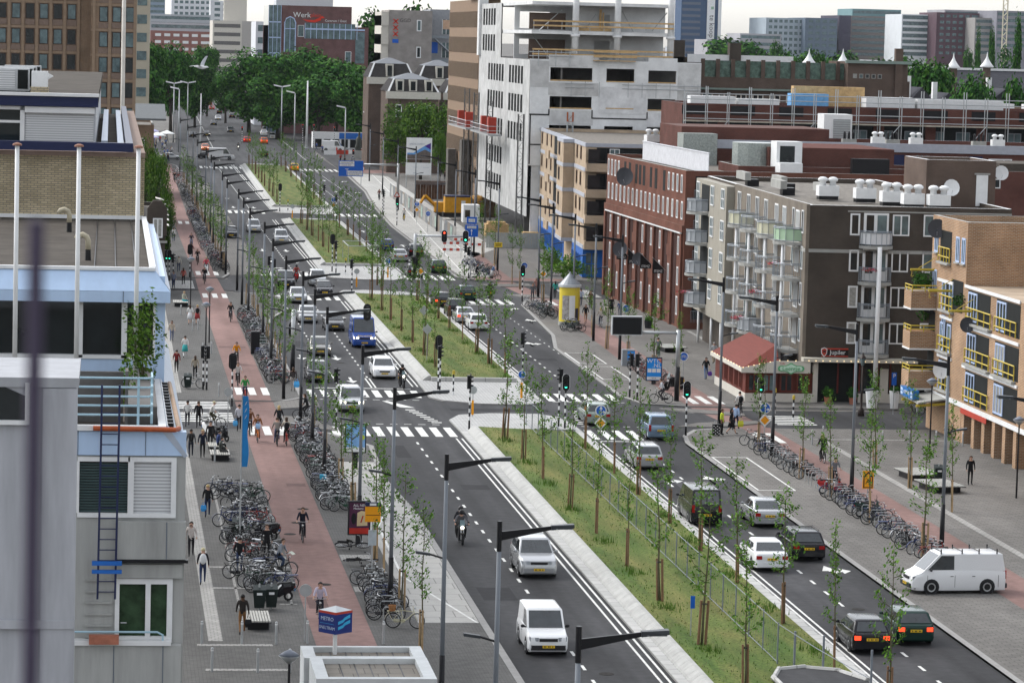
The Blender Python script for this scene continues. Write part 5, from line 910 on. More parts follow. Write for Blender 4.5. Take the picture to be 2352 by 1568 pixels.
part(r,'roof_slab',slabm,lambda b: (b.box(X0+.46,X1-.46,Q0[1]+.56,P0[1]-.26,mzt-.29,mzt-.2),b.box(Q0[0]+.44,S1[0]-.46,S0[1]+.16,Q0[1]-.26,mzt-.23,mzt-.14)))
part(r,'roof_joint',black,lambda b: [b.box(lerp(Q0[0]+.5,S1[0]-.5,k/6)-.02,lerp(Q0[0]+.5,S1[0]-.5,k/6)+.02,S0[1]+.16,Q0[1]-.26,mzt-.139,mzt-.13) for k in range(1,6)]+[b.box(lerp(X0+.5,X1-.5,k/6)-.02,lerp(X0+.5,X1-.5,k/6)+.02,Q0[1]+.56,P0[1]-.26,mzt-.199,mzt-.19) for k in range(1,6)])
def paintable(o,n):
    for i in range(n): o.material_slots[i].link = 'OBJECT'
    return o
def setm(o,i,m): o.material_slots[i].material = m
def carpaint(name,c,metal=.3,rough=.22):
    m = mat('car_'+name,c,rough,metal,var=0);m.node_tree.nodes['Principled BSDF'].inputs['Coat Weight'].default_value = .25;return m
PAINT = {'white': carpaint('white',(.70,.71,.72),0),'silver': carpaint('silver',(.42,.43,.44),.55),'black': carpaint('black',(.010,.010,.013),.1),'grey': carpaint('grey',(.085,.085,.09),.5),'beige': carpaint('beige',(.17,.165,.15),.5),
         'blue': carpaint('blue',(.02,.04,.16),.3),'vanblue': carpaint('vanblue',(.012,.055,.26),.1),'skyblue': carpaint('skyblue',(.20,.28,.38),.5),'green': carpaint('green',(.010,.035,.028),.3),'red': carpaint('red',(.40,.02,.02),.1),'orange': carpaint('orange',(.60,.12,.02),.1),'yellow': carpaint('yellow',(.60,.40,.03),0),'palegreen': carpaint('palegreen',(.27,.32,.29),.5)}
tyre = mat('tyre_rubber',(.016,.016,.017),.85,var=0);rim_m = mat('alloy_rim',(.34,.35,.36),.35,.8,var=0);trim = mat('black_trim',(.022,.022,.025),.55,var=0)
lampg = mat('headlamp_glass',(.20,.22,.24),.08,var=0,spec=.8);lampon = mat('headlamp_lit',(1,.93,.75),.3,var=0,emit=2.2);tail = mat('tail_lamp',(.30,.012,.010),.2,var=0);tailon = mat('brake_lamp_lit',(1,.06,.02),.3,var=0,emit=1.3);indic = mat('indicator_amber',(.75,.30,.02),.3,var=0)
plate_y = mat('plate_yellow',(.72,.46,.02),.5,var=0);plate_ink = mat('plate_ink',(.02,.02,.02),.6,var=0);cabin = mat('cabin_seats',(.05,.05,.055),.9,var=.2)
TY = dict(hatch=(3.95,1.70,1.46,1.0,1.75,3.45,3.85,.94,.88,.97,0),sedan=(4.5,1.76,1.43,1.25,2.0,3.3,3.95,.92,.86,.98,0),wagon=(4.6,1.76,1.48,1.2,1.95,4.1,4.5,.93,.87,.97,0),mpv=(4.25,1.76,1.63,.95,1.7,3.75,4.15,1.0,.95,1.02,0),
          suv=(4.45,1.84,1.72,1.15,1.9,3.95,4.38,1.08,1.02,1.1,0),smallvan=(4.15,1.74,1.82,.95,1.62,3.95,4.1,1.05,.98,1.05,1),van=(4.75,1.72,1.97,.62,1.42,4.55,4.7,1.12,1.0,1.12,1),bigvan=(5.4,1.98,2.42,.95,1.7,5.2,5.35,1.22,1.08,1.22,1),coach=(11,2.5,3.1,.12,.5,10.7,10.95,1.35,1.3,1.35,0))
def panel(b,a,c,d,e,inset,off,mi=0):
    P = [Vector(p) for p in (a,c,d,e)];n = (P[1]-P[0]).cross(P[3]-P[0]).normalized()*off
    ce = sum(P,Vector())/4
    Q = [p+(ce-p).normalized()*inset+n for p in P];b.face(Q,mi);return b
def make_car(ty,stylecap=0):
    L,Wd,H,hd,yb,yc,yd,belt,hz,dz,van = TY[ty];h = Wd/2;o = -L/2
    t = thing(('van' if van else ('coach' if ty == 'coach' else 'car')),'','van' if van else ('coach' if ty == 'coach' else 'car'))
    b = MB();st = []
    def ring(y,wb,wm,wt,zb,zm,zt): return [(-wb,y,zb),(-wm,y,zb+.14),(-wm,y,zm),(-wt,y,zt),(wt,y,zt),(wm,y,zm),(wm,y,zb+.14),(wb,y,zb)]
    st.append(ring(o,h*.72,h*.80,h*.72,.30,.48,.58));st.append(ring(o+.07,h*.86,h*.93,h*.84,.22,.56,hz-.16));st.append(ring(o+.28,h*.92,h*.985,h*.90,.18,hz-.18,hz-.06));st.append(ring(o+hd*.75,h*.94,h,h*.93,.17,hz-.14,hz))
    st.append(ring(o+hd+.02,h*.94,h,h*.945,.17,belt-.2,belt));st.append(ring(o+(yb+yc)/2,h*.94,h,h*.95,.17,belt-.2,belt+.01));st.append(ring(o+yd,h*.94,h*.99,h*.92,.18,dz-.2,dz));st.append(ring(L/2-.08,h*.90,h*.95,h*.88,.22,dz-.28,dz-.03));st.append(ring(L/2,h*.80,h*.86,h*.80,.30,.60,dz-.12 if not van else dz))
    b.rings(st)
    rw = h*(.78 if not van else .88);bw = h*.935
    A = [(-bw,o+hd,belt-.01),(bw,o+hd,belt-.01),(bw,o+yd,dz-.01),(-bw,o+yd,dz-.01)];T = [(-rw,o+yb,H-.06),(rw,o+yb,H-.06),(rw,o+yc,H-.06),(-rw,o+yc,H-.06)]
    C = [(-rw*.86,o+yb+.12,H),(rw*.86,o+yb+.12,H),(rw*.86,o+yc-.12,H-.01),(-rw*.86,o+yc-.12,H-.01)]
    b.rings([A,T,C])
    if van: b.box(-.012,.012,L/2-.001,L/2+.012,.5,H-.2)
    body = paintable(b.build('body',[PAINT['white']],t,smooth=True),1);body.data.set_sharp_from_angle(angle=R(50))
    bv = body.modifiers.new('b','BEVEL');bv.width = .055;bv.segments = 2;bv.limit_method = 'ANGLE';bv.angle_limit = R(22)
    bw_ = MB();panel(bw_,A[0],A[1],T[1],T[0],.10,.010);bw_.build('windscreen',carglass,t)
    q = MB();panel(q,A[2],A[3],T[3],T[2],.13,.012);q.build('rear_window',carglass,t)
    for sd in (-1,1):
        g2 = MB()
        def S(y,z):
            k = (z-belt)/(H-.06-belt);return (sd*(lerp(bw,rw,k)+.008),y,z)
        zl,zh = belt+.05,H-.13;kf = lambda z: o+hd+(yb-hd)*(z-belt)/(H-.06-belt);kr = lambda z: o+yd+(yc-yd)*(z-belt)/(H-.06-belt)
        mid = o+lerp(yb,yc,.42) if not van else o+yb+.75
        ends = [(kf(zl)+.16,kf(zh)+.14,mid-.04,mid-.04)]
        if not van: ends.append((mid+.05,mid+.05,kr(zl)-.18,kr(zh)-.14))
        if ty == 'coach': ends = [(o+.9+1.6*i,o+.9+1.6*i,o+2.4+1.6*i,o+2.4+1.6*i) for i in range(6)]
        for a0,a1,c0,c1 in ends:
            fp = [S(a0,zl),S(c0,zl),S(c1,zh),S(a1,zh)];g2.face(fp if sd > 0 else fp[::-1])
        g2.build('side_window',carglass,t)
        if ty != 'coach': sm_ = MB();[sm_.box(min(sd*(h-.01),sd*(h+.003)),max(sd*(h-.01),sd*(h+.003)),y_-.009,y_+.009,.33,belt-.2) for y_ in (o+hd+.18,mid,kr(belt)-.35)];[sm_.box(min(sd*(h-.01),sd*(h+.012)),max(sd*(h-.01),sd*(h+.012)),y_-.09,y_+.06,belt-.27,belt-.24) for y_ in (mid-.14,mid+.95)];sm_.build('door_seam',trim,t)
        m_ = MB();m_.ell((sd*(h+.09),o+hd+.32,belt+.06),.10,.06,.075,7,4);m_.box(min(sd*h*.93,sd*(h+.05)),max(sd*h*.93,sd*(h+.05)),o+hd+.3,o+hd+.36,belt+.0,belt+.05);paintable(m_.build('mirror',[trim],t),1)
        z = hz-.22;l_ = MB();l_.hull([(sd*h*.50,o+.01,z-.09),(sd*h*.90,o+.06,z-.09),(sd*h*.92,o+.10,z+.07),(sd*h*.48,o+.05,z+.06)][::(1 if sd > 0 else -1)],[(sd*h*.50,o+.3,z-.08),(sd*h*.95,o+.34,z-.08),(sd*h*.95,o+.36,z+.10),(sd*h*.50,o+.3,z+.09)][::(1 if sd > 0 else -1)]);paintable(l_.build('headlight',[lampg],t),1)
        z = dz-.24;r_ = MB();x0,x1 = sorted((sd*h*.58,sd*h*.90));zz2 = (z-.09,z+.09) if not van and ty not in ('mpv','suv') else (z-.15,z+.25)
        if ty in ('mpv','suv') or van: x0,x1 = sorted((sd*h*.76,sd*h*.93))
        r_.box(x0,x1,L/2-.16,L/2+.012,zz2[0],zz2[1]);paintable(r_.build('taillight',[tail],t),1)
    MB().box(-h*.45,h*.45,o-.012,o+.06,hz-.32,hz-.2).build('grille',trim,t)
    bp = MB();bp.hull([(-h*.80,o-.05,.30),(h*.80,o-.05,.30),(h*.80,o-.05,.50),(-h*.80,o-.05,.50)],[(-h*.96,o+.22,.24),(h*.96,o+.22,.24),(h*.965,o+.22,.52),(-h*.965,o+.22,.52)]);paintable(bp.build('front_bumper',[trim],t),1)
    bp = MB();bp.box(-h*.9,h*.9,L/2-.08,L/2+.07,.28,.5);paintable(bp.build('rear_bumper',[trim],t),1)
    for y,s_ in ((o-.055,-1),(L/2+.075,1)):
        pl = MB();y0,y1 = sorted((y,y+.02*s_));z0 = .40 if s_ < 0 else (.62 if not van else .55)
        pl.box(-.26,.26,y0,y1,z0,z0+.115,0)
        for k,w_ in enumerate((.05,.05,.03,.05,.05,.03,.05)):
            if w_ > .03: x = -.21+.06*k;ya,yb2 = sorted((y1 if s_ > 0 else y0,(y1 if s_ > 0 else y0)+.003*s_));pl.box(x,x+.042,ya,yb2,z0+.025,z0+.09,1)
        pl.build('number_plate',[plate_y,plate_ink],t)
    wr = .31 if not van and ty != 'suv' else .34
    if ty == 'coach': wr = .5
    for y in (o+.22*L-.04,o+.80*L):
        for sd in (-1,1):
            w = MB();w.rings([[(sd*(h-.20)+dx*sd,y+rr_*math.cos(6.283*k/16),wr+rr_*math.sin(6.283*k/16)) for k in range(16)] for dx,rr_ in ((0,wr*.9),(.02,wr),(.19,wr),(.215,wr*.88))]);wo = w.build('wheel',tyre,t)
            r_ = MB();r_.rings([[(sd*(h-.0)+dx*sd,y+rr_*math.cos(6.283*k/12),wr+rr_*math.sin(6.283*k/12)) for k in range(12)] for dx,rr_ in ((.012,wr*.66),(.022,wr*.62),(.008,wr*.3))]);r_.build('rim',rim_m,wo)
            ar = MB();ar.rings([[(sd*(h-.05)+dx*sd,y+rr_*math.cos(6.283*k/16),wr+.01+rr_*math.sin(6.283*k/16)) for k in range(16)] for dx,rr_ in ((0,wr*1.15),(.053,wr*1.15),(.054,wr*.9))],cap=False);ar.build('wheel_arch',trim,t)
    MB().box(-h*.9,h*.9,o+.4,L/2-.4,.14,.2).build('underbody',black,t)
    if ty == 'wagon': [MB().tube([(sd*rw*.9,o+yb+.3,H),(sd*rw*.9,o+yb+.35,H+.05),(sd*rw*.9,o+yc-.25,H+.05),(sd*rw*.9,o+yc-.2,H)],.02,4).build('roof_rail',trim,t) for sd in (-1,1)]
    return t
CARS = {}
USED = set()
def car(ty,col,x,y,away,label,group,lit=None,bump=None,rz=None,yoff=True,z=0.004):
    L = TY[ty][0];new = ty not in CARS
    if new: CARS[ty] = make_car(ty)
    a = rz if rz is not None else (math.pi if away else 0.0)
    loc = (x,y+(L/2 if yoff else 0),z)
    t = CARS[ty] if new else dup(CARS[ty],loc,a)
    t.location = loc;t.rotation_euler = (0,0,a);t['label'] = label
    if group: t['group'] = group
    elif 'group' in t: del t['group']
    for c in t.children:
        n = c.name.split('.')[0]
        if n == 'body': setm(c,0,PAINT[col])
        if n == 'mirror': setm(c,0,PAINT[col] if bump is None else trim)
        if n in ('front_bumper','rear_bumper'): setm(c,0,bump or PAINT[col])
        if n == 'headlight': setm(c,0,lampon if lit == 'head' else lampg)
        if n == 'taillight': setm(c,0,tailon if lit == 'brake' else tail)
    return t
steel = mat('bike_chrome',(.45,.46,.47),.3,.8,var=0)
def make_bike():
    t = thing('bicycle','','bicycle');R_ = .345
    for y in (-.53,.53):
        w = MB();w.ring((0,y,R_),(1,0,0),R_-.022,.022,20,4,0);w.ring((0,y,R_),(1,0,0),R_-.05,.010,20,3,1)
        for k in range(7): a = 3.14159*k/7;w.tube([(0,y+.3*math.cos(a),R_+.3*math.sin(a)),(0,y-.3*math.cos(a),R_-.3*math.sin(a))],.004,3,1)
        w.build('wheel',[tyre,steel],t)
    f = MB();B = (0,.06,.30);SE = (0,.20,.80);HD = (0,-.36,.86);HB = (0,-.40,.66);RW = (0,.53,R_);FW = (0,-.53,R_)
    for p,q,r_ in ((B,SE,.02),(B,HB,.022),(HD,HB,.022),(SE,(0,-.38,.74),.018),(B,RW,.013),(SE,RW,.012),(HB,FW,.017),(SE,(0,.23,.92),.013),(HD,(0,-.33,1.02),.013)): f.tube([p,q],r_,5)
    for y0 in (-.53,.53):
        f.rings([[(dx,y0+.375*math.cos(a),R_+.375*math.sin(a)) for dx in (-.03,.03)]+[(dx,y0+.38*math.cos(a),R_+.38*math.sin(a)) for dx in (.03,-.03)] for a in [math.pi*(.05+.9*k/9) for k in range(10)]])
    f.box(-.07,.07,.28,.80,.75,.77);f.tube([(.05,.78,.76),(.05,.55,R_)],.008,3);f.tube([(-.05,.78,.76),(-.05,.55,R_)],.008,3);f.box(.03,.06,.0,.5,.26,.40);f.tube([(-.16,.06,.30),(.16,.06,.30)],.012,4);f.box(.10,.19,.1,.17,.2,.22);f.box(-.19,-.10,-.04,.03,.38,.4)
    paintable(f.build('frame',[black],t),1)
    hb = MB();hb.tube([(-.31,-.14,1.03),(-.26,-.30,1.08),(0,-.36,1.06),(.26,-.30,1.08),(.31,-.14,1.03)],.014,5);hb.tube([(-.32,-.06,1.02),(-.31,-.16,1.035)],.02,5,1);hb.tube([(.32,-.06,1.02),(.31,-.16,1.035)],.02,5,1);hb.ell((0,-.43,.90),.05,.05,.05,6,4,0)
    hb.build('handlebar',[steel,black],t)
    s = MB();s.hull([(-.10,.36,.93),(.10,.36,.93),(.03,.06,.94),(-.03,.06,.94)],[(-.09,.35,.99),(.09,.35,.99),(.02,.06,.97),(-.02,.06,.97)]);s.build('saddle',mat('saddle_black',(.02,.018,.016),.6,var=0),t)
    return t
BIKE = make_bike();BIKE_USED = False
BC = {'black': black,'dark green': mat('bike_green',(.02,.07,.04),.4,var=0),'dark blue': mat('bike_blue',(.02,.035,.12),.4,var=0),'red': mat('bike_red',(.30,.03,.02),.4,var=0),'silver': steel,'cream': mat('bike_cream',(.55,.52,.36),.4,var=0),'orange': mat('bike_orange',(.5,.14,.02),.4,var=0),'yellow': mat('bike_yellow',(.6,.42,.03),.4,var=0)}
def bike(x,y,z,rz,col,label,group=None,lean=0.0,name=None):
    global BIKE_USED
    if not BIKE_USED: t = BIKE;BIKE_USED = True;t.location = (x,y,z)
    else: t = dup(BIKE,(x,y,z),rz)
    t.rotation_euler = (0,lean,rz);t['label'] = label
    if group: t['group'] = group
    elif 'group' in t: del t['group']
    for c in t.children:
        if c.name.startswith('frame'): setm(c,0,BC[col])
    return t
def make_moto():
    t = thing('motorcycle','','motorcycle')
    for y,r_ in ((-.72,.31),(.70,.31)):
        w = MB();w.ring((0,y,r_),(1,0,0),r_-.06,.06,16,5,0);w.lathe([(.02,-.05),(.19,-.04),(.19,.04),(.02,.05)],n=10);w.v[-40:] = [(p[2],y+p[0],r_+p[1]) for p in w.v[-40:]];w.build('wheel',tyre,t)
    b = MB();b.rings([[(x*w_,y,z+dz) for x,dz in ((-1,0),(-.8,.14),(.8,.14),(1,0),(.7,-.3),(-.7,-.3))] for y,w_,z in ((-.5,.08,.78),(-.3,.20,.86),(0,.19,.86),(.15,.13,.74),(.5,.12,.76),(.85,.07,.84))]);b.box(-.15,.15,-.35,.3,.26,.62);b.box(-.09,.09,-.98,-.45,.60,.66)
    paintable(b.build('body',[black],t),1)
    MB().hull([(-.13,-.05,.88),(.13,-.05,.88),(.12,.75,.86),(-.12,.75,.86)],[(-.11,0,.95),(.11,0,.95),(.10,.72,.97),(-.10,.72,.97)]).build('seat',mat('seat_vinyl',(.02,.02,.02),.6,var=0),t)
    MB().tube([(.06,-.72,.31),(.06,-.52,.95)],.025,5).tube([(-.06,-.72,.31),(-.06,-.52,.95)],.025,5).build('fork',steel,t)
    MB().tube([(-.38,-.38,1.02),(-.1,-.5,1.04),(.1,-.5,1.04),(.38,-.38,1.02)],.018,5).tube([(-.3,-.45,1.04),(-.32,-.47,1.16)],.01,4).tube([(.3,-.45,1.04),(.32,-.47,1.16)],.01,4).ell((-.33,-.47,1.18),.06,.02,.04,6,4).ell((.33,-.47,1.18),.06,.02,.04,6,4).build('handlebar',black,t)
    hl = MB();hl.ell((0,-.62,.92),.10,.07,.10,8,5);paintable(hl.build('headlight',[lampg],t),1)
    tl = MB();tl.box(-.07,.07,.86,.92,.78,.86);tl.build('taillight',tail,t);MB().box(-.11,.11,.90,.92,.58,.74).build('number_plate',plate_y,t)
    MB().tube([(.18,-.05,.30),(.20,.45,.34),(.2,.8,.42)],.05,6).build('exhaust',steel,t)
    sc = MB();sc.hull([(-.14,-.60,1.0),(.14,-.60,1.0),(.12,-.56,1.0),(-.12,-.56,1.0)],[(-.11,-.48,1.3),(.11,-.48,1.3),(.1,-.46,1.3),(-.1,-.46,1.3)]);sc.build('wind_shield',glass2,t)
    return t
def make_scooter():
    t = thing('motor_scooter','','scooter')
    for y in (-.58,.55):
        w = MB();w.ring((0,y,.23),(1,0,0),.17,.055,14,5,0);w.build('wheel',tyre,t)
    b = MB();b.rings([[(x*w_,y,z+dz) for x,dz in ((-1,0),(-.8,.16),(.8,.16),(1,0),(.8,-h_),(-.8,-h_))] for y,w_,z,h_ in ((-.62,.06,.52,.1),(-.45,.20,.62,.34),(-.38,.20,.82,.5),(-.30,.18,.40,.16),(-.05,.17,.28,.06),(.1,.17,.50,.3),(.3,.19,.66,.34),(.65,.14,.70,.25),(.85,.07,.68,.06))])
    paintable(b.build('body',[black],t),1)
    MB().hull([(-.15,.02,.80),(.15,.02,.80),(.13,.72,.80),(-.13,.72,.80)],[(-.13,.06,.88),(.13,.06,.88),(.11,.70,.90),(-.11,.70,.90)]).build('seat',MATS['seat_vinyl'],t)
    MB().tube([(0,-.58,.25),(0,-.40,.95)],.04,6).tube([(-.33,-.28,.98),(0,-.40,1.0),(.33,-.28,.98)],.025,5).tube([(-.22,-.36,1.0),(-.3,-.38,1.2)],.008,3).tube([(.22,-.36,1.0),(.3,-.38,1.2)],.008,3).ell((-.3,-.38,1.22),.05,.015,.04,6,3).ell((.3,-.38,1.22),.05,.015,.04,6,3).build('handlebar',black,t)
    hl = MB();hl.ell((0,-.46,.92),.10,.06,.07,8,4);paintable(hl.build('headlight',[lampg],t),1);MB().box(-.08,.08,.82,.87,.62,.70).build('taillight',tail,t);MB().box(-.08,.08,.84,.855,.46,.58).build('number_plate',mat('moped_plate',(.05,.22,.5),.5,var=0),t)
    return t
MOTO,SCOOT = make_moto(),make_scooter();_used = {}
def two(kind,x,y,z,rz,m,label,group=None,lit=False,lean=0.0):
    src = MOTO if kind == 'moto' else SCOOT
    if kind not in _used: t = src;_used[kind] = 1
    else: t = dup(src,(x,y,z),rz)
    t.location = (x,y,z);t.rotation_euler = (0,lean,rz);t['label'] = label
    if group: t['group'] = group
    elif 'group' in t: del t['group']
    for c in t.children:
        if c.name.startswith('body'): setm(c,0,m)
        if c.name.startswith('headlight'): setm(c,0,lampon if lit else lampg)
    return t
CL = {}
def cloth(c):
    k = 'cloth_%02x%02x%02x' % tuple(int(255*x) for x in c)
    if k not in CL: CL[k] = mat(k,c,.85,var=.12,scale=9)
    return CL[k]
skins = [mat('skin_light',(.50,.30,.22),.6,var=0),mat('skin_tan',(.34,.19,.12),.6,var=0),mat('skin_dark',(.10,.055,.035),.6,var=0)]
hairs = {'brown': mat('hair_brown',(.05,.028,.016),.6,var=0),'black': mat('hair_black',(.012,.010,.009),.5,var=0),'blond': mat('hair_blond',(.42,.30,.13),.6,var=0),'grey': mat('hair_grey',(.35,.34,.33),.6,var=0),'helmet': mat('helmet_shell',(.02,.02,.022),.2,var=0),'cap': mat('cap_cream',(.5,.45,.28),.8,var=0)}
def pose(p):
    """joint positions, facing -Y: dict of name -> xyz"""
    J = dict(pel=(0,0,.95),spi=(0,.01,1.18),che=(0,0,1.36),nec=(0,0,1.50),hea=(0,-.015,1.60),top=(0,-.005,1.71))
    for s,n in ((-1,'l'),(1,'r')):
        J[n+'sh'] = (.175*s,0,1.43);J[n+'el'] = (.25*s,.03,1.16);J[n+'wr'] = (.25*s,-.05,.93);J[n+'ha'] = (.245*s,-.07,.86)
        J[n+'hi'] = (.095*s,0,.91);J[n+'kn'] = (.10*s,-.01,.50);J[n+'an'] = (.10*s,.02,.09);J[n+'to'] = (.115*s,-.14,.035)
    if p == 'walk':
        J.update(lkn=(-.10,-.17,.52),lan=(-.10,-.30,.12),lto=(-.11,-.46,.10),rkn=(.10,.02,.50),ran=(.10,.32,.16),rto=(.11,.24,.03),lel=(-.25,.12,1.18),lwr=(-.26,.14,.95),lha=(-.26,.12,.88),rel=(.25,-.04,1.16),rwr=(.25,-.22,1.0),rha=(.245,-.28,.96))
    if p == 'cycle':
        J.update(pel=(0,.16,1.0),spi=(0,.10,1.22),che=(0,.02,1.40),nec=(0,-.05,1.53),hea=(0,-.09,1.62),top=(0,-.09,1.73))
        for s,n in ((-1,'l'),(1,'r')):
            J[n+'sh'] = (.175*s,-.01,1.46);J[n+'el'] = (.27*s,-.06,1.20);J[n+'wr'] = (.30*s,-.16,1.07);J[n+'ha'] = (.305*s,-.22,1.05);J[n+'hi'] = (.095*s,.16,.97)
        J.update(lkn=(-.12,-.22,.80),lan=(-.13,-.02,.46),lto=(-.14,-.17,.42),rkn=(.12,-.06,.60),ran=(.14,.14,.28),rto=(.15,-.01,.23))
    if p == 'moto':
        J.update(pel=(0,.18,.98),spi=(0,.14,1.20),che=(0,.06,1.37),nec=(0,0,1.50),hea=(0,-.04,1.60),top=(0,-.04,1.72))
        for s,n in ((-1,'l'),(1,'r')):
            J[n+'sh'] = (.18*s,.03,1.43);J[n+'el'] = (.32*s,-.12,1.20);J[n+'wr'] = (.34*s,-.32,1.06);J[n+'ha'] = (.34*s,-.38,1.05);J[n+'hi'] = (.10*s,.17,.95);J[n+'kn'] = (.23*s,-.20,.80);J[n+'an'] = (.22*s,.06,.40);J[n+'to'] = (.22*s,-.10,.34)
    if p == 'sit':
        J.update(pel=(0,.05,.56),spi=(0,.06,.80),che=(0,0,.98),nec=(0,-.04,1.12),hea=(0,-.07,1.22),top=(0,-.06,1.33))
        for s,n in ((-1,'l'),(1,'r')):
            J[n+'sh'] = (.175*s,0,1.05);J[n+'el'] = (.24*s,-.06,.80);J[n+'wr'] = (.15*s,-.28,.70);J[n+'ha'] = (.12*s,-.34,.68);J[n+'hi'] = (.095*s,.03,.53);J[n+'kn'] = (.12*s,-.42,.52);J[n+'an'] = (.12*s,-.40,.10);J[n+'to'] = (.13*s,-.55,.04)
    return J
BON = [('pel','spi',1),('spi','che',1),('che','nec',1),('nec','hea',0),('hea','top',0)]
for n in 'lr': BON += [('che',n+'sh',1),(n+'sh',n+'el',1),(n+'el',n+'wr',4),(n+'wr',n+'ha',0),('pel',n+'hi',2),(n+'hi',n+'kn',2),(n+'kn',n+'an',5),(n+'an',n+'to',3)]
RAD = dict(pel=(.155,.115),spi=(.135,.10),che=(.15,.11),nec=(.055,.055),hea=(.085,.095),top=(.07,.08),sh=(.075,.075),el=(.045,.045),wr=(.032,.032),ha=(.036,.022),hi=(.09,.09),kn=(.06,.06),an=(.042,.042),to=(.038,.03))
def body_mesh(p):
    J = pose(p);names = list(J);me = bpy.data.meshes.new('person_'+p)
    me.from_pydata([J[n] for n in names],[(names.index(a),names.index(b)) for a,b,_ in BON],[]);o = bpy.data.objects.new('tmp',me);COL.objects.link(o)
    md = o.modifiers.new('s','SKIN')
    for i,n in enumerate(names):
        r = RAD.get(n) or RAD[n[1:]];me.skin_vertices[0].data[i].radius = r;me.skin_vertices[0].data[i].use_root = (n == 'pel')
    o.modifiers.new('d','SUBSURF').levels = 1;o.modifiers['d'].render_levels = 1
    dg = bpy.context.evaluated_depsgraph_get();dg.update();ev = o.evaluated_get(dg);src = ev.to_mesh()
    b = MB();b.v = [tuple(v.co) for v in src.vertices]
    seg = [(Vector(J[a]),Vector(J[c]),k) for a,c,k in BON]
    for f in src.polygons:
        c = f.center;best = (9,0)
        for a,q,k in seg:
            d = q-a;t_ = max(0,min(1,(c-a).dot(d)/d.length_squared));best = min(best,((a+d*t_-c).length-(.05 if (k in (1,2) and q.z < 1.45 and (q-a).length > .12) else .035 if k == 0 and a.z > 1.0 else 0),k))
        b.f.append(tuple(f.vertices));b.m.append(best[1])
    ev.to_mesh_clear();bpy.data.objects.remove(o)
    h,tp = Vector(J['hea']),Vector(J['top'])
    b.hull([(h.x-.018,h.y-.085,h.z-.0),(h.x+.018,h.y-.085,h.z-.0),(h.x+.012,h.y-.085,h.z+.05),(h.x-.012,h.y-.085,h.z+.05)],[(h.x-.01,h.y-.125,h.z+.004),(h.x+.01,h.y-.125,h.z+.004),(h.x+.006,h.y-.10,h.z+.045),(h.x-.006,h.y-.10,h.z+.045)],0)
    for s in (-1,1):
        b.ell((h.x+.034*s,h.y-.088,h.z+.05),.014,.010,.009,6,4,3);b.ell((h.x+.085*s,h.y+.0,h.z+.025),.014,.028,.04,6,4,0)
    b.box(h.x-.025,h.x+.025,h.y-.097,h.y-.08,h.z-.042,h.z-.032,4)
    for n in 'lr':
        w,a = Vector(J[n+'wr']),Vector(J[n+'ha']);d = (a-w).normalized();s = -1 if n == 'l' else 1;side = Vector((0,1,0)) if abs(d.y) < .7 else Vector((1,0,0));cu = Vector((-.35*s,0,-.25))
        for k,ln in enumerate((.060,.070,.066,.052)):
            r0 = a+side*(.027-.018*k);b.tube([r0,r0+d*ln*.55,r0+(d+cu*.6).normalized()*ln],[.0095,.0085,.006],4,0)
        b.tube([w+d*.02+side*.03,w+d*.06+side*.055,w+d*.085+side*.05],[.011,.010,.007],4,0)
    return b.mesh('body',[skins[0],black,black,black,black,black],True),J
def hair_mesh(J,kind):
    h = Vector(J['hea'])+Vector((0,.012,.055));b = MB()
    if kind == 'helmet': b.ell((h.x,h.y-.01,h.z-.005),.135,.155,.15,12,7);return b.mesh('hair',hairs['helmet'],True)
    rs = []
    for j in range(6):
        th = 1.75*(1-j/5)+.02;rs.append([(h.x+.104*math.sin(th)*math.cos(6.283*k/10),h.y+.012+.118*math.sin(th)*math.sin(6.283*k/10),h.z+(.115*math.cos(th) if math.sin(6.283*k/10) > -.25 else max(.062,.115*math.cos(th)))) for k in range(10)])
    b.rings(rs)
    if kind == 'long': b.rings([[(h.x+x,h.y+.07+y,h.z+z) for x,y in ((-.08,-.02),(.08,-.02),(.075,.06),(-.075,.06))] for z in (.03,-.10)]+[[(h.x+x*.8,h.y+.09+y,h.z-.24) for x,y in ((-.09,-.02),(.09,-.02),(.085,.05),(-.085,.05))]])
    if kind == 'cap': b.box(h.x-.07,h.x+.07,h.y-.2,h.y-.08,h.z+.015,h.z+.03)
    return b.mesh('hair',hairs['brown'],True)
BODY = {p: body_mesh(p) for p in ('walk','stand','cycle','moto','sit')};HAIR = {}
def skirt_mesh(J,long):
    p = J['pel'];z1 = .42 if not long else .2
    return MB().rings([[(p[0]+rx*math.cos(6.283*k/12),p[1]+ry*math.sin(6.283*k/12),z) for k in range(12)] for rx,ry,z in ((.17,.13,p[2]+.10),(.21,.17,p[2]-.1),(.25,.26,z1+.1))]).mesh('skirt',black,True)
SK = {}
def person(x,y,z,rz,ps,top,bot,label,hair='brown',hk='short',skin=0,short=False,bare=False,sk=None,s=1.0,shoe=(.02,.02,.02),group=None):
    me,J = BODY[ps];t = thing('person',label,'person',(x,y,z),rz,group);t.scale = (s,s,s)
    o = paintable(link('body',me,t),6);sm = skins[skin];tm,bm = cloth(top),cloth(bot)
    for i,m in enumerate((sm,tm,bm,cloth(shoe),sm if short else tm,sm if bare else bm)): setm(o,i,m)
    k = (ps,hk)
    if k not in HAIR: HAIR[k] = hair_mesh(J,hk)
    h = paintable(link('helmet' if hk == 'helmet' else 'hair',HAIR[k],t),1);setm(h,0,hairs[hair])
    if sk:
        q = (ps,'k')
        if q not in SK: SK[q] = skirt_mesh(J,False)
        kk = paintable(link('skirt',SK[q],t),1);setm(kk,0,cloth(sk))
    return t
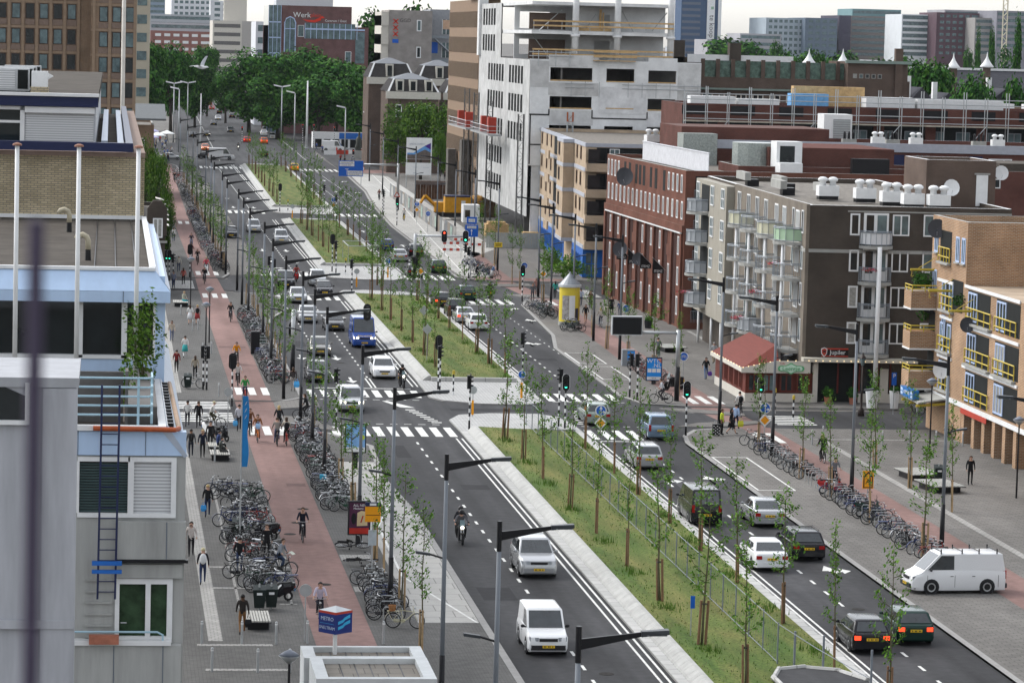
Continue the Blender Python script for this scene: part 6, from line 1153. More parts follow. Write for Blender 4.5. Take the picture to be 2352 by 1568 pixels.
bark = mat('young_bark',(.105,.095,.055),.9,var=.2,scale=6);stakem = mat('stake_wood',(.20,.115,.065),.9,var=.2,scale=5);stakel = mat('stake_pale',(.36,.25,.14),.9,var=.2,scale=5)
leafs = [mat('leaf_a',(.075,.185,.020),.7,var=.25,scale=4,spec=.12),mat('leaf_b',(.125,.245,.030),.7,var=.25,scale=4,spec=.12),mat('leaf_c',(.048,.120,.015),.7,var=.2,scale=4,spec=.12)]
def leafquad(b,p,s,rr,mi,up=.4):
    n = Vector((rr.gauss(0,1),rr.gauss(0,1),rr.gauss(0,1)+up)).normalized();a = n.cross(Vector((rr.random(),rr.random(),rr.random()))).normalized();c = n.cross(a)
    b.face([p-a*s*.9,p-c*s*.35+a*s*.1,p+a*s,p+c*s*.55+n*s*.2],mi)
def make_sapling(seed,bare=False):
    rr = random.Random(seed);t = MB();c = MB();H = 6.6
    pts = [(0,0,0)];x = y = 0
    for k in range(1,9): x += rr.gauss(0,.03);y += rr.gauss(0,.03);pts.append((x,y,H*k/8))
    t.tube(pts,[.055-.047*k/8 for k in range(9)],6)
    for i in range(15):
        z = 2.0+rr.random()**.9*3.9;k = z/H*8;j = int(k);p = Vector(pts[j]).lerp(Vector(pts[min(j+1,8)]),k-j);a = rr.uniform(0,6.28);L_ = (.35+1.0*(1-abs(z-3.3)/3.6))*rr.uniform(.6,1.1)
        e = p+Vector((math.cos(a)*L_*.72,math.sin(a)*L_*.72,L_*rr.uniform(.45,.95)));m = p.lerp(e,.5)+Vector((math.cos(a)*.1,math.sin(a)*.1,-.06));t.tube([p,m,e],[.017,.011,.004],4)
        if bare: continue
        for q in range(int(13+L_*15)):
            f = rr.uniform(.25,1.08);b0 = p.lerp(m,f*2) if f < .5 else m.lerp(e,f*2-1)
            leafquad(c,b0+Vector((rr.gauss(0,.09),rr.gauss(0,.09),rr.gauss(-.02,.10))),rr.uniform(.055,.115),rr,rr.choice((0,0,1,1,2)))
    if not bare:
        for q in range(110):
            z = rr.uniform(2.2,H+.1);k = min(z/H*8,7.99);j = int(k);p = Vector(pts[j]).lerp(Vector(pts[j+1]),k-j)
            leafquad(c,p+Vector((rr.gauss(0,.13),rr.gauss(0,.13),0)),rr.uniform(.05,.11),rr,rr.choice((0,1,1,2)))
    return t.mesh('trunk',bark,True),(c.mesh('crown',leafs) if not bare else None)
SAP = [make_sapling(s) for s in (11,12,13,14,15)];SAPB = make_sapling(21,True)
STK = [MB().lathe([(.055,0),(.05,1.95)],(0,0,0),7).mesh('stake',stakem),MB().lathe([(.055,0),(.05,1.9)],(0,0,0),7).mesh('stake',stakel)]
TIE = MB().ring((0,0,1.8),(0,0,1),.12,.02,8,4).mesh('tie',black)
def sapling(x,y,label,group,i=0,s=1.0,pale=0,bare=False,stakes=True):
    t = thing('young_tree',label,'tree',(x,y,gz(x,y)),(i*1.7) % 6.28,group);q = math.sin(x*12.9+y*78.2)*43758;q -= math.floor(q);t.scale = (s*(.68+.5*q),s*(.68+.5*q),s);t.rotation_euler = ((q-.5)*.07,(((q*7) % 1)-.5)*.07,q*6.28);tr,cr = SAPB if bare else SAP[i % 5]
    link('trunk',tr,t)
    if cr: link('crown',cr,t)
    if stakes:
        link('stake',STK[pale],t,(.13,0,0));link('stake',STK[pale],t,(-.13,.02,0));link('tie',TIE,t)
    return t
def treeleaf(name,c,v=.3): return mat(name,c,.85,var=v,scale=.35,spec=.08)
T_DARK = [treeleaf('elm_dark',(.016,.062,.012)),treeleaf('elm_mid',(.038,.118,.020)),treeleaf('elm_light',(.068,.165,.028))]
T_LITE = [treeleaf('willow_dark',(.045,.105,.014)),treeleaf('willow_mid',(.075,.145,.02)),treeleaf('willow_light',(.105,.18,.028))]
oldbark = mat('old_bark',(.05,.042,.034),.95,var=.3)
def make_tree(seed,mats,n=5200,leaf=.42,wide=1.0,lobes=11,tall=1.0):
    """unit tree: 20 m high, crown radius about 7 m"""
    rr = random.Random(seed);c = MB();t = MB();LB = [(Vector((0,0,13*tall)),5.2*wide,6.0*tall)]
    for k in range(lobes):
        a = 6.28*k/lobes+rr.uniform(-.3,.3);z = rr.uniform(4.8,16.5)*tall;rad = (4.6-abs(z/tall-11.5)*.30)*wide*rr.uniform(.75,1.15);LB.append((Vector((math.cos(a)*rad,math.sin(a)*rad,z)),rr.uniform(2.0,3.5)*wide,rr.uniform(1.9,3.2)*tall))
    t.tube([(0,0,0),(.1,0,3.5),(0,.1,8),(.1,.1,13*tall)],[.5,.38,.28,.1],8)
    for p,rx,rz_ in LB[1:]: t.tube([(0,0,rr.uniform(4,8)),(p.x*.45,p.y*.45,p.z*.75),tuple(p)],[.2,.12,.05],5)
    for i in range(n):
        p,rx,rz_ = LB[0] if rr.random() < .22 else rr.choice(LB[1:]);d = Vector((rr.gauss(0,1),rr.gauss(0,1),rr.gauss(0,1))).normalized();f = rr.random()**.30*rr.uniform(.86,1.10)
        q = p+Vector((d.x*rx*f,d.y*rx*f,d.z*rz_*f));s = leaf*rr.uniform(.6,1.3)
        n_ = (d+Vector((rr.gauss(0,.5),rr.gauss(0,.5),rr.gauss(0,.5)+.35))).normalized();a = n_.cross(Vector((rr.random()+.1,rr.random(),rr.random()))).normalized();b_ = n_.cross(a)
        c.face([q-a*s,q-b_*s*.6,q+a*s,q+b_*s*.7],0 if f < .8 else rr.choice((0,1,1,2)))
    return t.mesh('trunk',oldbark,True),c.mesh('crown',mats)
TREES = {}
def tree(kind,x,y,h,w,label,name='tree',group=None,z=0,i=0):
    k = (kind,i % 3)
    if k not in TREES:
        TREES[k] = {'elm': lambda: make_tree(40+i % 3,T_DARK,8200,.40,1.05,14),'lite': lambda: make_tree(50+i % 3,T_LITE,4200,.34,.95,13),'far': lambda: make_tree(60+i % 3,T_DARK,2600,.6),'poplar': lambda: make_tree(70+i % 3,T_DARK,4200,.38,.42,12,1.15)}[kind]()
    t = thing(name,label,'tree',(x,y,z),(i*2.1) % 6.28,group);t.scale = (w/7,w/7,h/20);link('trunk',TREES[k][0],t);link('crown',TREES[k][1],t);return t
polem = mat('pole_grey',(.19,.21,.235),.6,.0,var=.05)
def make_lamp(dirn):
    t = thing('street_lamp','','street lamp')
    MB().tube([(0,0,2.4),(0,0,9.3)],[.095,.075],10).build('pole',polem,t,smooth=True);MB().tube([(0,0,0),(0,0,2.5)],[.13,.12],10).build('base_sleeve',black,t,smooth=True)
    a = MB();a.tube([(0,0,9.2),(0,0,10.2)],.085,8);a.hull([(0,-.05,9.55),(0,.05,9.55),(0,.05,9.85),(0,-.05,9.85)],[(dirn*1.75,-.03,9.93),(dirn*1.75,.03,9.93),(dirn*1.75,.03,10.05),(dirn*1.75,-.03,10.05)]);a.build('arm',black,t)
    MB().hull([(dirn*1.7,-.10,9.92),(dirn*1.7,.10,9.92),(dirn*1.7,.10,10.07),(dirn*1.7,-.10,10.07)],[(dirn*2.45,-.17,10.0),(dirn*2.45,.17,10.0),(dirn*2.45,.15,10.12),(dirn*2.45,-.15,10.12)]).build('lamp_head',mat('lamp_dark',(.04,.045,.05),.4,var=0),t);MB().box(min(dirn*1.85,dirn*2.4),max(dirn*1.85,dirn*2.4),-.12,.12,9.95,9.975).build('lens',lampg,t)
    MB().bar((0,0,6.2),(-dirn*.6,0,6.38),.05).build('lower_arm',black,t);MB().hull([(-dirn*.55,-.09,6.32),(-dirn*.55,.09,6.32),(-dirn*.55,.09,6.42),(-dirn*.55,-.09,6.42)],[(-dirn*1.1,-.12,6.40),(-dirn*1.1,.12,6.40),(-dirn*1.1,.1,6.5),(-dirn*1.1,-.1,6.5)]).build('lower_lamp',MATS['lamp_dark'],t)
    return t
lens_off = mat('lens_dark',(.03,.03,.03),.3,var=0);lens_g = mat('lens_green',(.05,1,.55),.3,var=0,emit=1.6);lens_r = mat('lens_red',(1,.08,.03),.3,var=0,emit=1.6)
def stripes(b,z0,z1,r=.055,d=.26):
    z = z0;k = 0
    while z < z1-.01: b.lathe([(r,z),(r,min(z+d,z1))],(0,0,0),8,k % 2);z += d;k += 1
def tlight(x,y,label,face='toward',lit='g',z=PZ,h=2.6,heads=1,group='traffic lights at the crossings',board=True):
    t = thing('traffic_light',label,'traffic light',(x,y,z),{'toward': 0,'away': math.pi,'left': R(-90),'right': R(90)}[face],group);b = MB()
    b.lathe([(.07,0),(.065,.6)],(0,0,0),8,1);stripes(b,.6,h,.06);b.build('pole',[white,black],t)
    for k in range(heads):
        a = MB();x0 = .0 if heads == 1 else -.22+.44*k
        pts = [(x0+.27*math.cos(q),h+.55+(.30 if math.sin(q) > 0 else -.30)+.27*math.sin(q)) for q in [6.283*j/16 for j in range(16)]]
        hd = MB().ext([(x0+(p[0]-x0)*.9,p[1]) for p in pts],-.05,.0).box(x0-.15,x0+.15,.0,.2,h+.1,h+1.0).build('housing',black,t)
        if board: MB().ext(pts,-.03,-.012).build('backboard',white if lit != 'x' else black,t)
        for j,cc in enumerate((lens_r if lit == 'r' else lens_off,lens_off,lens_g if lit == 'g' else lens_off)): MB().lathe([(.09,0),(.02,.02)],(0,0,0),10).build('lens',cc,t,(x0,-.05,h+.84-.29*j)).rotation_euler = (R(90),0,0)
        v = MB()
        for j in range(3): v.hull([(x0-.11,-.05,h+.84-.29*j),(x0+.11,-.05,h+.84-.29*j),(x0+.09,-.05,h+.96-.29*j),(x0-.09,-.05,h+.96-.29*j)],[(x0-.11,-.2,h+.86-.29*j),(x0+.11,-.2,h+.86-.29*j),(x0+.09,-.22,h+.95-.29*j),(x0-.09,-.22,h+.95-.29*j)])
        v.build('visor',black,t)
    return t
def post(t,h,r=.03,m=None): return MB().lathe([(r,0),(r,h)],(0,0,0),7).build('post',m or galv,t)
def disc(t,z,r,m,edge=None,y=-.04,name='sign_face'):
    pts = [(r*math.cos(6.283*k/20),z+r*math.sin(6.283*k/20)) for k in range(20)];MB().ext(pts,y,y+.03).build(name,edge or m,t)
    if edge: MB().ext([(p[0]*.84,z+(p[1]-z)*.84) for p in pts],y-.006,y).build('sign_field',m,t)
def roundsign(x,y,label,z0=None,h=2.6,r=.3,m=None,edge=None,rz=0,group=None,extra=None,cat='road sign',name='road_sign'):
    t = thing(name,label,cat,(x,y,gz(x,y) if z0 is None else z0),rz,group);post(t,h);disc(t,h-r,r,m or signblue,edge)
    return t
def sarrow(t,z,s,y=-.055,turn=False,m=None):
    b = MB();b.ext([(-.05*s,z-.6*s),(.05*s,z-.6*s),(.05*s,z+.2*s),(-.05*s,z+.2*s)],y,y+.012);b.ext([(-.22*s,z+.2*s),(.22*s,z+.2*s),(0,z+.62*s)],y,y+.012)
    if turn: b.ext([(.05*s,z-.25*s),(.3*s,z-.25*s),(.3*s,z-.12*s),(.05*s,z-.12*s)],y,y+.012);b.ext([(.3*s,z-.4*s),(.3*s,z+.03*s),(.58*s,z-.18*s)],y,y+.012)
    b.build('arrow_symbol',m or white,t)
def diamond(t,z,r,y=-.04):
    MB().ext([(r,z),(0,z+r),(-r,z),(0,z-r)],y,y+.03).build('sign_face',white,t);MB().ext([(r*.7,z),(0,z+r*.7),(-r*.7,z),(0,z-r*.7)],y-.006,y).build('sign_field',amber,t)
g1,g2 = 'vehicles driving towards the viewer','vehicles driving away from the viewer'
car('smallvan','white',18.75,135.1,0,'white delivery van with black bumper, nearest on the left carriageway',g1,bump=trim)
car('suv','silver',20.95,155,0,'silver off-road car with chrome grille behind the white delivery van',g1)
car('mpv','silver',16.9,223.6,0,'small silver car crossing between the two zebra crossings',g1,lit='head')
car('hatch','grey',15.75,242.7,0,'dark grey hatchback waiting at the zebra stop line',g1)
car('sedan','beige',17.2,262.6,0,'beige grey older car with lit headlights',g1,lit='head')
car('wagon','white',21.0,245.8,0,'white estate car standing beside a motorcyclist at the stop line',g1)
car('sedan','grey',19.9,285.3,0,'dark grey saloon next to the blue van',g1)
car('sedan','silver',18.0,292.8,0,'silver saloon behind the mast of the signal gantry',g1)
car('sedan','silver',18.35,314.3,0,'pale silver saloon just past the second zebra crossing',g1)
car('hatch','black',21.45,322.9,0,'black hatchback on the second zebra crossing',g1)
car('suv','black',18.1,332.2,0,'black off-road car beside a red scooter',g1)
car('mpv','silver',21.6,335.9,0,'silver car partly hidden behind the black hatchback',g1)
car('mpv','silver',21.35,404,0,'silver people carrier alone in the right lane between the crossings',g1)
car('mpv','silver',18.85,425,0,'silver people carrier farther up in the left lane',g1)
car('hatch','black',15.4,412,0,'dark car parked in the bay behind the pavement saplings',g1)
v = car('bigvan','vanblue',21.35,270.3,0,'tall blue rental van with yellow lettering on its bonnet',g1,bump=PAINT['vanblue'],lit='head')
text('lettering','drive yourself',.24,mat('yellow_letters',(.75,.52,.10),.5,var=0),v,(0,-2.5,1.02),sx=.9,ext=.004).rotation_euler = (R(-40),0,0)
text('emblem','q',.62,white,v,(0,-1.02,2.13),ext=.004)
car('bigvan','white',22.6,664,0,'white van standing sideways on the far junction','vehicles at the far junction',rz=R(90),bump=trim,yoff=False)
car('sedan','black',19.9,668,0,'dark car half hidden behind the white van at the far junction','vehicles at the far junction',rz=R(90),yoff=False)
car('hatch','orange',20.7,713,0,'red car with bright headlights at the far junction','vehicles at the far junction',lit='head')
car('hatch','black',23.8,809,0,'black car with orange lights coming from the avenue','vehicles at the far junction',lit='head')
car('sedan','silver',12.3,659,0,'silver car crossing the cycle path at the far junction','vehicles at the far junction',rz=R(90),yoff=False)
car('coach','white',38.5,1187,0,'white coach in the avenue between the trees','vehicles in the far avenue')
for x,y,aw,c,ty,lb in ((31.5,960,0,'silver','sedan','silver car coming out of the far avenue'),(36.5,985,1,'black','wagon','black car entering the far avenue'),(28.5,905,0,'black','hatch','black car in the middle of the far square'),(33.5,1085,0,'red','hatch','red car left in front of the coach'),(34.2,1033,1,'black','hatch','black car leaving down the far avenue'),(39,1097,0,'silver','sedan','silver car right of the coach in the far avenue'),(37,1136,0,'silver','mpv','silver car just in front of the coach'),(34.6,1148,1,'red','hatch','red car left of the coach'),(34.4,1240,1,'black','mpv','black car left behind the coach'),(37.5,1262,1,'grey','sedan','grey car beyond the coach'),(20.2,802,0,'black','sedan','dark car at the left of the far square'),(32.1,770,1,'red','hatch','dark red car waiting at the far median')): car(ty,c,x,y,aw,lb,'vehicles in the far avenue','brake' if c == 'red' else None)
car('hatch','black',32.9,135.8,1,'black hatchback with lit brake lights at the bottom right',g2,lit='brake')
car('hatch','green',35.35,137.9,1,'dark green hatchback braking beside the black one',g2,lit='brake')
car('sedan','white',32.9,157.3,1,'white coupe-like saloon with red tail lamps',g2)
car('wagon','black',35.5,160.7,1,'black estate car with roof rails',g2)
car('sedan','silver',35.75,171.9,1,'silver saloon behind the black estate car',g2)
car('van','black',32.4,172.6,1,'black people carrier van behind the median fence',g2)
car('wagon','silver',33.0,195.2,1,'silver estate car just before the near zebra crossing',g2)
car('mpv','skyblue',36.2,209.9,1,'light blue people carrier on the near zebra crossing',g2)
car('wagon','palegreen',33.2,217.6,1,'pale green grey estate car in the junction',g2)
car('hatch','white',32.9,287.9,1,'white hatchback, last of the queue by the median',g2)
car('sedan','silver',32.5,294.8,1,'silver car with lit brake lights in front of the white hatchback',g2,lit='brake')
car('suv','black',32.4,301,1,'black off-road car third in the queue by the median',g2)
car('wagon','black',32.15,311.7,1,'black estate car with tall red lights in the queue',g2,lit='brake')
car('hatch','green',35.5,320.9,1,'dark green car beside the head of the queue',g2)
car('hatch','black',33.0,350.1,1,'small black car on the second far-side zebra crossing',g2)
car('hatch','green',36.3,357.4,1,'dark green hatchback beyond the second crossing',g2)
car('wagon','black',36.2,383.6,1,'black estate car farther up in the right lane',g2)
car('sedan','silver',33.5,374.4,1,'silver saloon left of the black estate car',g2)
car('hatch','blue',33.5,392.8,1,'dark blue hatchback ahead of the silver saloon',g2)
car('hatch','yellow',34.8,617.6,1,'yellow car at the far zebra crossing',g2,lit='brake');car('hatch','black',32.1,682,1,'dark green car beyond the last lawn',g2);car('hatch','orange',35.9,765,1,'orange car beyond the far junction',g2,lit='brake');car('sedan','white',38.6,824,1,'white car queueing beyond the far junction',g2);car('mpv','white',40.2,850,1,'white car behind another white car in the far queue',g2)
v = car('van','white',40.6,151.6,0,'white van with roof bars turning across the right pavement',None,rz=R(-86),bump=trim,yoff=False,z=PZ)
for y in (-.9,.15,1.0,1.9): MB().tube([(-.72,y,1.9),(-.72,y,2.16)],.035,5).tube([(.72,y,1.9),(.72,y,2.16)],.035,5).tube([(-.78,y,2.05),(.78,y,2.05)],.025,5).build('roof_bar',black,v)
MB().box(-.865,-.861,.75,2.1,1.02,1.05).build('door_rail',black,v);MB().box(-.872,-.861,-.28,-.1,1.05,1.1).box(-.872,-.861,.1,.14,.95,1.12).build('door_handle',black,v)
def rider(kind,x,y,z,rz,m,blabel,plabel,top,bot,hair='helmet',hk='helmet',lit=False,ps='moto',grp=None,**k):
    two(kind,x,y,z,rz,m,blabel,grp,lit);person(x,y,z,rz,ps,top,bot,plabel,hair,hk,**k)
rider('moto',18.3,165.9,.004,0,black,'black touring motorcycle with lit headlight in the left carriageway','person in grey black gear riding the touring motorcycle',(.10,.10,.11),(.02,.02,.02),lit=True)
person(18.3,166.35,.12,0,'moto',(.02,.02,.025),(.02,.02,.02),'person in black riding pillion on the touring motorcycle','helmet','helmet')
rider('moto',21.8,240.1,.004,R(6),black,'black motorcycle with lit headlight at the zebra stop line','person in black jacket and helmet on the motorcycle at the stop line',(.012,.012,.014),(.025,.02,.018),lit=True)
rider('scoot',19.7,342.4,.004,0,PAINT['red'],'red scooter between cars at the second crossing','person in red and grey on the red scooter',(.35,.06,.05),(.03,.03,.04))
rider('moto',38.0,323.5,.004,math.pi,black,'black motorcycle seen from behind at the second junction','person in black leather and helmet riding away on a motorcycle',(.014,.014,.016),(.014,.014,.016))
rider('moto',28.0,717.5,.004,0,black,'small motorcycle crossing the far junction','person in dark clothes on the motorcycle at the far junction',(.02,.02,.02),(.02,.02,.02),lit=True)
rider('scoot',10.5,350.6,PZ,0,white,'white scooter on the red cycle path at the second side street','person in pink jacket and cap riding the white scooter',(.70,.10,.14),(.03,.03,.04),hair='cap',hk='cap')
two('scoot',6.6,209.4,PZ,R(25),white,'white motor scooter parked by the side street bench','scooters parked by the side street');two('scoot',7.3,206.6,PZ,R(38),PAINT['black'],'dark motor scooter parked beside the white one','scooters parked by the side street')
two('scoot',8.2,165.6,PZ,R(-60),PAINT['black'],'black scooter standing among the pavement bicycles');two('scoot',7.9,147.9,PZ,R(-80),PAINT['black'],'black moped with a blue plate beside the dark litter bins');two('scoot',42.0,184.6,PZ,R(80),PAINT['red'],'red scooter parked at the right bicycle racks');two('scoot',42.1,175.5,PZ,R(80),PAINT['green'],'dark green scooter among the right bicycle racks');two('moto',42.3,240.2,PZ,R(-60),black,'black motorcycle parked behind the blue poster board')
two('scoot',13.0,200.5,PZ,R(95),PAINT['silver'],'silver scooter among the bicycles of the left kerb racks')
def cyclist(x,y,rz,col,blabel,plabel,top,bot,z=PZ,ps='cycle',**k):
    bike(x,y,z,rz,col,blabel,'bicycles being ridden');return person(x,y,z,rz,ps,top,bot,plabel,**k)
A_ = math.pi
cyclist(10.1,165.6,0,'black','black bicycle ridden towards the viewer on the red path','person in dark sweater cycling with one hand at the mouth',(.012,.015,.03),(.012,.012,.02))
cyclist(9.55,142.8,0,'black','black bicycle with a decorated frame near the metro sign','person with long dark curls, sunglasses and lilac T-shirt cycling',(.55,.50,.62),(.02,.02,.03),hair='black',hk='long',short=True)
cyclist(9.6,206.3,0,'orange','orange bicycle ridden at the near zebra crossing','person with brown jacket and pale blue bag cycling towards the viewer',(.24,.09,.03),(.30,.14,.08),hk='long')
cyclist(9.25,209.6,0,'black','black bicycle right behind the orange one','person in brown coat cycling behind the orange bicycle',(.18,.08,.04),(.03,.03,.04),hk='long')
cyclist(10.75,204.6,A_,'black','black bicycle ridden away by a person in a grey coat','person in grey coat cycling away past the racks',(.22,.20,.18),(.04,.06,.12))
cyclist(11.35,204.8,A_,'red','red bicycle ridden away beside the racks','person in pale jacket with dark backpack and long hair cycling away',(.42,.38,.32),(.03,.03,.035),hk='long')
cyclist(11.2,211.2,A_,'black','black bicycle ridden away by a blond person','blond person in black cycling away over the side street',(.014,.014,.016),(.03,.03,.03),hair='blond',hk='long')
cyclist(9.75,229.5,0,'red','red bicycle ridden by a person in green','person in bright green jacket cycling towards the viewer',(.04,.28,.07),(.02,.02,.05))
cyclist(9.6,238.8,0,'black','black bicycle with panniers before the zebra on the path','person in white sleeveless top cycling',(.55,.52,.50),(.02,.02,.02),hk='long',short=True)
cyclist(10.1,254.6,0,'black','black bicycle with front crate ridden by a person in orange','person in orange jacket cycling with a black crate',(.70,.27,.01),(.02,.02,.02),hair='black')
cyclist(11.0,292.3,0,'black','black bicycle ridden near the kerb racks farther up','person in black jacket with brown hair cycling near the racks',(.018,.016,.016),(.02,.02,.03),hk='long')
cyclist(9.9,336,0,'black','black bicycle ridden through the second side street','person in open black coat cycling ahead of the pink scooter',(.015,.015,.015),(.03,.03,.04),hair='grey')
cyclist(9.9,363.4,0,'black','black bicycle leaning into the bend behind the scooter','person in black cycling behind the pink scooter on the right',(.012,.012,.014),(.02,.02,.02),hk='long')
cyclist(9.45,372.4,0,'silver','silver bicycle beside the path signal post','person in dark red top cycling beside the path signal',(.16,.03,.03),(.02,.02,.03),hk='long')
cyclist(9.9,391.8,0,'black','black bicycle of the farthest of three cyclists on the red path','person in blue jeans and dark jacket cycling behind two others',(.03,.03,.05),(.08,.12,.22),hk='long')
cyclist(11.1,560,0,'black','black bicycle far up the red path','person in black cycling far up the red path',(.012,.012,.014),(.02,.02,.02))
cyclist(7.0,213.3,R(90),'black','black bicycle crossing the side street towards the path','person in white shirt and cap cycling across the side street',(.62,.61,.58),(.10,.09,.05),hair='cap',hk='cap',short=True)
cyclist(13.35,218.4,R(-100),'black','black bicycle waiting at the island by the black post','person with long red hair in black waiting on a bicycle',(.014,.014,.016),(.02,.02,.02),hk='long')
cyclist(13.95,216.6,R(-100),'silver','silver bicycle waiting nearer to the road at the island','person in grey with a white bag waiting on a bicycle',(.40,.38,.36),(.14,.15,.18),hair='blond')
cyclist(39.8,231.2,R(-90),'black','black bicycle held by a person at the right zebra crossing','person in pale shirt and glasses standing with a bicycle at the crossing',(.50,.52,.55),(.04,.035,.04))
cyclist(45.0,263.6,A_,'dark green','green bicycle ridden away past the cafe side','person in grey T-shirt cycling away on the right path',(.13,.14,.15),(.10,.09,.07),short=True)
cyclist(44.0,223.2,A_,'black','black bicycle ridden away at the corner crossing','person in white jacket with black backpack cycling away',(.68,.68,.66),(.02,.02,.02),hair='black')
cyclist(44.6,199,A_,'black','black bicycle with bags ridden away on the right path','person in black coat with blond hair cycling away on the right',(.012,.012,.014),(.02,.02,.02),hair='blond')
cyclist(42.9,187.9,0,'black','black bicycle coming towards the viewer by the right racks','person in grey polo shirt with shoulder strap cycling towards the viewer',(.20,.21,.23),(.015,.015,.02),hair='black',short=True)
cyclist(44.6,292.8,A_,'silver','silver bicycle ridden by a long-haired person by the piers','person with long blond hair and red bag cycling on the right path',(.40,.35,.30),(.05,.06,.10),hair='blond',hk='long')
cyclist(42.3,513,0,'black','black bicycle on the pale footpath by the hoarding','person in dark red top cycling by the hoarding',(.16,.04,.03),(.03,.03,.03));cyclist(41.3,457.5,A_,'yellow','yellow bicycle on the pale footpath','person in white shirt cycling away on the pale footpath',(.55,.55,.53),(.03,.03,.03))
cyclist(39.4,347.6,R(92),'black','black bicycle crossing right behind the second junction','person in black cycling across the second junction',(.012,.012,.014),(.02,.02,.02));cyclist(41.1,347.2,R(92),'black','black bicycle following another across the second junction','person in blue top and white skirt cycling across the second junction',(.08,.16,.30),(.60,.58,.55),hair='blond',sk=(.62,.60,.58),bare=True)
person(8.5,155.2,PZ,R(60),'cycle',(.22,.24,.27),(.03,.05,.10),'person in grey hoodie sitting on a bicycle and reading a paper');bike(8.5,155.2,PZ,R(60),'black','black bicycle under the person reading a paper');tag(MB().hull([(-.16,-.1,0),(.16,-.1,0),(.16,.1,.12),(-.16,.1,.12)],[(-.16,-.1,.01),(.16,-.1,.01),(.16,.1,.13),(-.16,.1,.13)]).build('newspaper',mat('newsprint',(.55,.58,.50),.9),None,(8.98,154.9,1.15),R(60)),'open newspaper held by the person in the grey hoodie','newspaper')
D = (.013,.013,.015);BL = (.03,.045,.10);WH = (.66,.65,.63)
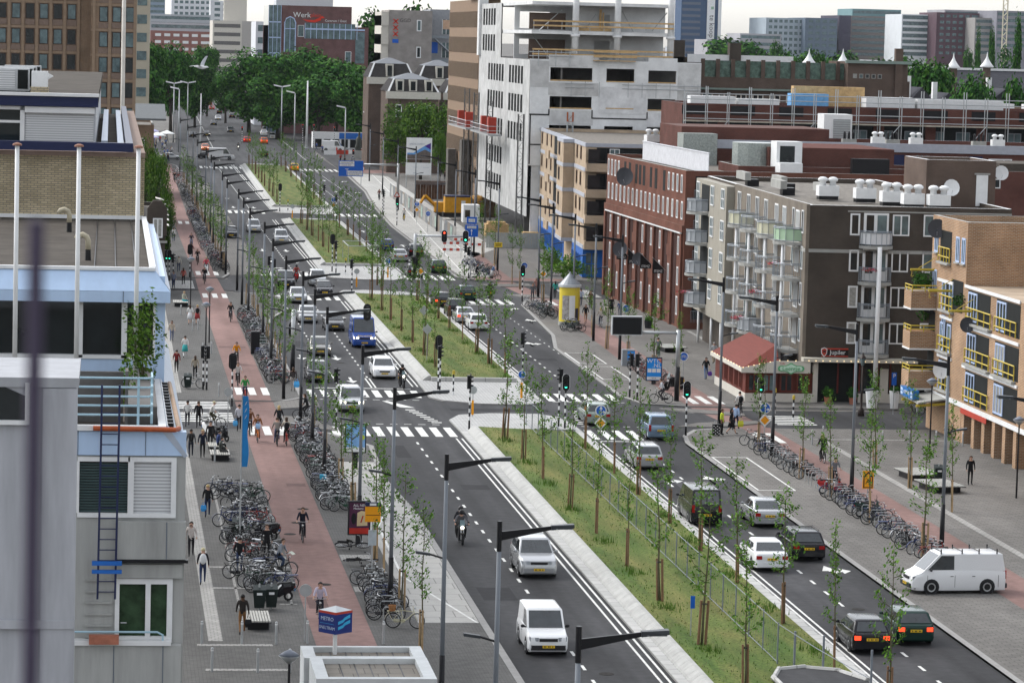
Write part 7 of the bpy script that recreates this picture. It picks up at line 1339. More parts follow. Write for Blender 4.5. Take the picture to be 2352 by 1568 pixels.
P_ = [(6.0,139.6,A_,'walk',(.025,.02,.018),(.20,.10,.04),'person in dark coat and brown trousers walking away near the slatted bench',dict(hair='black',skin=2)),
 (6.5,155.6,A_,'walk',D,BL,'person in black leather jacket and jeans walking beside the bicycles',dict(hair='black')),
 (4.65,152.3,A_,'walk',(.02,.02,.025),BL,'person with white backpack and cap walking along the pale strip',dict(hair='cap',hk='cap')),
 (4.3,160.5,0,'walk',(.50,.45,.42),D,'person with long dark hair and white top walking towards the viewer',dict(hair='black',hk='long')),
 (5.5,173.8,A_,'walk',D,(.02,.03,.07),'person in black carrying a blue plastic bag beside the parking outline',dict(hair='blond')),
 (8.0,159.8,0,'stand',D,D,'person in black standing among the parked bicycles',dict()),
 (5.2,198.3,A_,'walk',(.07,.075,.08),(.02,.025,.04),'person in grey jacket with a dark shoulder bag walking away',dict(hair='black',skin=1)),
 (5.9,198,0,'walk',(.012,.014,.03),D,'blond person in black walking beside the person in grey',dict(hair='blond',hk='long')),
 (6.5,202.4,0,'stand',D,D,'person in black standing between the benches',dict(hair='black')),
 (5.35,213.8,A_,'walk',WH,(.03,.03,.04),'person in white shirt with a dark jacket over the shoulder',dict(skin=1,hair='black')),
 (6.05,213.3,A_,'walk',D,D,'person in black suit crossing next to a cyclist',dict()),
 (8.65,211.8,A_,'walk',(.50,.50,.55),(.015,.015,.02),'person in pale patterned shirt carrying a light blue bag',dict(hair='black')),
 (6.2,259.4,A_,'walk',WH,(.60,.60,.60),'person in white with a turquoise waistband walking away',dict(hair='black',sk=(.05,.36,.36))),
 (5.3,247.8,A_,'walk',(.16,.02,.02),(.03,.03,.03),'person in dark red jacket walking by the office corner',dict(hair='black')),
 (5.4,272.8,0,'walk',(.45,.38,.30),(.12,.14,.22),'person in beige blouse walking by the office wall',dict(hair='brown',hk='long')),
 (7.3,288.9,A_,'walk',(.70,.70,.68),(.5,.5,.5),'person in white sleeveless dress walking away',dict(hk='long',short=True,bare=True,sk=(.68,.68,.70))),
 (7.95,289,A_,'walk',(.30,.25,.25),(.30,.03,.03),'person in red skirt with black backpack beside the white dress',dict(hair='blond',bare=True,sk=(.34,.05,.05))),
 (6.95,386,0,'walk',(.02,.03,.06),D,'person in dark suit walking past the gabled house',dict(hair='grey')),
 (13.5,236,A_,'stand',(.05,.04,.04),(.25,.22,.2),'person with blue carrier bag waiting at the kerb by the black posts',dict(hk='long')),
 (46.1,247.8,0,'walk',D,(.10,.16,.28),'person in black T-shirt and jeans carrying a purple bag',dict(short=True,hair='black')),
 (49.1,260.6,A_,'walk',(.42,.43,.45),(.22,.17,.10),'person in grey shirt and beige trousers beside the cafe terrace',dict(hair='grey')),
 (40.75,212.6,R(60),'stand',(.60,.72,.06),D,'person in neon yellow T-shirt standing with a chequered suitcase',dict(short=True,skin=1)),
 (41.45,212.9,R(80),'walk',D,D,'person in short black dress with black hair at the crossing',dict(hair='black',hk='long',bare=True,sk=D)),
 (42.25,215.5,R(150),'walk',(.30,.40,.58),(.02,.02,.04),'person in light blue shirt with a yellow bag at the crossing',dict(hair='black')),
 (51.5,189.3,0,'stand',D,D,'person in black jacket and white scarf standing alone on the plaza',dict(hk='long')),
 (52.3,348.8,R(70),'walk',D,D,'person in black before the blue shopfront',dict(hair='black')),
 (42.0,321.2,0,'stand',(.10,.10,.11),(.04,.045,.06),'person in grey T-shirt standing at the second corner',dict(short=True)),
 (43.3,328.3,0,'walk',(.35,.18,.15),(.10,.08,.08),'person in brownish top crossing by the second corner',dict(hk='long')),
 (44.7,324.4,A_,'walk',(.04,.33,.28),D,'person in turquoise jacket left of the advertising column',dict(hair='black',hk='long')),
 (46.0,315.2,A_,'walk',(.34,.40,.50),(.05,.06,.10),'person in pale blue shirt right of the advertising column',dict(hair='black')),
 (46.6,312.8,0,'walk',(.10,.03,.03),D,'person in dark red coat right of the advertising column',dict(hair='brown')),
 (43.7,296.2,0,'walk',D,(.35,.20,.14),'person in black jacket and shorts right of the young tree',dict(hk='long',bare=True)),
 (47.7,306.6,0,'stand',(.02,.018,.018),D,'person in long black coat with a pale shopping trolley',dict(hair='black',hk='long',sk=D)),
 (48.3,305.4,A_,'walk',(.03,.06,.16),(.05,.06,.09),'child in blue jacket beside the shopping trolley',dict(s=.78)),
 (60.5,590,A_,'walk',(.10,.06,.05),D,'person in brown on the footpath stairs near the billboard',dict()),(61.6,592,A_,'walk',D,D,'person in black on the footpath stairs near the billboard',dict())]
P_ += [(6.6,329,0,'walk',(.2,.22,.3),BL,'person in blue grey jacket on the second side street zebra',dict()),(7.7,334,A_,'walk',(.4,.1,.08),D,'person in brick red jacket on the second side street zebra',dict(hk='long')),(7.6,352,A_,'walk',(.5,.48,.42),BL,'person in cream coat walking beyond the second side street',dict(hair='grey')),(6.3,366,0,'walk',(.05,.12,.08),D,'person in dark green coat beyond the second side street',dict()),(8.0,402,A_,'walk',WH,BL,'person in white top far up the left pavement',dict()),(7.4,428,0,'walk',(.3,.05,.05),D,'person in red jacket far up the left pavement',dict()),(7.9,455,A_,'walk',(.1,.15,.3),D,'person in blue coat far up the left pavement',dict()),(6.6,243.5,A_,'walk',(.3,.26,.2),D,'person in tan coat left of the striped signal',dict(hk='long'))]
for x,y,rz,ps,tp_,bt,lb,kw in P_: person(x,y,PZ,rz,ps,tp_,bt,lb,**kw)
person(7.2,308.6,PZ,R(40),'sit',(.45,.45,.36),(.02,.30,.36),'person in turquoise trousers sitting on the bench up the street',hair='blond');person(6.95,200.6,PZ+.02,R(100),'sit',(.03,.05,.14),D,'person in blue sitting on the back of the double bench',hair='black');person(7.0,197.6,PZ,R(95),'sit',(.06,.065,.06),(.05,.05,.05),'person in dark green jacket sitting on the front bench',hair='black')
rr = random.Random(9)
CR = [('black',D),('red',(.35,.03,.03)),('blue',(.05,.10,.28)),('white',WH),('grey',(.2,.2,.21)),('brown',(.14,.08,.05))]
for i in range(34):
    nm,c = CR[i % 6];x,y = rr.uniform(6.6,13.5),rr.uniform(645,800)
    person(x,y,0,rr.uniform(0,6),rr.choice(('walk','stand')),c,rr.choice((D,BL)),'person in %s in the far crowd on the left pavement' % nm,hair=rr.choice(('brown','black','blond')),group='far crowd on the left pavement, %s tops' % nm)
for i in range(14):
    nm,c = CR[i % 6];x,y = rr.uniform(46,55),rr.uniform(640,760)
    person(x,y,0,rr.uniform(0,6),rr.choice(('walk','stand')),c,rr.choice((D,BL)),'person in %s among the far crowd by the kiosks' % nm,hair=rr.choice(('brown','black','blond')),group='far crowd by the kiosks, %s tops' % nm)
def bag(x,y,z,c,label,s=1.0):
    t = thing('bag',label,'bag',(x,y,z));t.scale = (s,s,s);m = cloth(c);MB().rings([[(-.12,-.05,0),(.12,-.05,0),(.12,.05,0),(-.12,.05,0)],[(-.16,-.08,.15),(.16,-.08,.15),(.16,.08,.15),(-.16,.08,.15)],[(-.13,-.02,.34),(.13,-.02,.34),(.13,.02,.34),(-.13,.02,.34)]]).build('body',m,t);MB().tube([(-.08,0,.33),(-.05,0,.46),(.05,0,.46),(.08,0,.33)],.012,4).build('handle',m,t);return t
bag(5.28,173.7,.42,(.05,.28,.62),'blue plastic bag in the hand of the person in black');bag(8.4,211.7,.45,(.10,.40,.75),'light blue plastic bag in the hand of the person in a patterned shirt');bag(13.75,235.9,.4,(.08,.38,.75),'large blue carrier bag by the kerb',1.3);bag(46.4,247.7,.42,(.14,.06,.36),'purple shopping bag of the person in the black T-shirt');bag(42.55,215.3,.35,(.50,.50,.05),'yellow bag of the person in a light blue shirt',1.2);bag(9.6,205.75,1.0,(.35,.55,.80),'pale blue bag on the handlebar of the orange bicycle');bag(6.25,139.4,.45,D,'black bag of the person in brown trousers')
def pack(x,y,z,rz,c,label): t = thing('backpack',label,'backpack',(x,y,z),rz);MB().ell((0,.17,1.25),.17,.10,.26,10,6).build('body',cloth(c),t,smooth=True);MB().tube([(-.11,.12,1.44),(-.11,-.10,1.42)],.018,4).tube([(.11,.12,1.44),(.11,-.10,1.42)],.018,4).build('strap',black,t)
pack(4.65,152.3,PZ,A_,(.66,.67,.68),'white backpack worn by the person in the cap');pack(7.95,289,PZ,A_,D,'black backpack above the red skirt');pack(44.0,223.05,PZ,A_,D,'black backpack of the cyclist in white');pack(5.2,198.3,PZ,A_,(.02,.02,.02),'dark bag on the back of the person in the grey jacket');pack(11.35,204.6,PZ,A_,D,'dark backpack of the long-haired cyclist')
t = thing('suitcase','black and white chequered suitcase beside the person in neon yellow','suitcase',(40.3,212.2,PZ));MB().box(-.25,.25,-.14,.14,.06,.78).build('shell',black,t);b = MB();[b.box(-.22+.12*i,-.16+.12*i,-.15,-.141,.12+.1*j,.19+.1*j) for i in range(4) for j in range(6) if (i+j) % 2];b.build('pattern',white,t);MB().tube([(-.12,0,.78),(-.12,0,1.0),(.12,0,1.0),(.12,0,.78)],.014,4).build('handle',galv,t);MB().ell((-.18,0,.04),.05,.05,.05,6,4).ell((.18,0,.04),.05,.05,.05,6,4).build('wheels',black,t)
t = thing('shopping_trolley','pale shopping trolley bag beside the person in the long black coat','shopping trolley',(47.2,306.2,PZ));MB().hull([(-.18,-.14,.12),(.18,-.14,.12),(.18,.14,.12),(-.18,.14,.12)],[(-.2,-.16,.75),(.2,-.16,.75),(.2,.16,.75),(-.2,.16,.75)]).build('bag_body',cloth((.52,.49,.38)),t);MB().tube([(-.14,.17,.1),(-.14,.2,.98),(.14,.2,.98),(.14,.17,.1)],.015,4).build('frame',galv,t);MB().ring((-.2,.17,.09),(1,0,0),.07,.02,8,4).ring((.2,.17,.09),(1,0,0),.07,.02,8,4).build('wheels',black,t)
HOOP = MB().tube([(-.42,0,0),(-.42,0,.72),(-.36,0,.80),(.36,0,.80),(.42,0,.72),(.42,0,0)],.027,5).mesh('bike_rack',galv)
rr = random.Random(5)
def rackrow(n,x0,y0,y1,label,group,every=1.0):
    k = 0;y = y0
    while y < y1: tag(link('bike_rack',HOOP,None,(x0+rr.uniform(-.05,.05),y,PZ),rr.uniform(-.05,.05)),label,'bike rack',group);y += every
cols = ['black']*11+['dark green','dark blue','red','silver','dark blue']
def bikerow(x0,y0,y1,n,where,jit=.25,ang=90,spread=10):
    for i in range(n):
        y = y0+(y1-y0)*(i+.5)/n+rr.uniform(-.12,.12);c = rr.choice(cols);a = R((ang if rr.random() < .5 else ang-180)+rr.gauss(0,spread))
        bike(x0+rr.uniform(-jit,jit),y,PZ,a,c,'%s bicycle %s' % (c,where),'%s bicycles %s' % (c,where),rr.gauss(0,.07))
bikerow(12.75,176,211.5,62,'packed in the left kerb racks before the near crossing');rackrow(0,12.8,177,211,'steel hoop rack under the bicycles before the near crossing','left kerb racks before the near crossing',1.6)
bikerow(12.75,240.5,262,24,'packed in the left kerb racks after the near crossing');bikerow(12.7,269,300,34,'packed in the left kerb racks by the third lamp cluster');rackrow(0,12.75,241,300,'steel hoop rack under the bicycles after the near crossing','left kerb racks after the near crossing',2.6)
bikerow(12.2,352,382,20,'parked in the left racks beyond the second side street',.2);bikerow(11.9,386,470,34,'parked far up along the left racks',.2);bikerow(12.2,475,600,30,'parked in the farthest left racks',.25)
for i in range(44):
    x,y = rr.uniform(6.4,8.3),rr.uniform(150,184);c = rr.choice(cols);bike(x,y,PZ,R(rr.choice((90,-90))+rr.gauss(0,22)),c,'%s bicycle crowded on the pavement beside the red path' % c,'%s bicycles crowded on the pavement beside the red path' % c,rr.gauss(0,.1))
bikerow(12.7,142.5,153,11,'in the racks beside the bus bay',.3);rackrow(0,12.7,142,154,'steel hoop rack beside the bus bay','racks beside the bus bay',1.5)
bike(13.2,141.2,PZ,R(84),'cream','cream bicycle with a wicker basket at the end of the left racks');tk = thing('bike_basket','wicker basket on the front of the cream bicycle','basket',(12.62,141.15,PZ+.78));MB().rings([[(r_*math.cos(6.283*k/10),r_*.8*math.sin(6.283*k/10),z) for k in range(10)] for r_,z in ((.13,0),(.18,.26),(.15,.26),(.11,.03))]).build('basket_body',mat('wicker',(.32,.15,.06),.9,var=.3,scale=12),tk)
b = bike(12.4,162.4,PZ+.2,R(80),'black','bicycle lying on the ground beside the dark poster board');b.rotation_euler = (0,R(78),R(80));b = bike(12.5,158.3,PZ+.2,R(95),'black','bicycle fallen over beside the stop sign post');b.rotation_euler = (0,R(-75),R(95))
bikerow(41.9,190,208,11,'in the right racks near the crossing',.2);bikerow(42.0,171,184,11,'in the right racks beside the red path',.2);bikerow(41.8,156,170,11,'in the right racks before the white van',.2);rackrow(0,42.0,155,208,'steel hoop rack along the right cycle path','racks along the right cycle path',.95)
bikerow(42.0,245,256,9,'in the right racks behind the poster board',.2);bikerow(41.4,287,290.5,5,'beside the advertising column',.3);bikerow(41.2,300,314,12,'parked left of the advertising column',.4);bikerow(41.2,352,372,12,'at the right corner beyond the second junction',.5);bikerow(58.2,225,229,4,'outside the bar on the corner street',.3,60)
rackrow(0,42.1,245,262,'steel hoop rack behind the blue poster board','racks behind the blue poster board',1.2)
bike(46.9,134.5,PZ,R(10),'silver','silver bicycle at the right edge of the pavement');bike(56.2,212.2,PZ,R(10),'black','black bicycle leaning by the white door of the orange flats')
tag(MB().box(-.18,.18,-.16,.16,0,.24).build('bike_crate',mat('crate_blue',(.03,.32,.50),.6),None,(12.3,183.5,PZ+.8)),'turquoise crate on a bicycle in the left kerb racks','crate')
def row(xs,ys,where,group,pale=0,s=1.0):
    for i,y in enumerate(ys):
        x = xs(y) if callable(xs) else xs
        sapling(x+.05*math.sin(7*y),y,'staked young tree %s, %s from the front' % (where,ORD[i] if i else 'first'),group,int(y*3) % 7,s*(.94+.12*((int(y*7)) % 5)/5),pale)
row(25.55,[126.5,136.1,146.9,156.7,167.3,176.6,188.2,197.2,207],'in the left row of the near lawn','young trees of the near lawn')
row(30.35,[122,131.6,142.3,153.1,163,172.3,183.3,192.4,204.2],'in the right row of the near lawn','young trees of the near lawn')
row(25.5,[252.2,261.4,272.3,283,293.5,303.5,315.6],'in the left row of the middle lawn','young trees of the middle lawn');row(30.3,[246.9,257.1,266.2,277.6,288.1,298,308.8,318.5],'in the right row of the middle lawn','young trees of the middle lawn')
row(27.9,[332,338,344.5],'on the paved gap between the lawns','young trees on the paved gap')
row(25.85,[373,383.8,393.7,404.2,415.3,426.9,441],'in the left row of the third lawn','young trees of the third lawn');row(30.75,[370.1,381,390,399.2,411.1,421.3,435.9,448],'in the right row of the third lawn','young trees of the third lawn');row(28.3,[462,468],'on the setts beyond the third lawn','young trees beyond the third lawn')
row(lambda y: 25.2+.01*(y-480),[495,512,528,546.5,560,575,592,610,628],'in the left row of the farthest lawn','young trees of the farthest lawn',s=1.1);row(lambda y: 31.8+.008*(y-490),[494,512,533,552,570,590,610,630],'in the right row of the farthest lawn','young trees of the farthest lawn',s=1.1)
row(13.4,[135.3,145.5,154.8,159.5,175.1,185,198.7,209.5],'on the left pavement beside the bus bay','young trees on the near left pavement',1);row(13.3,[242,252,262,271,281,290,299,312],'on the left pavement beyond the near crossing','young trees on the left pavement',1);row(12.6,[356,366,376,387,398,410,423,436,450,465,480,497,515,535,556],'on the far left pavement','young trees on the far left pavement',1)
row(41.7,[135,161.6,173.7,183.6,191.7,205],'along the right bicycle racks','young trees along the right racks',1);row(47.4,[143,178,187.5,196.5],'on the plaza by the white line','young trees on the plaza',1);row(42.0,[236.5,247.6,260,272],'behind the blue poster board','young trees behind the poster board',1);row(42.6,[284.4,317.7,335.5,343],'near the advertising column','young trees near the advertising column',1);row(44.2,[372,384],'by the blue direction sign','young trees by the direction sign',1)
sapling(45.6,222.2,'bare young tree in front of the corner cafe',None,1,.75,1,True,False)
def T(kind,u,v,Y,wpx,label,name,group=None,i=0):
    x,z = at(u,v,Y);return tree(kind,x,Y,z+1,wpx/15000*Y*1.05,label,name,group,0,i)
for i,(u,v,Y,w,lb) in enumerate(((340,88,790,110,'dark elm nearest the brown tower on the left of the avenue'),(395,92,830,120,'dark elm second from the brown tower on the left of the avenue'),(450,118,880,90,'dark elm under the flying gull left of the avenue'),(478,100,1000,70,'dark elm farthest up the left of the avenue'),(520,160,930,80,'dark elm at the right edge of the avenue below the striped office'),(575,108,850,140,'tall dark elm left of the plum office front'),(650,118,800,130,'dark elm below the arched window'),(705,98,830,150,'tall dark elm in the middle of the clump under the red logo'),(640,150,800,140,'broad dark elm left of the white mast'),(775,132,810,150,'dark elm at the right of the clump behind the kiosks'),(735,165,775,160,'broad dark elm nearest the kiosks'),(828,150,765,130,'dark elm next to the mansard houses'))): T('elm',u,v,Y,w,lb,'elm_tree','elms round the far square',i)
for i,(u,v,Y,w,lb) in enumerate(((870,8,880,110,'dark tree rising left behind the grey cross building'),(960,-5,860,130,'dark tree rising in the middle behind the grey cross building'),(1050,2,860,100,'dark tree rising right behind the grey cross building'))): T('far',u,v,Y,w,lb,'tree','trees behind the grey cross building',i)
for i,(u,v,Y,w,lb) in enumerate(((915,238,600,95,'light green tree at the left of the billboard square'),(970,232,590,110,'light green tree behind the billboard'),(1035,235,585,120,'broad light green tree right of the billboard'),(1073,270,580,60,'light green tree against the brown ribbed office'),(1013,308,540,36,'slim light green tree just right of the billboard'),(1048,318,535,36,'slim light green tree nearest the concrete shell'))): T('lite',u,v,Y,w,lb,'tree','light green trees by the billboard',i)
for i,(u,v,Y,w,lb) in enumerate(((338,315,420,60,'green street tree behind the flagpoles, nearest the brown tower'),(365,355,390,62,'green street tree above the cream awnings'),(385,405,350,42,'green street tree beside the gabled house'))): T('lite',u,v,Y,w,lb,'tree','green street trees on the left pavement',i)
for i,(k,u,v,Y,w,lb) in enumerate((('elm',2145,126,520,135,'round green tree in front of the white cupolas'),('elm',2238,152,490,140,'round dark green tree lower in front of the slate hall'),('poplar',2338,62,620,60,'tall dark poplar at the right edge'),('poplar',2280,80,900,40,'tall dark poplar behind the right cupola'),('poplar',2248,82,930,38,'tall dark poplar left of another one behind the cupola'),('far',2310,95,980,60,'grey green tree below the crane'),('far',2225,100,960,30,'narrow grey green tree left of the two poplars'),('far',2330,168,500,90,'dark green bush-like tree at the right edge by the pale house'))): T(k,u,v,Y,w,lb,'tree','trees on the right skyline',i)
for i,(u,v,Y,w) in enumerate(((1680,78,1200,100),(1722,90,1150,80),(1655,85,1250,24),(1785,85,1100,26),(1810,110,900,60),(1840,118,880,70),(1880,128,860,70),(1925,118,900,80),(1975,135,850,80),(2030,128,870,90),(2075,122,900,70),(1950,108,1000,60),(1870,105,1010,50),(2105,140,800,70),(1850,150,620,60),(1945,150,650,90))): T('far',u,v,Y,w*1.55,'soft green tree, %s from the left in the tree belt below the right skyline' % ORD[sorted(range(16),key=lambda k: (1680,1720,1655,1785,1810,1840,1880,1925,1975,2030,2075,1950,1870,2105,1850,1945)[k]).index(i)].replace('nearest','first'),'tree','tree belt below the right skyline',i)
def bush(name,x,y,z,w,h,m,label,n=700,leaf=.10,seed=1,cat='shrub',group=None):
    rr = random.Random(seed);c = MB();t = thing(name,label,cat,(x,y,z),0,group)
    for i in range(n):
        d = Vector((rr.gauss(0,1),rr.gauss(0,1),rr.gauss(0,1))).normalized();f = rr.random()**.4*(1+.25*math.sin(5*d.x+seed)*math.cos(4*d.z));leafquad(c,Vector((d.x*w*f,d.y*w*f,h*.55+d.z*h*.5*f)),leaf*rr.uniform(.6,1.3),rr,rr.choice((0,1,1,2)))
    c.build('foliage',m,t);MB().tube([(0,0,0),(.03,0,h*.5)],.03,5).tube([(0,0,h*.1),(w*.5,0,h*.7)],.015,4).tube([(0,0,h*.1),(-w*.5,0,h*.75)],.015,4).build('stem',bark,t);return t
bush('terrace_shrub',1.05,96.5,15.25,.62,2.9,T_LITE,'yellow green shrub growing on the blue office terrace',900,.085,3);bush('shrub',.55,94,15.2,.3,1.3,T_LITE,'small pale shrub low behind the terrace rails',300,.06,4)
bush('shrub',49.6,349,PZ,1.9,2.6,leafs,'dense green shrub in front of the blue shopfront',1500,.16,5);bush('shrub',48.6,356,PZ,1.2,3.2,leafs,'tall green shrub left in front of the blue shopfront',900,.16,6)
bush('climber',56.3,219.9,7.2,.8,1.8,T_DARK,'dark green climbing plant between the corner balconies of the orange flats',500,.14,7);bush('potted_shrub',55.6,218.8,9.6,.7,1.2,T_DARK,'flowering potted plants on the top corner balcony of the orange flats',400,.12,8);bush('potted_shrub',56.0,210.5,9.0,.5,.9,T_DARK,'small plant on a yellow railed balcony of the orange flats',200,.1,9)
redfl = [mat('red_flower',(.55,.03,.03),.7),mat('pink_flower',(.60,.12,.22),.7),T_DARK[1]]
for i,(lx,ly,z,lb) in enumerate(((48.95,4.5,9.75,'red and pink flowers on the second balcony of the dark gable'),(44.2,-1.85,9.75,'orange red flowers on the corner balcony third from the street'),(37.0,-1.9,7.1,'red flowers on the middle balcony stack'),(30.2,-2.1,4.5,'red flowers on a lower balcony of the pale wall'),(5,-2.55,4.5,'planted box on the far left round balcony'))): p = AM @ Vector((lx,ly,z));bush('flower_box',p.x,p.y,p.z,.7,.35,redfl,lb,160,.07,20+i,'flowers','balcony flowers')
def pot(x,y,label,ph,pr,pm,fw,fh,seed): t = bush('potted_plant',x,y,PZ+ph*.8,fw,fh,T_DARK,label,500,.09,seed,'plant');MB().rings([[(r_*math.cos(6.283*k/12),r_*math.sin(6.283*k/12),z-ph*.8) for k in range(12)] for r_,z in ((pr*.75,0),(pr,ph),(pr*.85,ph),(pr*.8,ph-.08))]).build('pot',pm,t)
pot(52.3,232.2,'clipped round bush in a terracotta pot left of the bar entrance',.5,.3,MATS['terracotta'],.42,.8,31);pot(54.1,232,'clipped round bush in a terracotta pot right of the bar entrance',.5,.3,MATS['terracotta'],.42,.8,32);pot(55.0,229.8,'tall white cylinder planter left of the white column',1.3,.5,white,.5,.5,33);pot(56.6,229.6,'tall white cylinder planter right of the white column',1.3,.38,white,.4,.5,34)
pot(48.9,292.2,'dark round planter by the red brick piers',.7,.4,trim,.35,.5,35)
LL,LR = make_lamp(1),make_lamp(-1)
lefty = [86,105,122,145.2,165,188,201,216,231,250,272,293,311,328,350,368,395,417,441,475,510,548,590]
for i,y in enumerate(lefty):
    lb = 'grey street lamp with black arm on the left pavement, %s from the viewer' % ORD[i];x = 12.75+.2*math.sin(y)
    if i == 0: LL.location = (12.75,y,PZ);LL['label'] = lb;LL['group'] = 'street lamps on the left pavement'
    else: dup(LL,(x if i > 2 else 12.85,y,PZ),0,lb,'street lamps on the left pavement')
righty = [(43.3,146),(43.1,163.5),(42.6,182.2),(42.0,202),(41.4,217),(41.7,263),(41.9,279),(42.2,294),(42.6,312),(43.2,326),(43.3,362),(43.5,388),(43.7,412),(43.6,434),(43.6,466),(44,500),(44.8,537),(46,580)]
for i,(x,y) in enumerate(righty):
    lb = 'grey street lamp with black arm on the right pavement, %s from the viewer' % ORD[i]
    if i == 0: LR.location = (x,y,PZ);LR['label'] = lb;LR['group'] = 'street lamps on the right pavement'
    else: dup(LR,(x,y,PZ),0,lb,'street lamps on the right pavement')
def squarelamp(x,y,h,label,two_=True):
    t = thing('square_lamp',label,'street lamp',(x,y,0),0,'tall pale lamps on the far square');MB().tube([(0,0,0),(0,0,h)],[.16,.10],8).build('pole',galv,t,smooth=True)
    for s in ((-1,1) if two_ else (-1,)): MB().hull([(s*.1,-.2,h-.1),(s*.1,.2,h-.1),(s*.1,.2,h+.2),(s*.1,-.2,h+.2)],[(s*1.9,-.3,h+.25),(s*1.9,.3,h+.25),(s*1.9,.3,h+.55),(s*1.9,-.3,h+.55)]).build('lamp_head',white,t)
for i,(u,v,Y,d) in enumerate(((400,192,760,1),(412,205,700,0),(432,191,800,1),(620,196,800,1),(648,200,760,1),(678,214,720,0),(794,248,690,0),(856,262,660,0))): x,z = at(u,v,Y);squarelamp(x,Y,z,'tall pale lamp on the far square, %s from the left' % ORD[i].replace('nearest','first'),d)
x,z = at(707,186,742);t = thing('white_mast','very tall white tapered mast on the far square before the dark elms','mast',(x,742,0));MB().tube([(0,0,0),(0,0,z)],[.3,.16],10).build('pole',white,t,smooth=True);MB().lathe([(.4,0),(.38,.5)],(0,0,0),10).build('base',galv,t)
x,z = at(462,215,690);t = thing('white_mast','thin white mast between the lamps up the left side of the road','mast',(x,690,0));MB().tube([(0,0,0),(0,0,z)],[.16,.09],8).build('pole',white,t,smooth=True);MB().lathe([(.2,0),(.2,.3)],(0,0,0),8).build('base',galv,t)
def conelamp(x,y,h,label,g='small path lamps'):
    t = thing('path_lamp',label,'lamp',(x,y,PZ),0,g);MB().tube([(0,0,0),(0,0,h)],[.06,.045],7).build('pole',black,t);MB().lathe([(.06,h),(.38,h+.28),(.36,h+.3)],(0,0,0),12).build('shade',galv,t,smooth=True);MB().lathe([(.38,h+.30),(.2,h+.42),(.03,h+.5)],(0,0,0),12).build('cap',mat('lamp_cap',(.16,.18,.22),.4),t,smooth=True)
x,_ = at(664,1540,113);conelamp(x,113,3.9,'dark path lamp with a wide conical shade at the bottom edge');conelamp(7.8,307.8,4.2,'path lamp beside the second side street bench');conelamp(8.5,272.3,4.2,'path lamp beyond the person in beige');conelamp(7.75,256.7,4.2,'path lamp left of the cyclist in orange');conelamp(52.8,183.8,4.3,'path lamp with white shade at the right edge of the plaza');conelamp(53.0,205,4.3,'path lamp by the entrance canopy of the orange flats')
for x,y,lb,fc,lit,hd,h in ((24.35,238.6,'traffic light seen from behind at the near end of the middle lawn','away','x',1,2.9),(24.15,235.4,'second traffic light with three black visors beside it on the setts','right','x',1,2.5),(24.0,214.2,'low traffic light on the nose of the near lawn','right','x',1,2.6),(15.1,213.6,'traffic light seen from behind on the left kerb at the near zebra','right','x',1,3.0),(14.0,247.4,'traffic light on the left kerb below the signal gantry','away','x',1,2.9),
  (7.0,236.3,'pedestrian signal on the left pavement of the side street','right','x',1,2.2),(7.25,236.1,'second pedestrian signal facing the side street','left','x',1,2.2),(8.7,225.8,'striped signal post on the left edge of the red path','away','x',1,2.6),(31.6,246.3,'slim signal post at the right edge of the middle lawn','right','x',1,2.6),(30.3,216.4,'signal with black visors beside the white ringed light','left','x',1,2.9),(30.5,214.8,'white ringed traffic light showing green on the near lawn nose','toward','g',1,2.6),
  (38.1,235,'left one of two signals on the right kerb at the far zebra','left','x',1,2.2),(38.3,232.8,'right one of two signals on the right kerb at the far zebra','right','x',1,2.4),(38.25,212.2,'white ringed traffic light showing green on the right kerb','toward','g',1,2.5),(45.1,221.4,'small green signal in front of the corner cafe','toward','g',1,1.9),(24.7,474.5,'signal at the start of the farthest lawn','away','x',1,3),(31.7,482.9,'signal on the right start of the farthest lawn','right','x',1,2.6),(31.7,456.9,'signal at the right end of the third lawn','right','x',1,2.5),
  (24.4,356.4,'large signal seen from behind at the start of the third lawn','away','x',1,3),(24.6,353.1,'signal with visors beside the large one at the third lawn','right','x',1,2.6),(24.3,325.6,'signal at the left end of the middle lawn','right','x',1,2.5),(30.2,324,'signal at the right end of the middle lawn','left','x',1,3.0),(30.75,324.1,'white ringed signal at the right end of the middle lawn','toward','x',1,2.8),(39.3,446.1,'white ringed signal showing green by the hoarding','toward','g',1,2.7),(39.6,473.7,'left striped signal post by the hoarding','left','x',1,2.6),(39.4,469.3,'right striped signal post by the hoarding','right','x',1,2.6),
  (16.1,326.8,'signal on the left kerb at the second junction','right','x',1,2.6),(16.5,326.2,'second signal beside it on the left kerb at the second junction','left','x',1,2.4),(38.8,354.7,'striped signal post at the right corner of the second junction','left','x',1,2.4),(38.7,349.7,'nearer striped signal post at the right corner of the second junction','right','x',1,2.4),(40.8,319.9,'white ringed signal showing green before the advertising column','toward','g',1,2.5),(6.05,339.4,'leftmost of three green signals on the second side street','toward','g',1,2.1),(6.35,339.2,'middle one of three green signals on the second side street','toward','g',1,2.1),(6.65,333.5,'rightmost of three signals on the second side street','right','x',1,2.2),(8.6,344.6,'striped signal at the left edge of the red path, second side street','away','x',1,2.4),
  (30.5,760,'red signal on the far square left of the white mast','toward','r',1,3),(46,742,'red signal right beside the white mast','toward','r',1,4.4),(43.5,742,'red signal left beside the white mast','toward','r',1,4.4),(50.2,735,'red signal before the blue kiosk fascia','toward','r',1,4.2),(47.5,640,'red signal on the pale pavement by the blue direction board','toward','r',1,2.4)): tlight(x,y,lb,fc,lit,gz(x,y),h,hd)
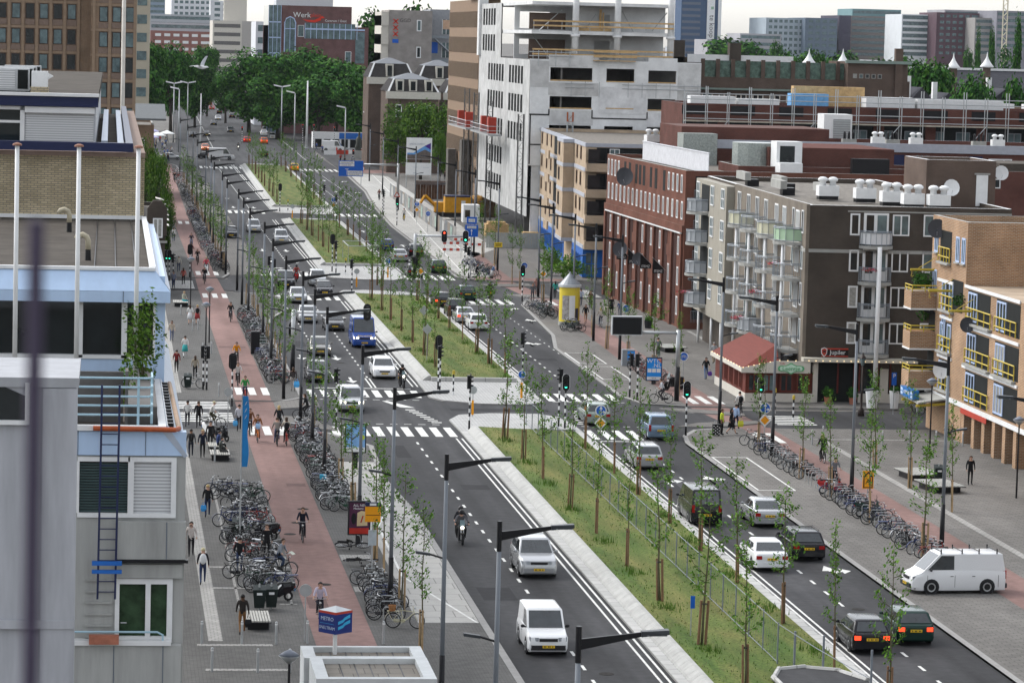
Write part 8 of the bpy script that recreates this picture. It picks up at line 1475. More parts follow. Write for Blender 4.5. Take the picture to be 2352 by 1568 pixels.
def bolstripe(x,y,label): t = thing('striped_bollard',label,'bollard',(x,y,gz(x,y)),0,'black and white posts');b = MB();stripes(b,0,1.5,.06,.25);b.build('post',[white,black],t);MB().lathe([(.10,1.5),(.10,1.75),(.05,1.8)],(0,0,0),8).build('button_box',MATS['yellow_paint'],t)
for x,y,lb in ((25.1,235,'striped bollard with push button on the setts of the middle lawn'),(25.6,352.5,'striped bollard on the setts of the third lawn'),(25.9,474.9,'striped bollard on the setts of the farthest lawn'),(47.4,221.2,'tall striped post in front of the cafe window, right one'),(47.0,225.6,'tall striped post in front of the cafe window, left one')): bolstripe(x,y,lb)
def gantry(name,x,y,zt,x1,label,cat='signal gantry',m=galv,r=.16):
    t = thing(name,label,cat,(x,y,PZ));MB().tube([(0,0,2.4),(0,0,zt+.2)],r,10).build('mast',m,t,smooth=True);MB().tube([(0,0,0),(0,0,2.45)],r*1.15,10).build('base_sleeve',black,t,smooth=True);MB().tube([(0,0,zt),(x1-x,0,zt)],r*.7,8).build('arm',m,t,smooth=True);return t
wmast = mat('mast_white',(.55,.57,.58),.4,.2,var=.04)
def ghead(t,x,z,lit,ringed,y=-.2):
    pts = [(x+.33*math.cos(q),z+(.36 if math.sin(q) > 0 else -.36)+.33*math.sin(q)) for q in [6.283*j/16 for j in range(16)]]
    if ringed: MB().ext(pts,y+.03,y+.05).build('backboard',white,t)
    MB().ext([(x+(p[0]-x)*.9,z+(p[1]-z)*.94) for p in pts],y,y+.03).box(x-.2,x+.2,y+.05,y+.25,z-.5,z+.5).build('signal_head',black,t)
    for j,c in enumerate((lens_r if lit == 'r' else lens_off,lens_off,lens_g if lit == 'g' else lens_off)): MB().lathe([(.11,0),(.02,.02)],(0,0,0),10).build('lens',c,t,(x,y,z+.36-.36*j)).rotation_euler = (R(90),0,0)
t = gantry('signal_gantry',14.0,246,4.9,at(850,716,246)[0],'white signal gantry reaching over the left carriageway',m=wmast);ghead(t,at(843,716,246)[0]-14.0,5.0,'x',False)
t = gantry('signal_gantry',32.7,348.4,4.6,at(1075,546,348.4)[0],'white signal gantry with two lights over the right carriageway at the second junction',m=wmast);ghead(t,at(1020,546,348.4)[0]-32.7,4.6,'r',True);ghead(t,at(1069,546,348.4)[0]-32.7,4.6,'g',True)
t = gantry('screen_gantry',41.2,232.8,4.95,at(1470,775,232.8)[0],'grey gantry carrying a blank black information screen above the right pavement','gantry');xs0,xs1 = at(1404,757,232.8)[0]-41.2,at(1474,757,232.8)[0]-41.2;MB().box(xs0,xs1,-.25,.1,4.75,6.15).build('screen_housing',wmast,t);MB().box(xs0+.07,xs1-.05,-.27,-.251,4.82,6.06).build('screen',mat('screen_black',(.012,.013,.015),.25,var=0),t)
t = gantry('sign_gantry',42.8,485.3,6.7,at(836,395,485)[0],'grey gantry holding a big blue direction board over the right carriageway','sign gantry',r=.2);xs0,xs1 = at(778,390,485)[0]-42.8,at(834,390,485)[0]-42.8
MB().box(xs0,xs1,-.3,-.2,4.9,7.2).build('board',signblue,t);MB().box(xs0+.12,xs0+2.3,-.32,-.301,6.75,7.1).build('name_plate',white,t);MB().box(xs0+.12,xs0+2.3,-.32,-.301,6.38,6.7).build('name_plate',white,t);MB().box(xs0+1.35,xs1-.1,-.32,-.301,5.4,5.72).build('name_plate',white,t);MB().box(xs0+1.35,xs1-.1,-.32,-.301,5.02,5.34).build('name_plate',white,t)
for s_,xx,zz_ in (('Centrumring S 100',xs0+1.2,6.92),('Centrum-Zuid',xs0+1.1,6.54),('Centrumring S 100',xs0+2.4,5.56),('Centrum-Oost',xs0+2.3,5.18)): text('lettering',s_,.24,plate_ink,t,(xx,-.33,zz_),ext=.003)
MB().box(xs0+1.2,xs0+1.28,-.32,-.301,5.1,6.0).box(xs0+.95,xs0+1.5,-.32,-.301,5.93,6.0).build('route_symbol',white,t)
for x,y,h,r,lb,m in ((25.05,221.7,2.1,.28,'grey back of a round sign on a yellow post, nose of the near lawn',galv),(25.6,457.7,2.0,.3,'grey back of a round sign on a yellow post at the third lawn end',galv),(25.4,333.8,2.0,.28,'grey back of a round sign on a yellow post at the middle lawn end',galv),(8.0,214,2.6,.28,'grey back of a round sign beside the near side street zebra',galv),(8.6,137.9,2.5,.27,'grey back of a round sign beside the metro pillar',galv)):
    t = roundsign(x,y,lb,None,h,r,m)
    if 'yellow post' in lb: MB().box(-.07,.07,-.05,.05,.1,1.1).build('yellow_sleeve',amber,t)
t = roundsign(29.8,232.6,'blue round keep-left sign on a yellow post opposite the ringed light',None,2.1,.3,signblue,white);sarrow(t,1.8,.36);MB().box(-.08,.08,-.05,.05,.1,1.2).build('yellow_sleeve',amber,t)
t = roundsign(29.8,347.8,'blue round arrow sign on a yellow post at the third lawn',None,2.2,.33,signblue,white);sarrow(t,1.87,.4);MB().box(-.08,.08,-.05,.05,.1,1.2).build('yellow_sleeve',amber,t)
def dirpair(x,y,label,turn): t = roundsign(x,y,label,None,3.0,.36,signblue,white,group='blue arrow signs above yellow diamonds');sarrow(t,2.64,.5,turn=turn);diamond(t,1.85,.42);return t
dirpair(31.1,203,'blue straight-or-right arrow sign above a yellow diamond at the near lawn',True);dirpair(42.2,205.6,'blue straight-or-right arrow sign above a yellow diamond on the right pavement',True);dirpair(42.6,452.4,'blue straight arrow sign above a yellow diamond by the hoarding',False);dirpair(31.5,460,'blue straight arrow sign above a yellow diamond at the third lawn',False)
for x,y,z,lb in ((43.2,322.6,2.6,'yellow diamond priority sign before the advertising column'),(30.9,322.4,2.6,'yellow diamond priority sign at the end of the middle lawn')): t = thing('priority_sign',lb,'road sign',(x,y,gz(x,y)),0,'yellow diamond signs');post(t,3.2);diamond(t,z,.42)
for x,y,lb in ((26.8,275.9,'grey back of a diamond sign on the middle lawn, farther one'),(25.3,257.3,'grey back of a diamond sign on the middle lawn, nearer one')): t = thing('road_sign',lb,'road sign',(x,y,gz(x,y)),0,'backs of signs on the middle lawn');post(t,2.9);MB().ext([(.42,2.45),(0,2.87),(-.42,2.45),(0,2.03)],-.02,.01).build('sign_face',galv,t)
t = roundsign(43.3,242.1,'blue round bicycle sign right of the poster board',None,2.7,.35,signblue,white);MB().ring((-.14,-.06,2.3),(0,1,0),.09,.012,10,3).ring((.14,-.06,2.3),(0,1,0),.09,.012,10,3).tube([(-.14,-.06,2.3),(-.04,-.06,2.45),(.08,-.06,2.45),(.14,-.06,2.3)],.012,3).tube([(-.04,-.06,2.45),(0,-.06,2.3),(.08,-.06,2.45)],.012,3).build('bicycle_symbol',white,t)
for x,y,lb in ((45.5,284,'blue round bicycle sign before the red brick piers'),(43.0,336,'blue round bicycle sign beside the second lamp pair'),(42.2,432,'blue round bicycle sign below the hoarding')): t = roundsign(x,y,lb,None,2.8,.36,signblue,white);MB().ring((-.14,-.06,2.4),(0,1,0),.09,.014,10,3).ring((.14,-.06,2.4),(0,1,0),.09,.014,10,3).tube([(-.14,-.06,2.4),(-.04,-.06,2.55),(.08,-.06,2.55),(.14,-.06,2.4)],.014,3).build('bicycle_symbol',white,t)
t = thing('detour_sign','yellow detour sign with a black pointed arrow frame and letter A','road sign',(42.9,179.5,PZ));post(t,2.0);MB().box(-.32,.32,-.05,-.02,1.08,2.1).build('sign_face',amber,t);ink = plate_ink;MB().ext([(-.27,1.13),(-.21,1.13),(-.21,1.72),(0,1.95),(.21,1.72),(.21,1.13),(.27,1.13),(.27,1.78),(0,2.06),(-.27,1.78)],-.056,-.051).box(-.27,.27,-.056,-.051,1.12,1.17).build('arrow_frame',ink,t);text('lettering','A',.42,ink,t,(0,-.06,1.48),ext=.003)
t = thing('direction_sign','blue direction signs reading S112 and Centrum at the second junction','road sign',(39.0,350.6,PZ));post(t,6.2,.06);MB().box(-.70,.70,-.12,-.06,4.45,5.75).build('sign_face',signblue,t);MB().box(-.55,.55,-.12,-.06,5.85,6.6).build('route_panel',signblue,t);MB().box(-.35,.35,-.13,-.121,6.05,6.4).build('route_plate',white,t);MB().box(-.5,.5,-.13,-.121,5.36,5.62).build('name_plate',white,t);text('lettering','Centrum',.24,ink,t,(0,-.14,5.49),ext=.003);text('lettering','s112',.30,ink,t,(0,-.14,6.22),ext=.003);sarrow(t,4.95,.55,-.14)
t = thing('parking_sign','narrow blue parking sign outside the bar','road sign',(55.6,225.8,PZ));post(t,3.0);MB().box(-.17,.17,-.05,-.02,2.1,3.0).build('sign_face',signblue,t);text('lettering','P',.4,white,t,(0,-.06,2.75),ext=.003)
t = thing('parking_sign','narrow blue sign among the tufts of the near lawn','road sign',(25.4,138.2,gz(25.4,138.2)));post(t,1.7,.025);MB().box(-.05,.14,-.05,-.02,1.2,1.75).build('sign_face',signblue,t)
t = thing('speed_sign','round red ringed 30 sign by the blue direction board','road sign',(43.0,560,PZ));post(t,3.6,.06);disc(t,3.0,.55,white,redp);text('lettering','30',.55,ink,t,(0,-.06,3.0),ext=.003);t = thing('warning_sign','red triangle warning sign beside the hoarding','road sign',(41.5,472,PZ));post(t,3.4,.06);MB().ext([(-.5,2.6),(.5,2.6),(0,3.45)],-.05,-.02).build('sign_edge',redp,t);MB().ext([(-.3,2.72),(.3,2.72),(0,3.2)],-.06,-.051).build('sign_field',white,t)
t = thing('notice_sign','yellow notice board on the lamp post by the second junction racks','sign',(43.3,361.8,2.75));MB().box(-.45,.45,-.06,-.02,0,.55).build('board',mat('notice_yellow',(.72,.52,.03),.5),t);MB().box(-.36,.36,-.065,-.061,.36,.42).box(-.3,.3,-.065,-.061,.24,.29).box(-.34,.34,-.065,-.061,.12,.17).build('lines',ink,t)
def poster(name,label,x,y,w,h,z0,frame): t = thing(name,label,'poster board',(x,y,PZ));MB().box(-w/2,w/2,-.1,.1,z0,z0+h).build('frame',frame,t);MB().box(-.16,.16,-.09,.09,0,z0).build('foot',frame,t);return t
t = poster('poster_board','blue poster board reading WTC .NL beside the right cycle path',41.4,244.2,1.22,1.8,.25,trim);MB().box(-.55,.55,-.115,-.101,.32,1.98).build('poster',mat('poster_blue',(.02,.27,.78),.4,var=0),t);text('lettering','WTC',.42,white,t,(-.05,-.12,1.76),ext=.003,sx=1.1);text('lettering','.NL',.42,white,t,(.2,-.12,1.42),ext=.003,sx=1.1);MB().box(-.5,-.2,-.12,-.116,.9,1.2).box(-.15,.15,-.12,-.116,.9,1.2).box(.2,.5,-.12,-.116,.9,1.2).box(-.53,.53,-.12,-.116,.34,.58).build('pictogram',white,t);text('small_lettering','Werk',.15,ink,t,(0,-.125,.46),ext=.002);MB().ext([(.2,1.97),(.54,1.97),(.54,1.6)],-.12,-.116).build('corner_mark',mat('corner_red',(.5,.12,.05),.5),t)
t = poster('poster_board','tall lit-style poster with blue sky picture behind the pavement saplings',14.9,194,1.28,1.78,.95,black);MB().box(-.57,.57,-.115,-.101,1.02,2.66).build('poster',mat('poster_sky',(.22,.42,.72),.4,var=.25,scale=2),t);MB().box(-.57,.57,-.12,-.116,1.02,1.3).build('white_strip',white,t);MB().lathe([(.16,0),(.01,.003)],(0,0,0),12).build('sun_mark',mat('poster_lime',(.5,.6,.05),.5),t,(.4,-.117,1.9)).rotation_euler = (R(90),0,0)
t = poster('poster_board','dark purple poster board with a red foot band beside the fallen bicycle',12.9,164.4,1.16,1.75,.55,trim);MB().box(-.5,.5,-.115,-.101,.62,2.22).build('poster',mat('poster_plum',(.07,.02,.05),.4,var=.2),t);MB().ext([(-.12,1.02),(.42,1.05),(.40,1.75),(.1,1.8),(-.1,1.7)],-.12,-.116).build('parchment',mat('parchment',(.58,.46,.27),.6,var=.1),t);MB().box(-.5,.5,-.12,-.116,.62,.92).build('red_band',mat('poster_red',(.42,.03,.02),.5),t);text('lettering','ALL NEW',.17,white,t,(.05,-.121,2.08),ext=.002);text('lettering','Madame',.15,white,t,(-.05,-.121,1.92),ext=.002);MB().ext([(.05,1.2),(.12,1.2),(.22,1.55),(.15,1.55)],-.125,-.121).build('mark',MATS['poster_red'],t);MB().ell((-.28,-.115,1.4),.13,.01,.3,8,5).build('figure',black,t)
t = thing('bus_stop','bus stop post with a yellow and blue panel and a paper timetable','bus stop',(12.95,156.6,PZ));post(t,3.3,.045);MB().box(-.38,.38,-.06,.0,2.4,3.15).build('yellow_panel',amber,t);MB().box(-.38,.38,-.065,.0,3.155,3.36).build('blue_panel',navy,t);MB().box(-.16,.16,-.072,-.066,3.2,3.31).build('stop_plate',white,t);MB().box(-.34,.34,-.064,-.061,2.72,2.75).build('line',ink,t);MB().box(-.2,.2,-.06,-.01,1.25,2.0).build('timetable',mat('timetable_grey',(.42,.47,.50),.4),t)
x,_ = at(771,1400,120);t = thing('metro_sign','dark blue cube sign on a white pole reading METRO SNELTRAM','metro sign',(x,120,0),R(48));zb = at(771,1450,120)[1];h_ = .44
MB().box(-h_,h_,-h_,h_,zb,zb+.83).build('cube',mat('metro_blue',(.015,.03,.16),.35,var=0),t);MB().box(-h_-.004,h_+.004,-h_-.004,h_+.004,zb+.74,zb+.83).build('red_band',mat('metro_red',(.42,.05,.03),.4),t);MB().hull([(-h_,-h_,zb+.831),(h_,-h_,zb+.831),(h_,h_,zb+.831),(-h_,h_,zb+.831)],[(-.02,-.02,zb+.98),(.02,-.02,zb+.98),(.02,.02,zb+.98),(-.02,.02,zb+.98)]).build('lid',galv,t);MB().lathe([(.08,0),(.08,zb)],(0,0,0),10).build('pole',white,t)
pale = mat('metro_letters',(.42,.50,.62),.5)
a = text('lettering','METRO',.2,pale,t,(-h_-.006,.0,zb+.54),R(-90),ext=.003);a = text('lettering','SNELTRAM',.165,pale,t,(-h_-.006,.0,zb+.2),R(-90),ext=.003);MB().box(-h_-.008,-h_-.004,-.36,.36,zb+.36,zb+.375).build('rule',mat('metro_cyan',(.03,.25,.5),.5),t)
b = MB()
for k in (0,1): b.hull([(-.32,-h_-.012,zb+.16+.2*k),(-.05,-h_-.012,zb+.22+.2*k),(.05,-h_-.012,zb+.30+.2*k),(.32,-h_-.012,zb+.36+.2*k),(.32,-h_-.012,zb+.48+.2*k),(.02,-h_-.012,zb+.40+.2*k),(-.08,-h_-.012,zb+.32+.2*k),(-.32,-h_-.012,zb+.27+.2*k)],[(-.32,-h_-.003,zb+.16+.2*k),(-.05,-h_-.003,zb+.22+.2*k),(.05,-h_-.003,zb+.30+.2*k),(.32,-h_-.003,zb+.36+.2*k),(.32,-h_-.003,zb+.48+.2*k),(.02,-h_-.003,zb+.40+.2*k),(-.08,-h_-.003,zb+.32+.2*k),(-.32,-h_-.003,zb+.27+.2*k)])
b.build('wave_emblem',mat('metro_wave',(.04,.36,.62),.5),t);t.rotation_euler = (0,0,R(42))
t = thing('banner_flag','tall narrow blue banner flag on a steel pole among the bicycles','flag',(6.85,164.3,PZ));MB().tube([(0,0,0),(0,0,7.7)],[.045,.03],7).build('pole',galv,t);MB().rings([[(.03,-.01,z),(.33+.04*math.sin(z*3),-.02+.05*math.sin(z*2.3),z),(.33+.04*math.sin(z*3),.0+.05*math.sin(z*2.3),z),(.03,.01,z)] for z in [4.0+.3*k for k in range(13)]]).build('cloth',mat('flag_blue',(.02,.20,.50),.7,var=.1),t);b = MB();[b.hull([(.12,-.06+.05*math.sin(z*2.3),z),(.2,-.06+.05*math.sin(z*2.3),z+.1),(.26,-.06+.05*math.sin(z*2.3),z+.25),(.2,-.06+.05*math.sin(z*2.3),z+.2)],[(.12,-.05+.05*math.sin(z*2.3),z),(.2,-.05+.05*math.sin(z*2.3),z+.1),(.26,-.05+.05*math.sin(z*2.3),z+.25),(.2,-.05+.05*math.sin(z*2.3),z+.2)]) for z in (6.4,6.75,7.1)];b.build('mark',pale,t)
t = thing('advertising_column','round yellow advertising column with a grey conical roof and posters','advertising column',(41.9,294.3,PZ));MB().lathe([(1.0,0),(.98,.35)],(0,0,0),24).build('plinth',conc,t);MB().lathe([(.94,.35),(.94,3.5)],(0,0,0),24).build('drum',mat('column_yellow',(.70,.55,.06),.5,var=.05),t,smooth=False);MB().lathe([(1.06,3.5),(1.06,3.72),(.95,3.74)],(0,0,0),24).build('rim',wmast,t);MB().lathe([(1.0,3.74),(.12,4.7),(.05,4.9)],(0,0,0),16).build('roof',mat('column_roof',(.24,.26,.28),.4,.3),t)
for a0,a1,z0,z1,m in ((-2.45,-1.75,.55,2.75,mat('poster_grey',(.35,.33,.31),.5,var=.5,scale=3)),(-1.73,-1.15,.5,2.75,white),(-1.1,-.7,.5,1.6,mat('poster_dark',(.04,.04,.06),.5)),(-.68,-.2,.5,2.6,mat('poster_ochre',(.5,.36,.05),.5,var=.3,scale=4))): b = MB();b.rings([[(.955*math.cos(a),.955*math.sin(a),z0),(.955*math.cos(a),.955*math.sin(a),z1),(.945*math.cos(a),.945*math.sin(a),z1),(.945*math.cos(a),.945*math.sin(a),z0)] for a in [a0+(a1-a0)*k/5 for k in range(6)]]);b.build('poster',m,t)
t = thing('billboard','large white building billboard on posts in front of the light green trees','billboard',(50.7,560,0));MB().tube([(.1,.1,0),(.1,.1,8.6)],.1,6).tube([(4.3,.1,0),(4.3,.1,8.6)],.1,6).build('posts',galv,t);MB().box(0,4.4,0,.12,4.9,8.6).build('upper_board',white,t);MB().box(-.05,4.35,0,.12,2.2,4.3).build('lower_board',white,t);MB().ext([(.15,4.95),(4.2,4.95),(4.2,6.9),(3.1,7.2),(1.2,6.0),(.15,6.0)],-.02,-.002).build('picture_sky',mat('picture_blue',(.12,.30,.60),.5),t);MB().ext([(.15,4.95),(4.2,4.95),(4.2,6.1),(3.2,6.6),(2.2,6.1),(1.4,5.7),(.15,5.7)],-.03,-.021).build('picture_building',mat('picture_brown',(.12,.10,.09),.6,var=.3),t);MB().ext([(4.2,7.75),(4.2,6.6),(3.1,7.2)],-.035,-.021).build('purple_corner',mat('picture_purple',(.06,.02,.22),.5),t);text('lettering','AMSTELCAMPUS',.42,mat('pale_letters',(.40,.45,.52),.6),t,(1.8,-.02,7.5),sx=.85);MB().box(1.2,1.9,-.02,-.002,2.5,2.58).box(2.3,2.8,-.02,-.002,2.5,2.58).box(1.2,2.0,-.02,-.002,3.5,3.56).box(2.9,4,-.02,-.002,3.5,3.56).build('text_lines',MATS['pale_letters'],t)
t = thing('mesh_fence','low steel mesh fence along the middle of the near lawn','fence',(28.05,0,0))
for k in range(28): MB().box(-.026,.026,132.4+3.1*k-.022,132.4+3.1*k+.022,gz(28,140)-.05,gz(28,140)+1.75).build('fence_post',polem,t)
b = MB();z0 = gz(28,140);b.tube([(0,132.4,z0+1.68),(0,216,z0+1.68)],.022,4);b.tube([(0,132.4,z0+.08),(0,216,z0+.08)],.02,4)
b.tube([(0,132.4,z0+1.68),(.9,129,z0+1.3),(1.6,123,z0+1.3)],.02,4);b.build('wire',polem,t)
b = MB()
for k in range(165): y = 132.5+.506*k;b.tube([(0,y,z0+.08),(0,y+.6,z0+1.68)],.0028,3);b.tube([(0,y+.6,z0+.08),(0,y,z0+1.68)],.0028,3)
b.build('wire_mesh',polem,t)
for i,(x,y) in enumerate(((28.6,131.6),(29.6,130.6),(30.9,127.5))): MB().box(-.04,.04,-.04,.04,.2,1.8).build('fence_post',polem,t,(x-28.05,y,0))
t = thing('cage_fence','square tube frame fence round a weedy patch on the third lawn','fence',(28.2,371,.3));MB().tube([(-1.2,-3,0),(-1.2,-3,1.9),(2.3,-3,1.9),(2.3,-3,0)],.05,5).tube([(-1.2,6,0),(-1.2,6,1.9),(2.3,6,1.9),(2.3,6,0)],.05,5).tube([(-1.2,-3,1.9),(-1.2,6,1.9)],.05,5).tube([(2.3,-3,1.9),(2.3,6,1.9)],.05,5).build('frame',galv,t);bush('weed_clump',28.6,369.5,.25,1.6,.8,leafs,'tall weeds inside the tube frame on the third lawn',500,.12,40,'weeds')
BOL = thing('bollard','','bollard');MB().lathe([(.055,0),(.055,.95),(.03,.98)],(0,0,0),8).build('post',galv,BOL);MB().lathe([(.057,.84),(.057,.90)],(0,0,0),8).build('band',white,BOL)
BP = [(4.2,137.4,'at the left end of the front tactile strip'),(5.9,137.4,'behind the person in brown trousers'),(4.45,131.4,'at the left end of the lower tactile strip'),(6.3,131.2,'with a sticker at the right end of the lower strip'),(7.35,137.3,'right of the slatted bench'),(8.7,137.6,'at the left edge of the red path'),(11.95,137.5,'at the right edge of the red path'),(7.6,131.2,'next to the conical path lamp'),(45.3,153.2,'left of two behind the white van'),(45.5,151,'right of two behind the white van'),(45.9,208,'at the red path by the plaza line'),(47.1,210.2,'second along the plaza line'),(50.6,208,'third along the plaza line'),(52.4,208,'fourth along the plaza line'),(54.3,208.4,'fifth along the plaza line'),(56,208,'beside the orange flats door'),(8.0,232,'left of the path before the side street zebra'),(7.4,283,'right of the person in the white dress'),(7.9,284,'nearest the path beyond the white dress'),(7.7,262,'left pair member by the white top'),(8.4,263,'right pair member by the white top'),(6.7,298,'beside the bench up the street'),(12.1,243.5,'before the kerb racks'),(12.0,268,'between two rack groups'),(6.6,196.5,'beside the front bench'),(57.0,224.4,'white one among the bar bicycles'),(58.6,224.2,'right of the bar bicycles')]
for i,(x,y,w) in enumerate(BP):
    lb = 'slim steel bollard '+w
    if i == 0: BOL.location = (x,y,PZ);BOL['label'] = lb;BOL['group'] = 'steel bollards'
    else: dup(BOL,(x,y,PZ),0,lb,'steel bollards')
def bench(x,y,rz,label,w=1.15,d=.75,m=white):
    t = thing('bench',label,'bench',(x,y,PZ),rz,'slatted benches');b = MB()
    for k in range(9): b.box(-w+2*w*k/9,-w+2*w*(k+.72)/9,-d,d,.40,.46)
    b.build('seat',m,t);MB().box(-w*.85,w*.85,-d*.7,d*.7,0,.36).build('base',black,t);MB().box(-w,w,-d,d,.36,.40).build('frame',trim,t)
palew = mat('bench_slats',(.46,.45,.41),.7,var=.1)
bench(6.75,141.6,0,'pale slatted bench at the lower end of the bicycle pavement',.55,1.3,palew);bench(6.95,197.6,0,'pale slatted bench with a seated person in dark green',.6,1.1,palew);bench(6.85,201.3,0,'pale slatted bench behind, with a seated person in blue',.5,1.0,palew);bench(6.9,308.4,0,'slatted bench with a person in turquoise up the street',.7,1.3,palew)
for u,v,lb in ((2110,1098,'long low grey bench block farther on the plaza'),(2158,1125,'long low grey bench block nearer on the plaza'),(1540,806,'low grey bench block beyond the cafe')): x,y = G(u,v,PZ);bench(x,y,R(8),lb,1.0,1.6,conc)
def bin_(x,y,label): t = thing('litter_bin',label,'litter bin',(x,y,PZ));MB().hull([(-.22,-.2,.12),(.22,-.2,.12),(.22,.2,.12),(-.22,.2,.12)],[(-.3,-.26,.95),(.3,-.26,.95),(.26,.2,1.12),(-.26,.2,1.12)]).build('body',mat('bin_green_black',(.014,.022,.02),.45),t);MB().box(-.12,.12,-.3,-.25,.72,.82).build('slot',white,t);MB().lathe([(.04,0),(.04,1.2)],(0,-.0,0),6).build('post',galv,t)
bin_(7.0,145.6,'dark litter bin left of two at the end of the bicycles');bin_(7.55,145.8,'dark litter bin right of two at the end of the bicycles');bin_(6.8,166,'dark litter bin among the pavement bicycles');bin_(5.9,236.8,'dark green bin beside the silver bicycle in the side street');bin_(49.7,189.9,'black litter bin beside the plaza benches')
bike(6.3,237.4,PZ,R(80),'silver','silver bicycle beside the dark green bin in the side street')
t = thing('utility_cabinet','grey and blue utility cabinet behind the right racks','cabinet',(41.6,258,PZ));MB().box(-.5,.5,-.3,.3,0,1.3).build('cabinet',grey,t);MB().box(-.1,.5,-.32,-.301,.5,1.2).build('notice',mat('poster_blue'),t)
for i,(x,y) in enumerate(((12.6,358),(11.9,262.6))): t = thing('signal_cabinet',['tall black signal cabinet beside the far left racks','dark signal cabinet beside the racks after the crossing'][i],'cabinet',(x,y,PZ));MB().box(-.35,.35,-.3,.3,.08,1.9).build('cabinet',black,t);MB().box(-.32,.32,-.28,.28,0,.08).build('plinth',conc,t)
t = thing('historic_lantern','dark cast iron lantern post outside the bar','street lamp',(53.0,224.6,PZ));MB().lathe([(.25,0),(.22,.5),(.1,.6),(.08,1.6),(.12,1.65),(.05,1.8),(.045,3.6)],(0,0,0),10).build('pole',mat('iron_brown',(.035,.025,.022),.5),t,smooth=True);MB().lathe([(.1,3.6),(.22,4.1),(.2,4.1)],(0,0,0),6).build('lantern',glass2,t);MB().lathe([(.26,4.1),(.08,4.35),(.03,4.5)],(0,0,0),6).build('cap',MATS['iron_brown'],t)
p0,p1 = G(895,452),G(1046,562);t = thing('site_hoarding','long grey site hoarding with torn posters along the pale footpath','hoarding',(0,0,PZ));n = 30
for k in range(n):
    a = (lerp(p0[0],p1[0],k/n),lerp(p0[1],p1[1],k/n));c = (lerp(p0[0],p1[0],(k+1)/n),lerp(p0[1],p1[1],(k+1)/n))
    MB().hull([(a[0],a[1],0),(c[0],c[1]+.05,0),(c[0]+.08,c[1]+.05,0),(a[0]+.08,a[1],0)],[(a[0],a[1],2.1),(c[0],c[1]+.05,2.1),(c[0]+.08,c[1]+.05,2.1),(a[0]+.08,a[1],2.1)]).build('panel',mat('hoard_%d' % (k % 4),((.22,.23,.23),(.30,.29,.27),(.18,.19,.2),(.26,.22,.18))[k % 4],.8,var=.35,scale=1.4),t)
    if k % 3 == 1: MB().hull([(a[0]-.03,a[1]-.2,.4),(c[0]-.03,c[1]+.9,.4),(c[0]-.01,c[1]+.9,.4),(a[0]-.01,a[1]-.2,.4)],[(a[0]-.03,a[1]-.2,1.8),(c[0]-.03,c[1]+.9,1.8),(c[0]-.01,c[1]+.9,1.8),(a[0]-.01,a[1]-.2,1.8)]).build('bill',mat('bill_%d' % (k % 3+k % 2),((.5,.5,.48),(.3,.4,.35),(.45,.35,.3),(.3,.3,.4))[(k//3) % 4],.7,var=.5,scale=3),t)
x,y = 50.2,470
t = thing('sheet_pile_wall','rusty brown sheet pile wall of the excavation behind the hoarding','retaining wall',(48.6,520,0));b = MB();[b.box(.45*k,.45*k+.4,.12*(k % 2),.3+.12*(k % 2),0,3.0) for k in range(24)];b.build('piles',rust,t);MB().box(0,10.8,-.2,.05,2.4,2.9).build('waling',mat('waling_steel',(.16,.13,.12),.6,.3),t)
t = thing('concrete_mixer','orange yellow concrete mixer truck drum and cabin in the building site','mixer',(50.6,462,0));MB().box(-3.2,.6,-1.2,1.2,1.2,3.4).build('cabin',mat('mixer_yellow',(.62,.30,.02),.5,var=.15),t);MB().lathe([(.3,0),(.95,1.0),(1.05,2.4),(.8,3.0)],(1.4,0,.6),14).build('drum',mat('mixer_ochre',(.50,.26,.06),.6,var=.2),t,smooth=True);MB().box(-3.4,2.4,-1.1,1.1,.6,1.19).build('chassis',black,t);MB().box(-.9,-.3,-1.23,-1.2,2.2,2.9).build('plate',white,t);MB().box(-3.2,.4,-1.3,1.3,3.42,3.6).build('top_rack',navy,t)
t = thing('site_digger','orange digger arm beside the concrete mixer','digger',(47.0,470,0));MB().box(-.2,2.4,-1,1,.8,2.2).build('body',mat('mixer_yellow'),t);MB().bar((0,0,1.6),(-1.6,0,3.1),.35).bar((-1.6,0,3.1),(-2.6,0,1.4),.3).build('arm',mat('mixer_yellow'),t);MB().hull([(-2.9,-.5,.7),(-2.2,-.5,.7),(-2.2,.5,.7),(-2.9,.5,.7)],[(-2.8,-.5,1.5),(-2.3,-.5,1.5),(-2.3,.5,1.5),(-2.8,.5,1.5)]).build('bucket',rust,t);MB().box(-.4,2.6,-1.3,-.7,0,.75).box(-.4,2.6,.7,1.3,0,.75).build('track',black,t)
t = thing('site_container','white site cabin on a steel frame beside the mixer','site cabin',(47.8,440,PZ));MB().box(0,2.2,0,3,.9,3.3).build('cabin',white,t);MB().box(.2,.9,-.03,-.003,1.6,2.6).build('window',glass,t);MB().box(.1,.3,.1,.3,0,.9).box(1.9,2.1,.1,.3,0,.9).build('legs',galv,t)
for i,(u,v) in enumerate(((1040,560),(1040,575),(1065,552),(1090,563))):
    x,y = G(u,v,.9);t = thing('barrier',['red and white barrier board, upper left by the direction sign','red and white barrier board, lower left by the direction sign','red and white barrier board, upper right by the direction sign','red and white barrier board, lower right by the direction sign'][i],'barrier',(x,y,PZ),R(-15 if i > 1 else 0),'red and white barriers by the direction sign');b = MB();[b.box(-1.2+.4*k,-.8+.4*k,-.02,.02,.75,1.05,k % 2) for k in range(6)];b.build('board',[redp,white],t);MB().lathe([(.03,0),(.03,1.0)],(-1,.05,0),5).lathe([(.03,0),(.03,1.0)],(1,.05,0),5).build('leg',galv,t)
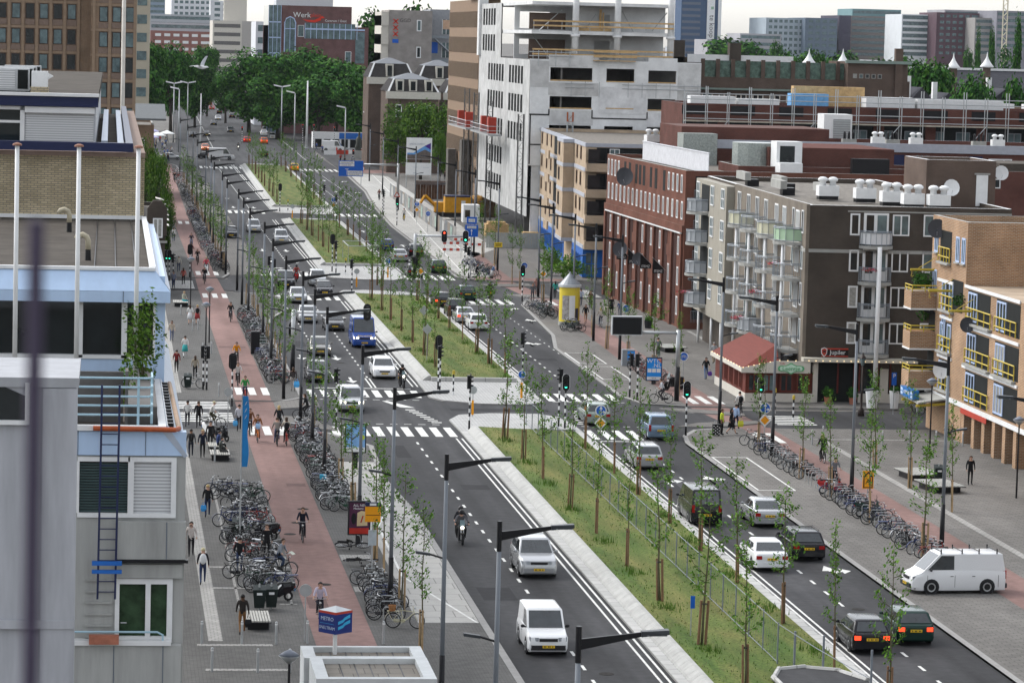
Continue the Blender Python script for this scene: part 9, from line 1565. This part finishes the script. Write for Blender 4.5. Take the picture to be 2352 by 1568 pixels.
t = thing('plank_fence','pale grey plank fence with ivy left of the blue shopfront','fence',(46.6,402,PZ));b = MB();[b.box(.3*k,.3*k+.27,0,.06,0,1.9) for k in range(26)];b.build('planks',mat('grey_planks',(.36,.37,.34),.85,var=.12),t);MB().box(0,7.8,.07,.14,1.4,1.55).build('rail',timber,t)
for i,(x,y,w,h) in enumerate(((49.2,425,3,1.6),(52.0,410,4,1.2))): tag(MB().box(0,w,0,2.5,0,h).box(.3,w-.4,.2,2.2,h,h+.3).build('timber_stack',timber,None,(x,y,PZ)),['stack of pale timber boards under the concrete shell','low stack of pale boards beside the plank fence'][i],'timber stack')
car('bigvan','white',49.5,726,0,'white van parked among the kiosks right of the white mast','vehicles on the far square',rz=R(80),yoff=False);car('mpv','white',39.5,800,0,'white car left of the white mast by the elms','vehicles on the far square');car('wagon','grey',31,845,0,'grey estate car in the far square lane','vehicles on the far square')
for i in range(5): tag(MB().box(-1.3,1.3,-.05,.05,.2,1.1).build('barrier',[white,redp][i % 2],None,(47+2.9*i,700+4*i,0)),['white','red','white','red','white'][i]+' site barrier panel on the far square, %s from the left' % ORD[i].replace('nearest','first'),'barrier','barrier panels on the far square')
for i,(u,v) in enumerate(((345,278),(362,286),(386,290),(352,298))):
    x,z = at(u,v,735);t = thing('market_parasol','white market parasol over the far left crowd, %s from the left' % ORD[i].replace('nearest','first'),'parasol',(x,720+14*i,0),0,'white market parasols');MB().lathe([(1.8,2.4),(1.75,2.5),(.06,3.2)],(0,0,0),8).build('canopy',white if i % 3 else mat('pale_violet',(.4,.38,.6),.7),t);MB().lathe([(.04,0),(.04,3.2)],(0,0,0),6).build('pole',galv,t)
t = thing('statue','dark bronze statue on a plinth before the grey kiosk','statue',(52.2,690,0));MB().box(-.9,.9,-.9,.9,0,1.6).build('plinth',conc,t);MB().rings([[(rx*math.cos(6.283*k/10)+dx,rx*.8*math.sin(6.283*k/10),z) for k in range(10)] for rx,z,dx in ((.6,1.6,0),(.7,2.3,0),(.5,3.2,.1),(.65,4.0,.1),(.3,4.5,.15),(.15,4.7,.15),(.28,5.0,.2),(.22,5.3,.2),(.05,5.45,.2))]).build('figure',mat('bronze',(.06,.065,.055),.5,.3,var=.2),t,smooth=True)
gx,gz_ = at(462,155,112);t = thing('gull','white gull with raised dark-tipped wing flying above the avenue','gull',(gx,112,gz_),R(0));gw = mat('gull_white',(.70,.71,.72),.8,var=.04);gg = mat('gull_grey',(.42,.44,.46),.8)
MB().rings([[(x,ry*math.cos(6.283*k/8),z+rz_*math.sin(6.283*k/8)) for k in range(8)] for x,ry,rz_,z in ((-.24,.01,.008,.02),(-.17,.05,.02,.015),(-.06,.06,.05,0),(.06,.07,.06,-.005),(.14,.045,.045,.0),(.18,.035,.036,.012),(.215,.03,.03,.012),(.235,.012,.012,.008),(.27,.003,.004,-.004))]).build('body',gw,t,smooth=True)
def wing(pts): b = MB();b.rings([[(x+dx,y,z+dz) for dx,dz in ((-c,0),(0,.012),(c*.6,0),(0,-.008))] for x,y,z,c in pts]);return b
wing([(.04,.02,.03,.08),(.08,.10,.16,.085),(.14,.16,.28,.07),(.20,.2,.38,.045)]).build('wing',gg,t);wing([(.20,.2,.38,.045),(.25,.22,.46,.02),(.27,.22,.50,.004)]).build('wing_tip',black,t);wing([(.02,-.02,.02,.08),(-.12,-.25,.06,.08),(-.26,-.42,.05,.05),(-.40,-.55,.03,.01)]).build('wing',gw,t)
z = MB().box(-1600,2600,-8,2600,-1.2,125).build('haze',mat('haze_air',(.8,.85,.9),var=0));z['kind'] = 'stuff';tag(z,'thin pale town haze over the whole street','haze')
m = MATS['haze_air'];n = m.node_tree;out = n.nodes['Material Output'];n.nodes.remove(n.nodes['Principled BSDF']);pv = n.nodes.new('ShaderNodeVolumePrincipled');pv.inputs['Color'].default_value = (.86,.92,1,1);pv.inputs['Density'].default_value = .00002;n.links.new(pv.outputs[0],out.inputs['Volume'])
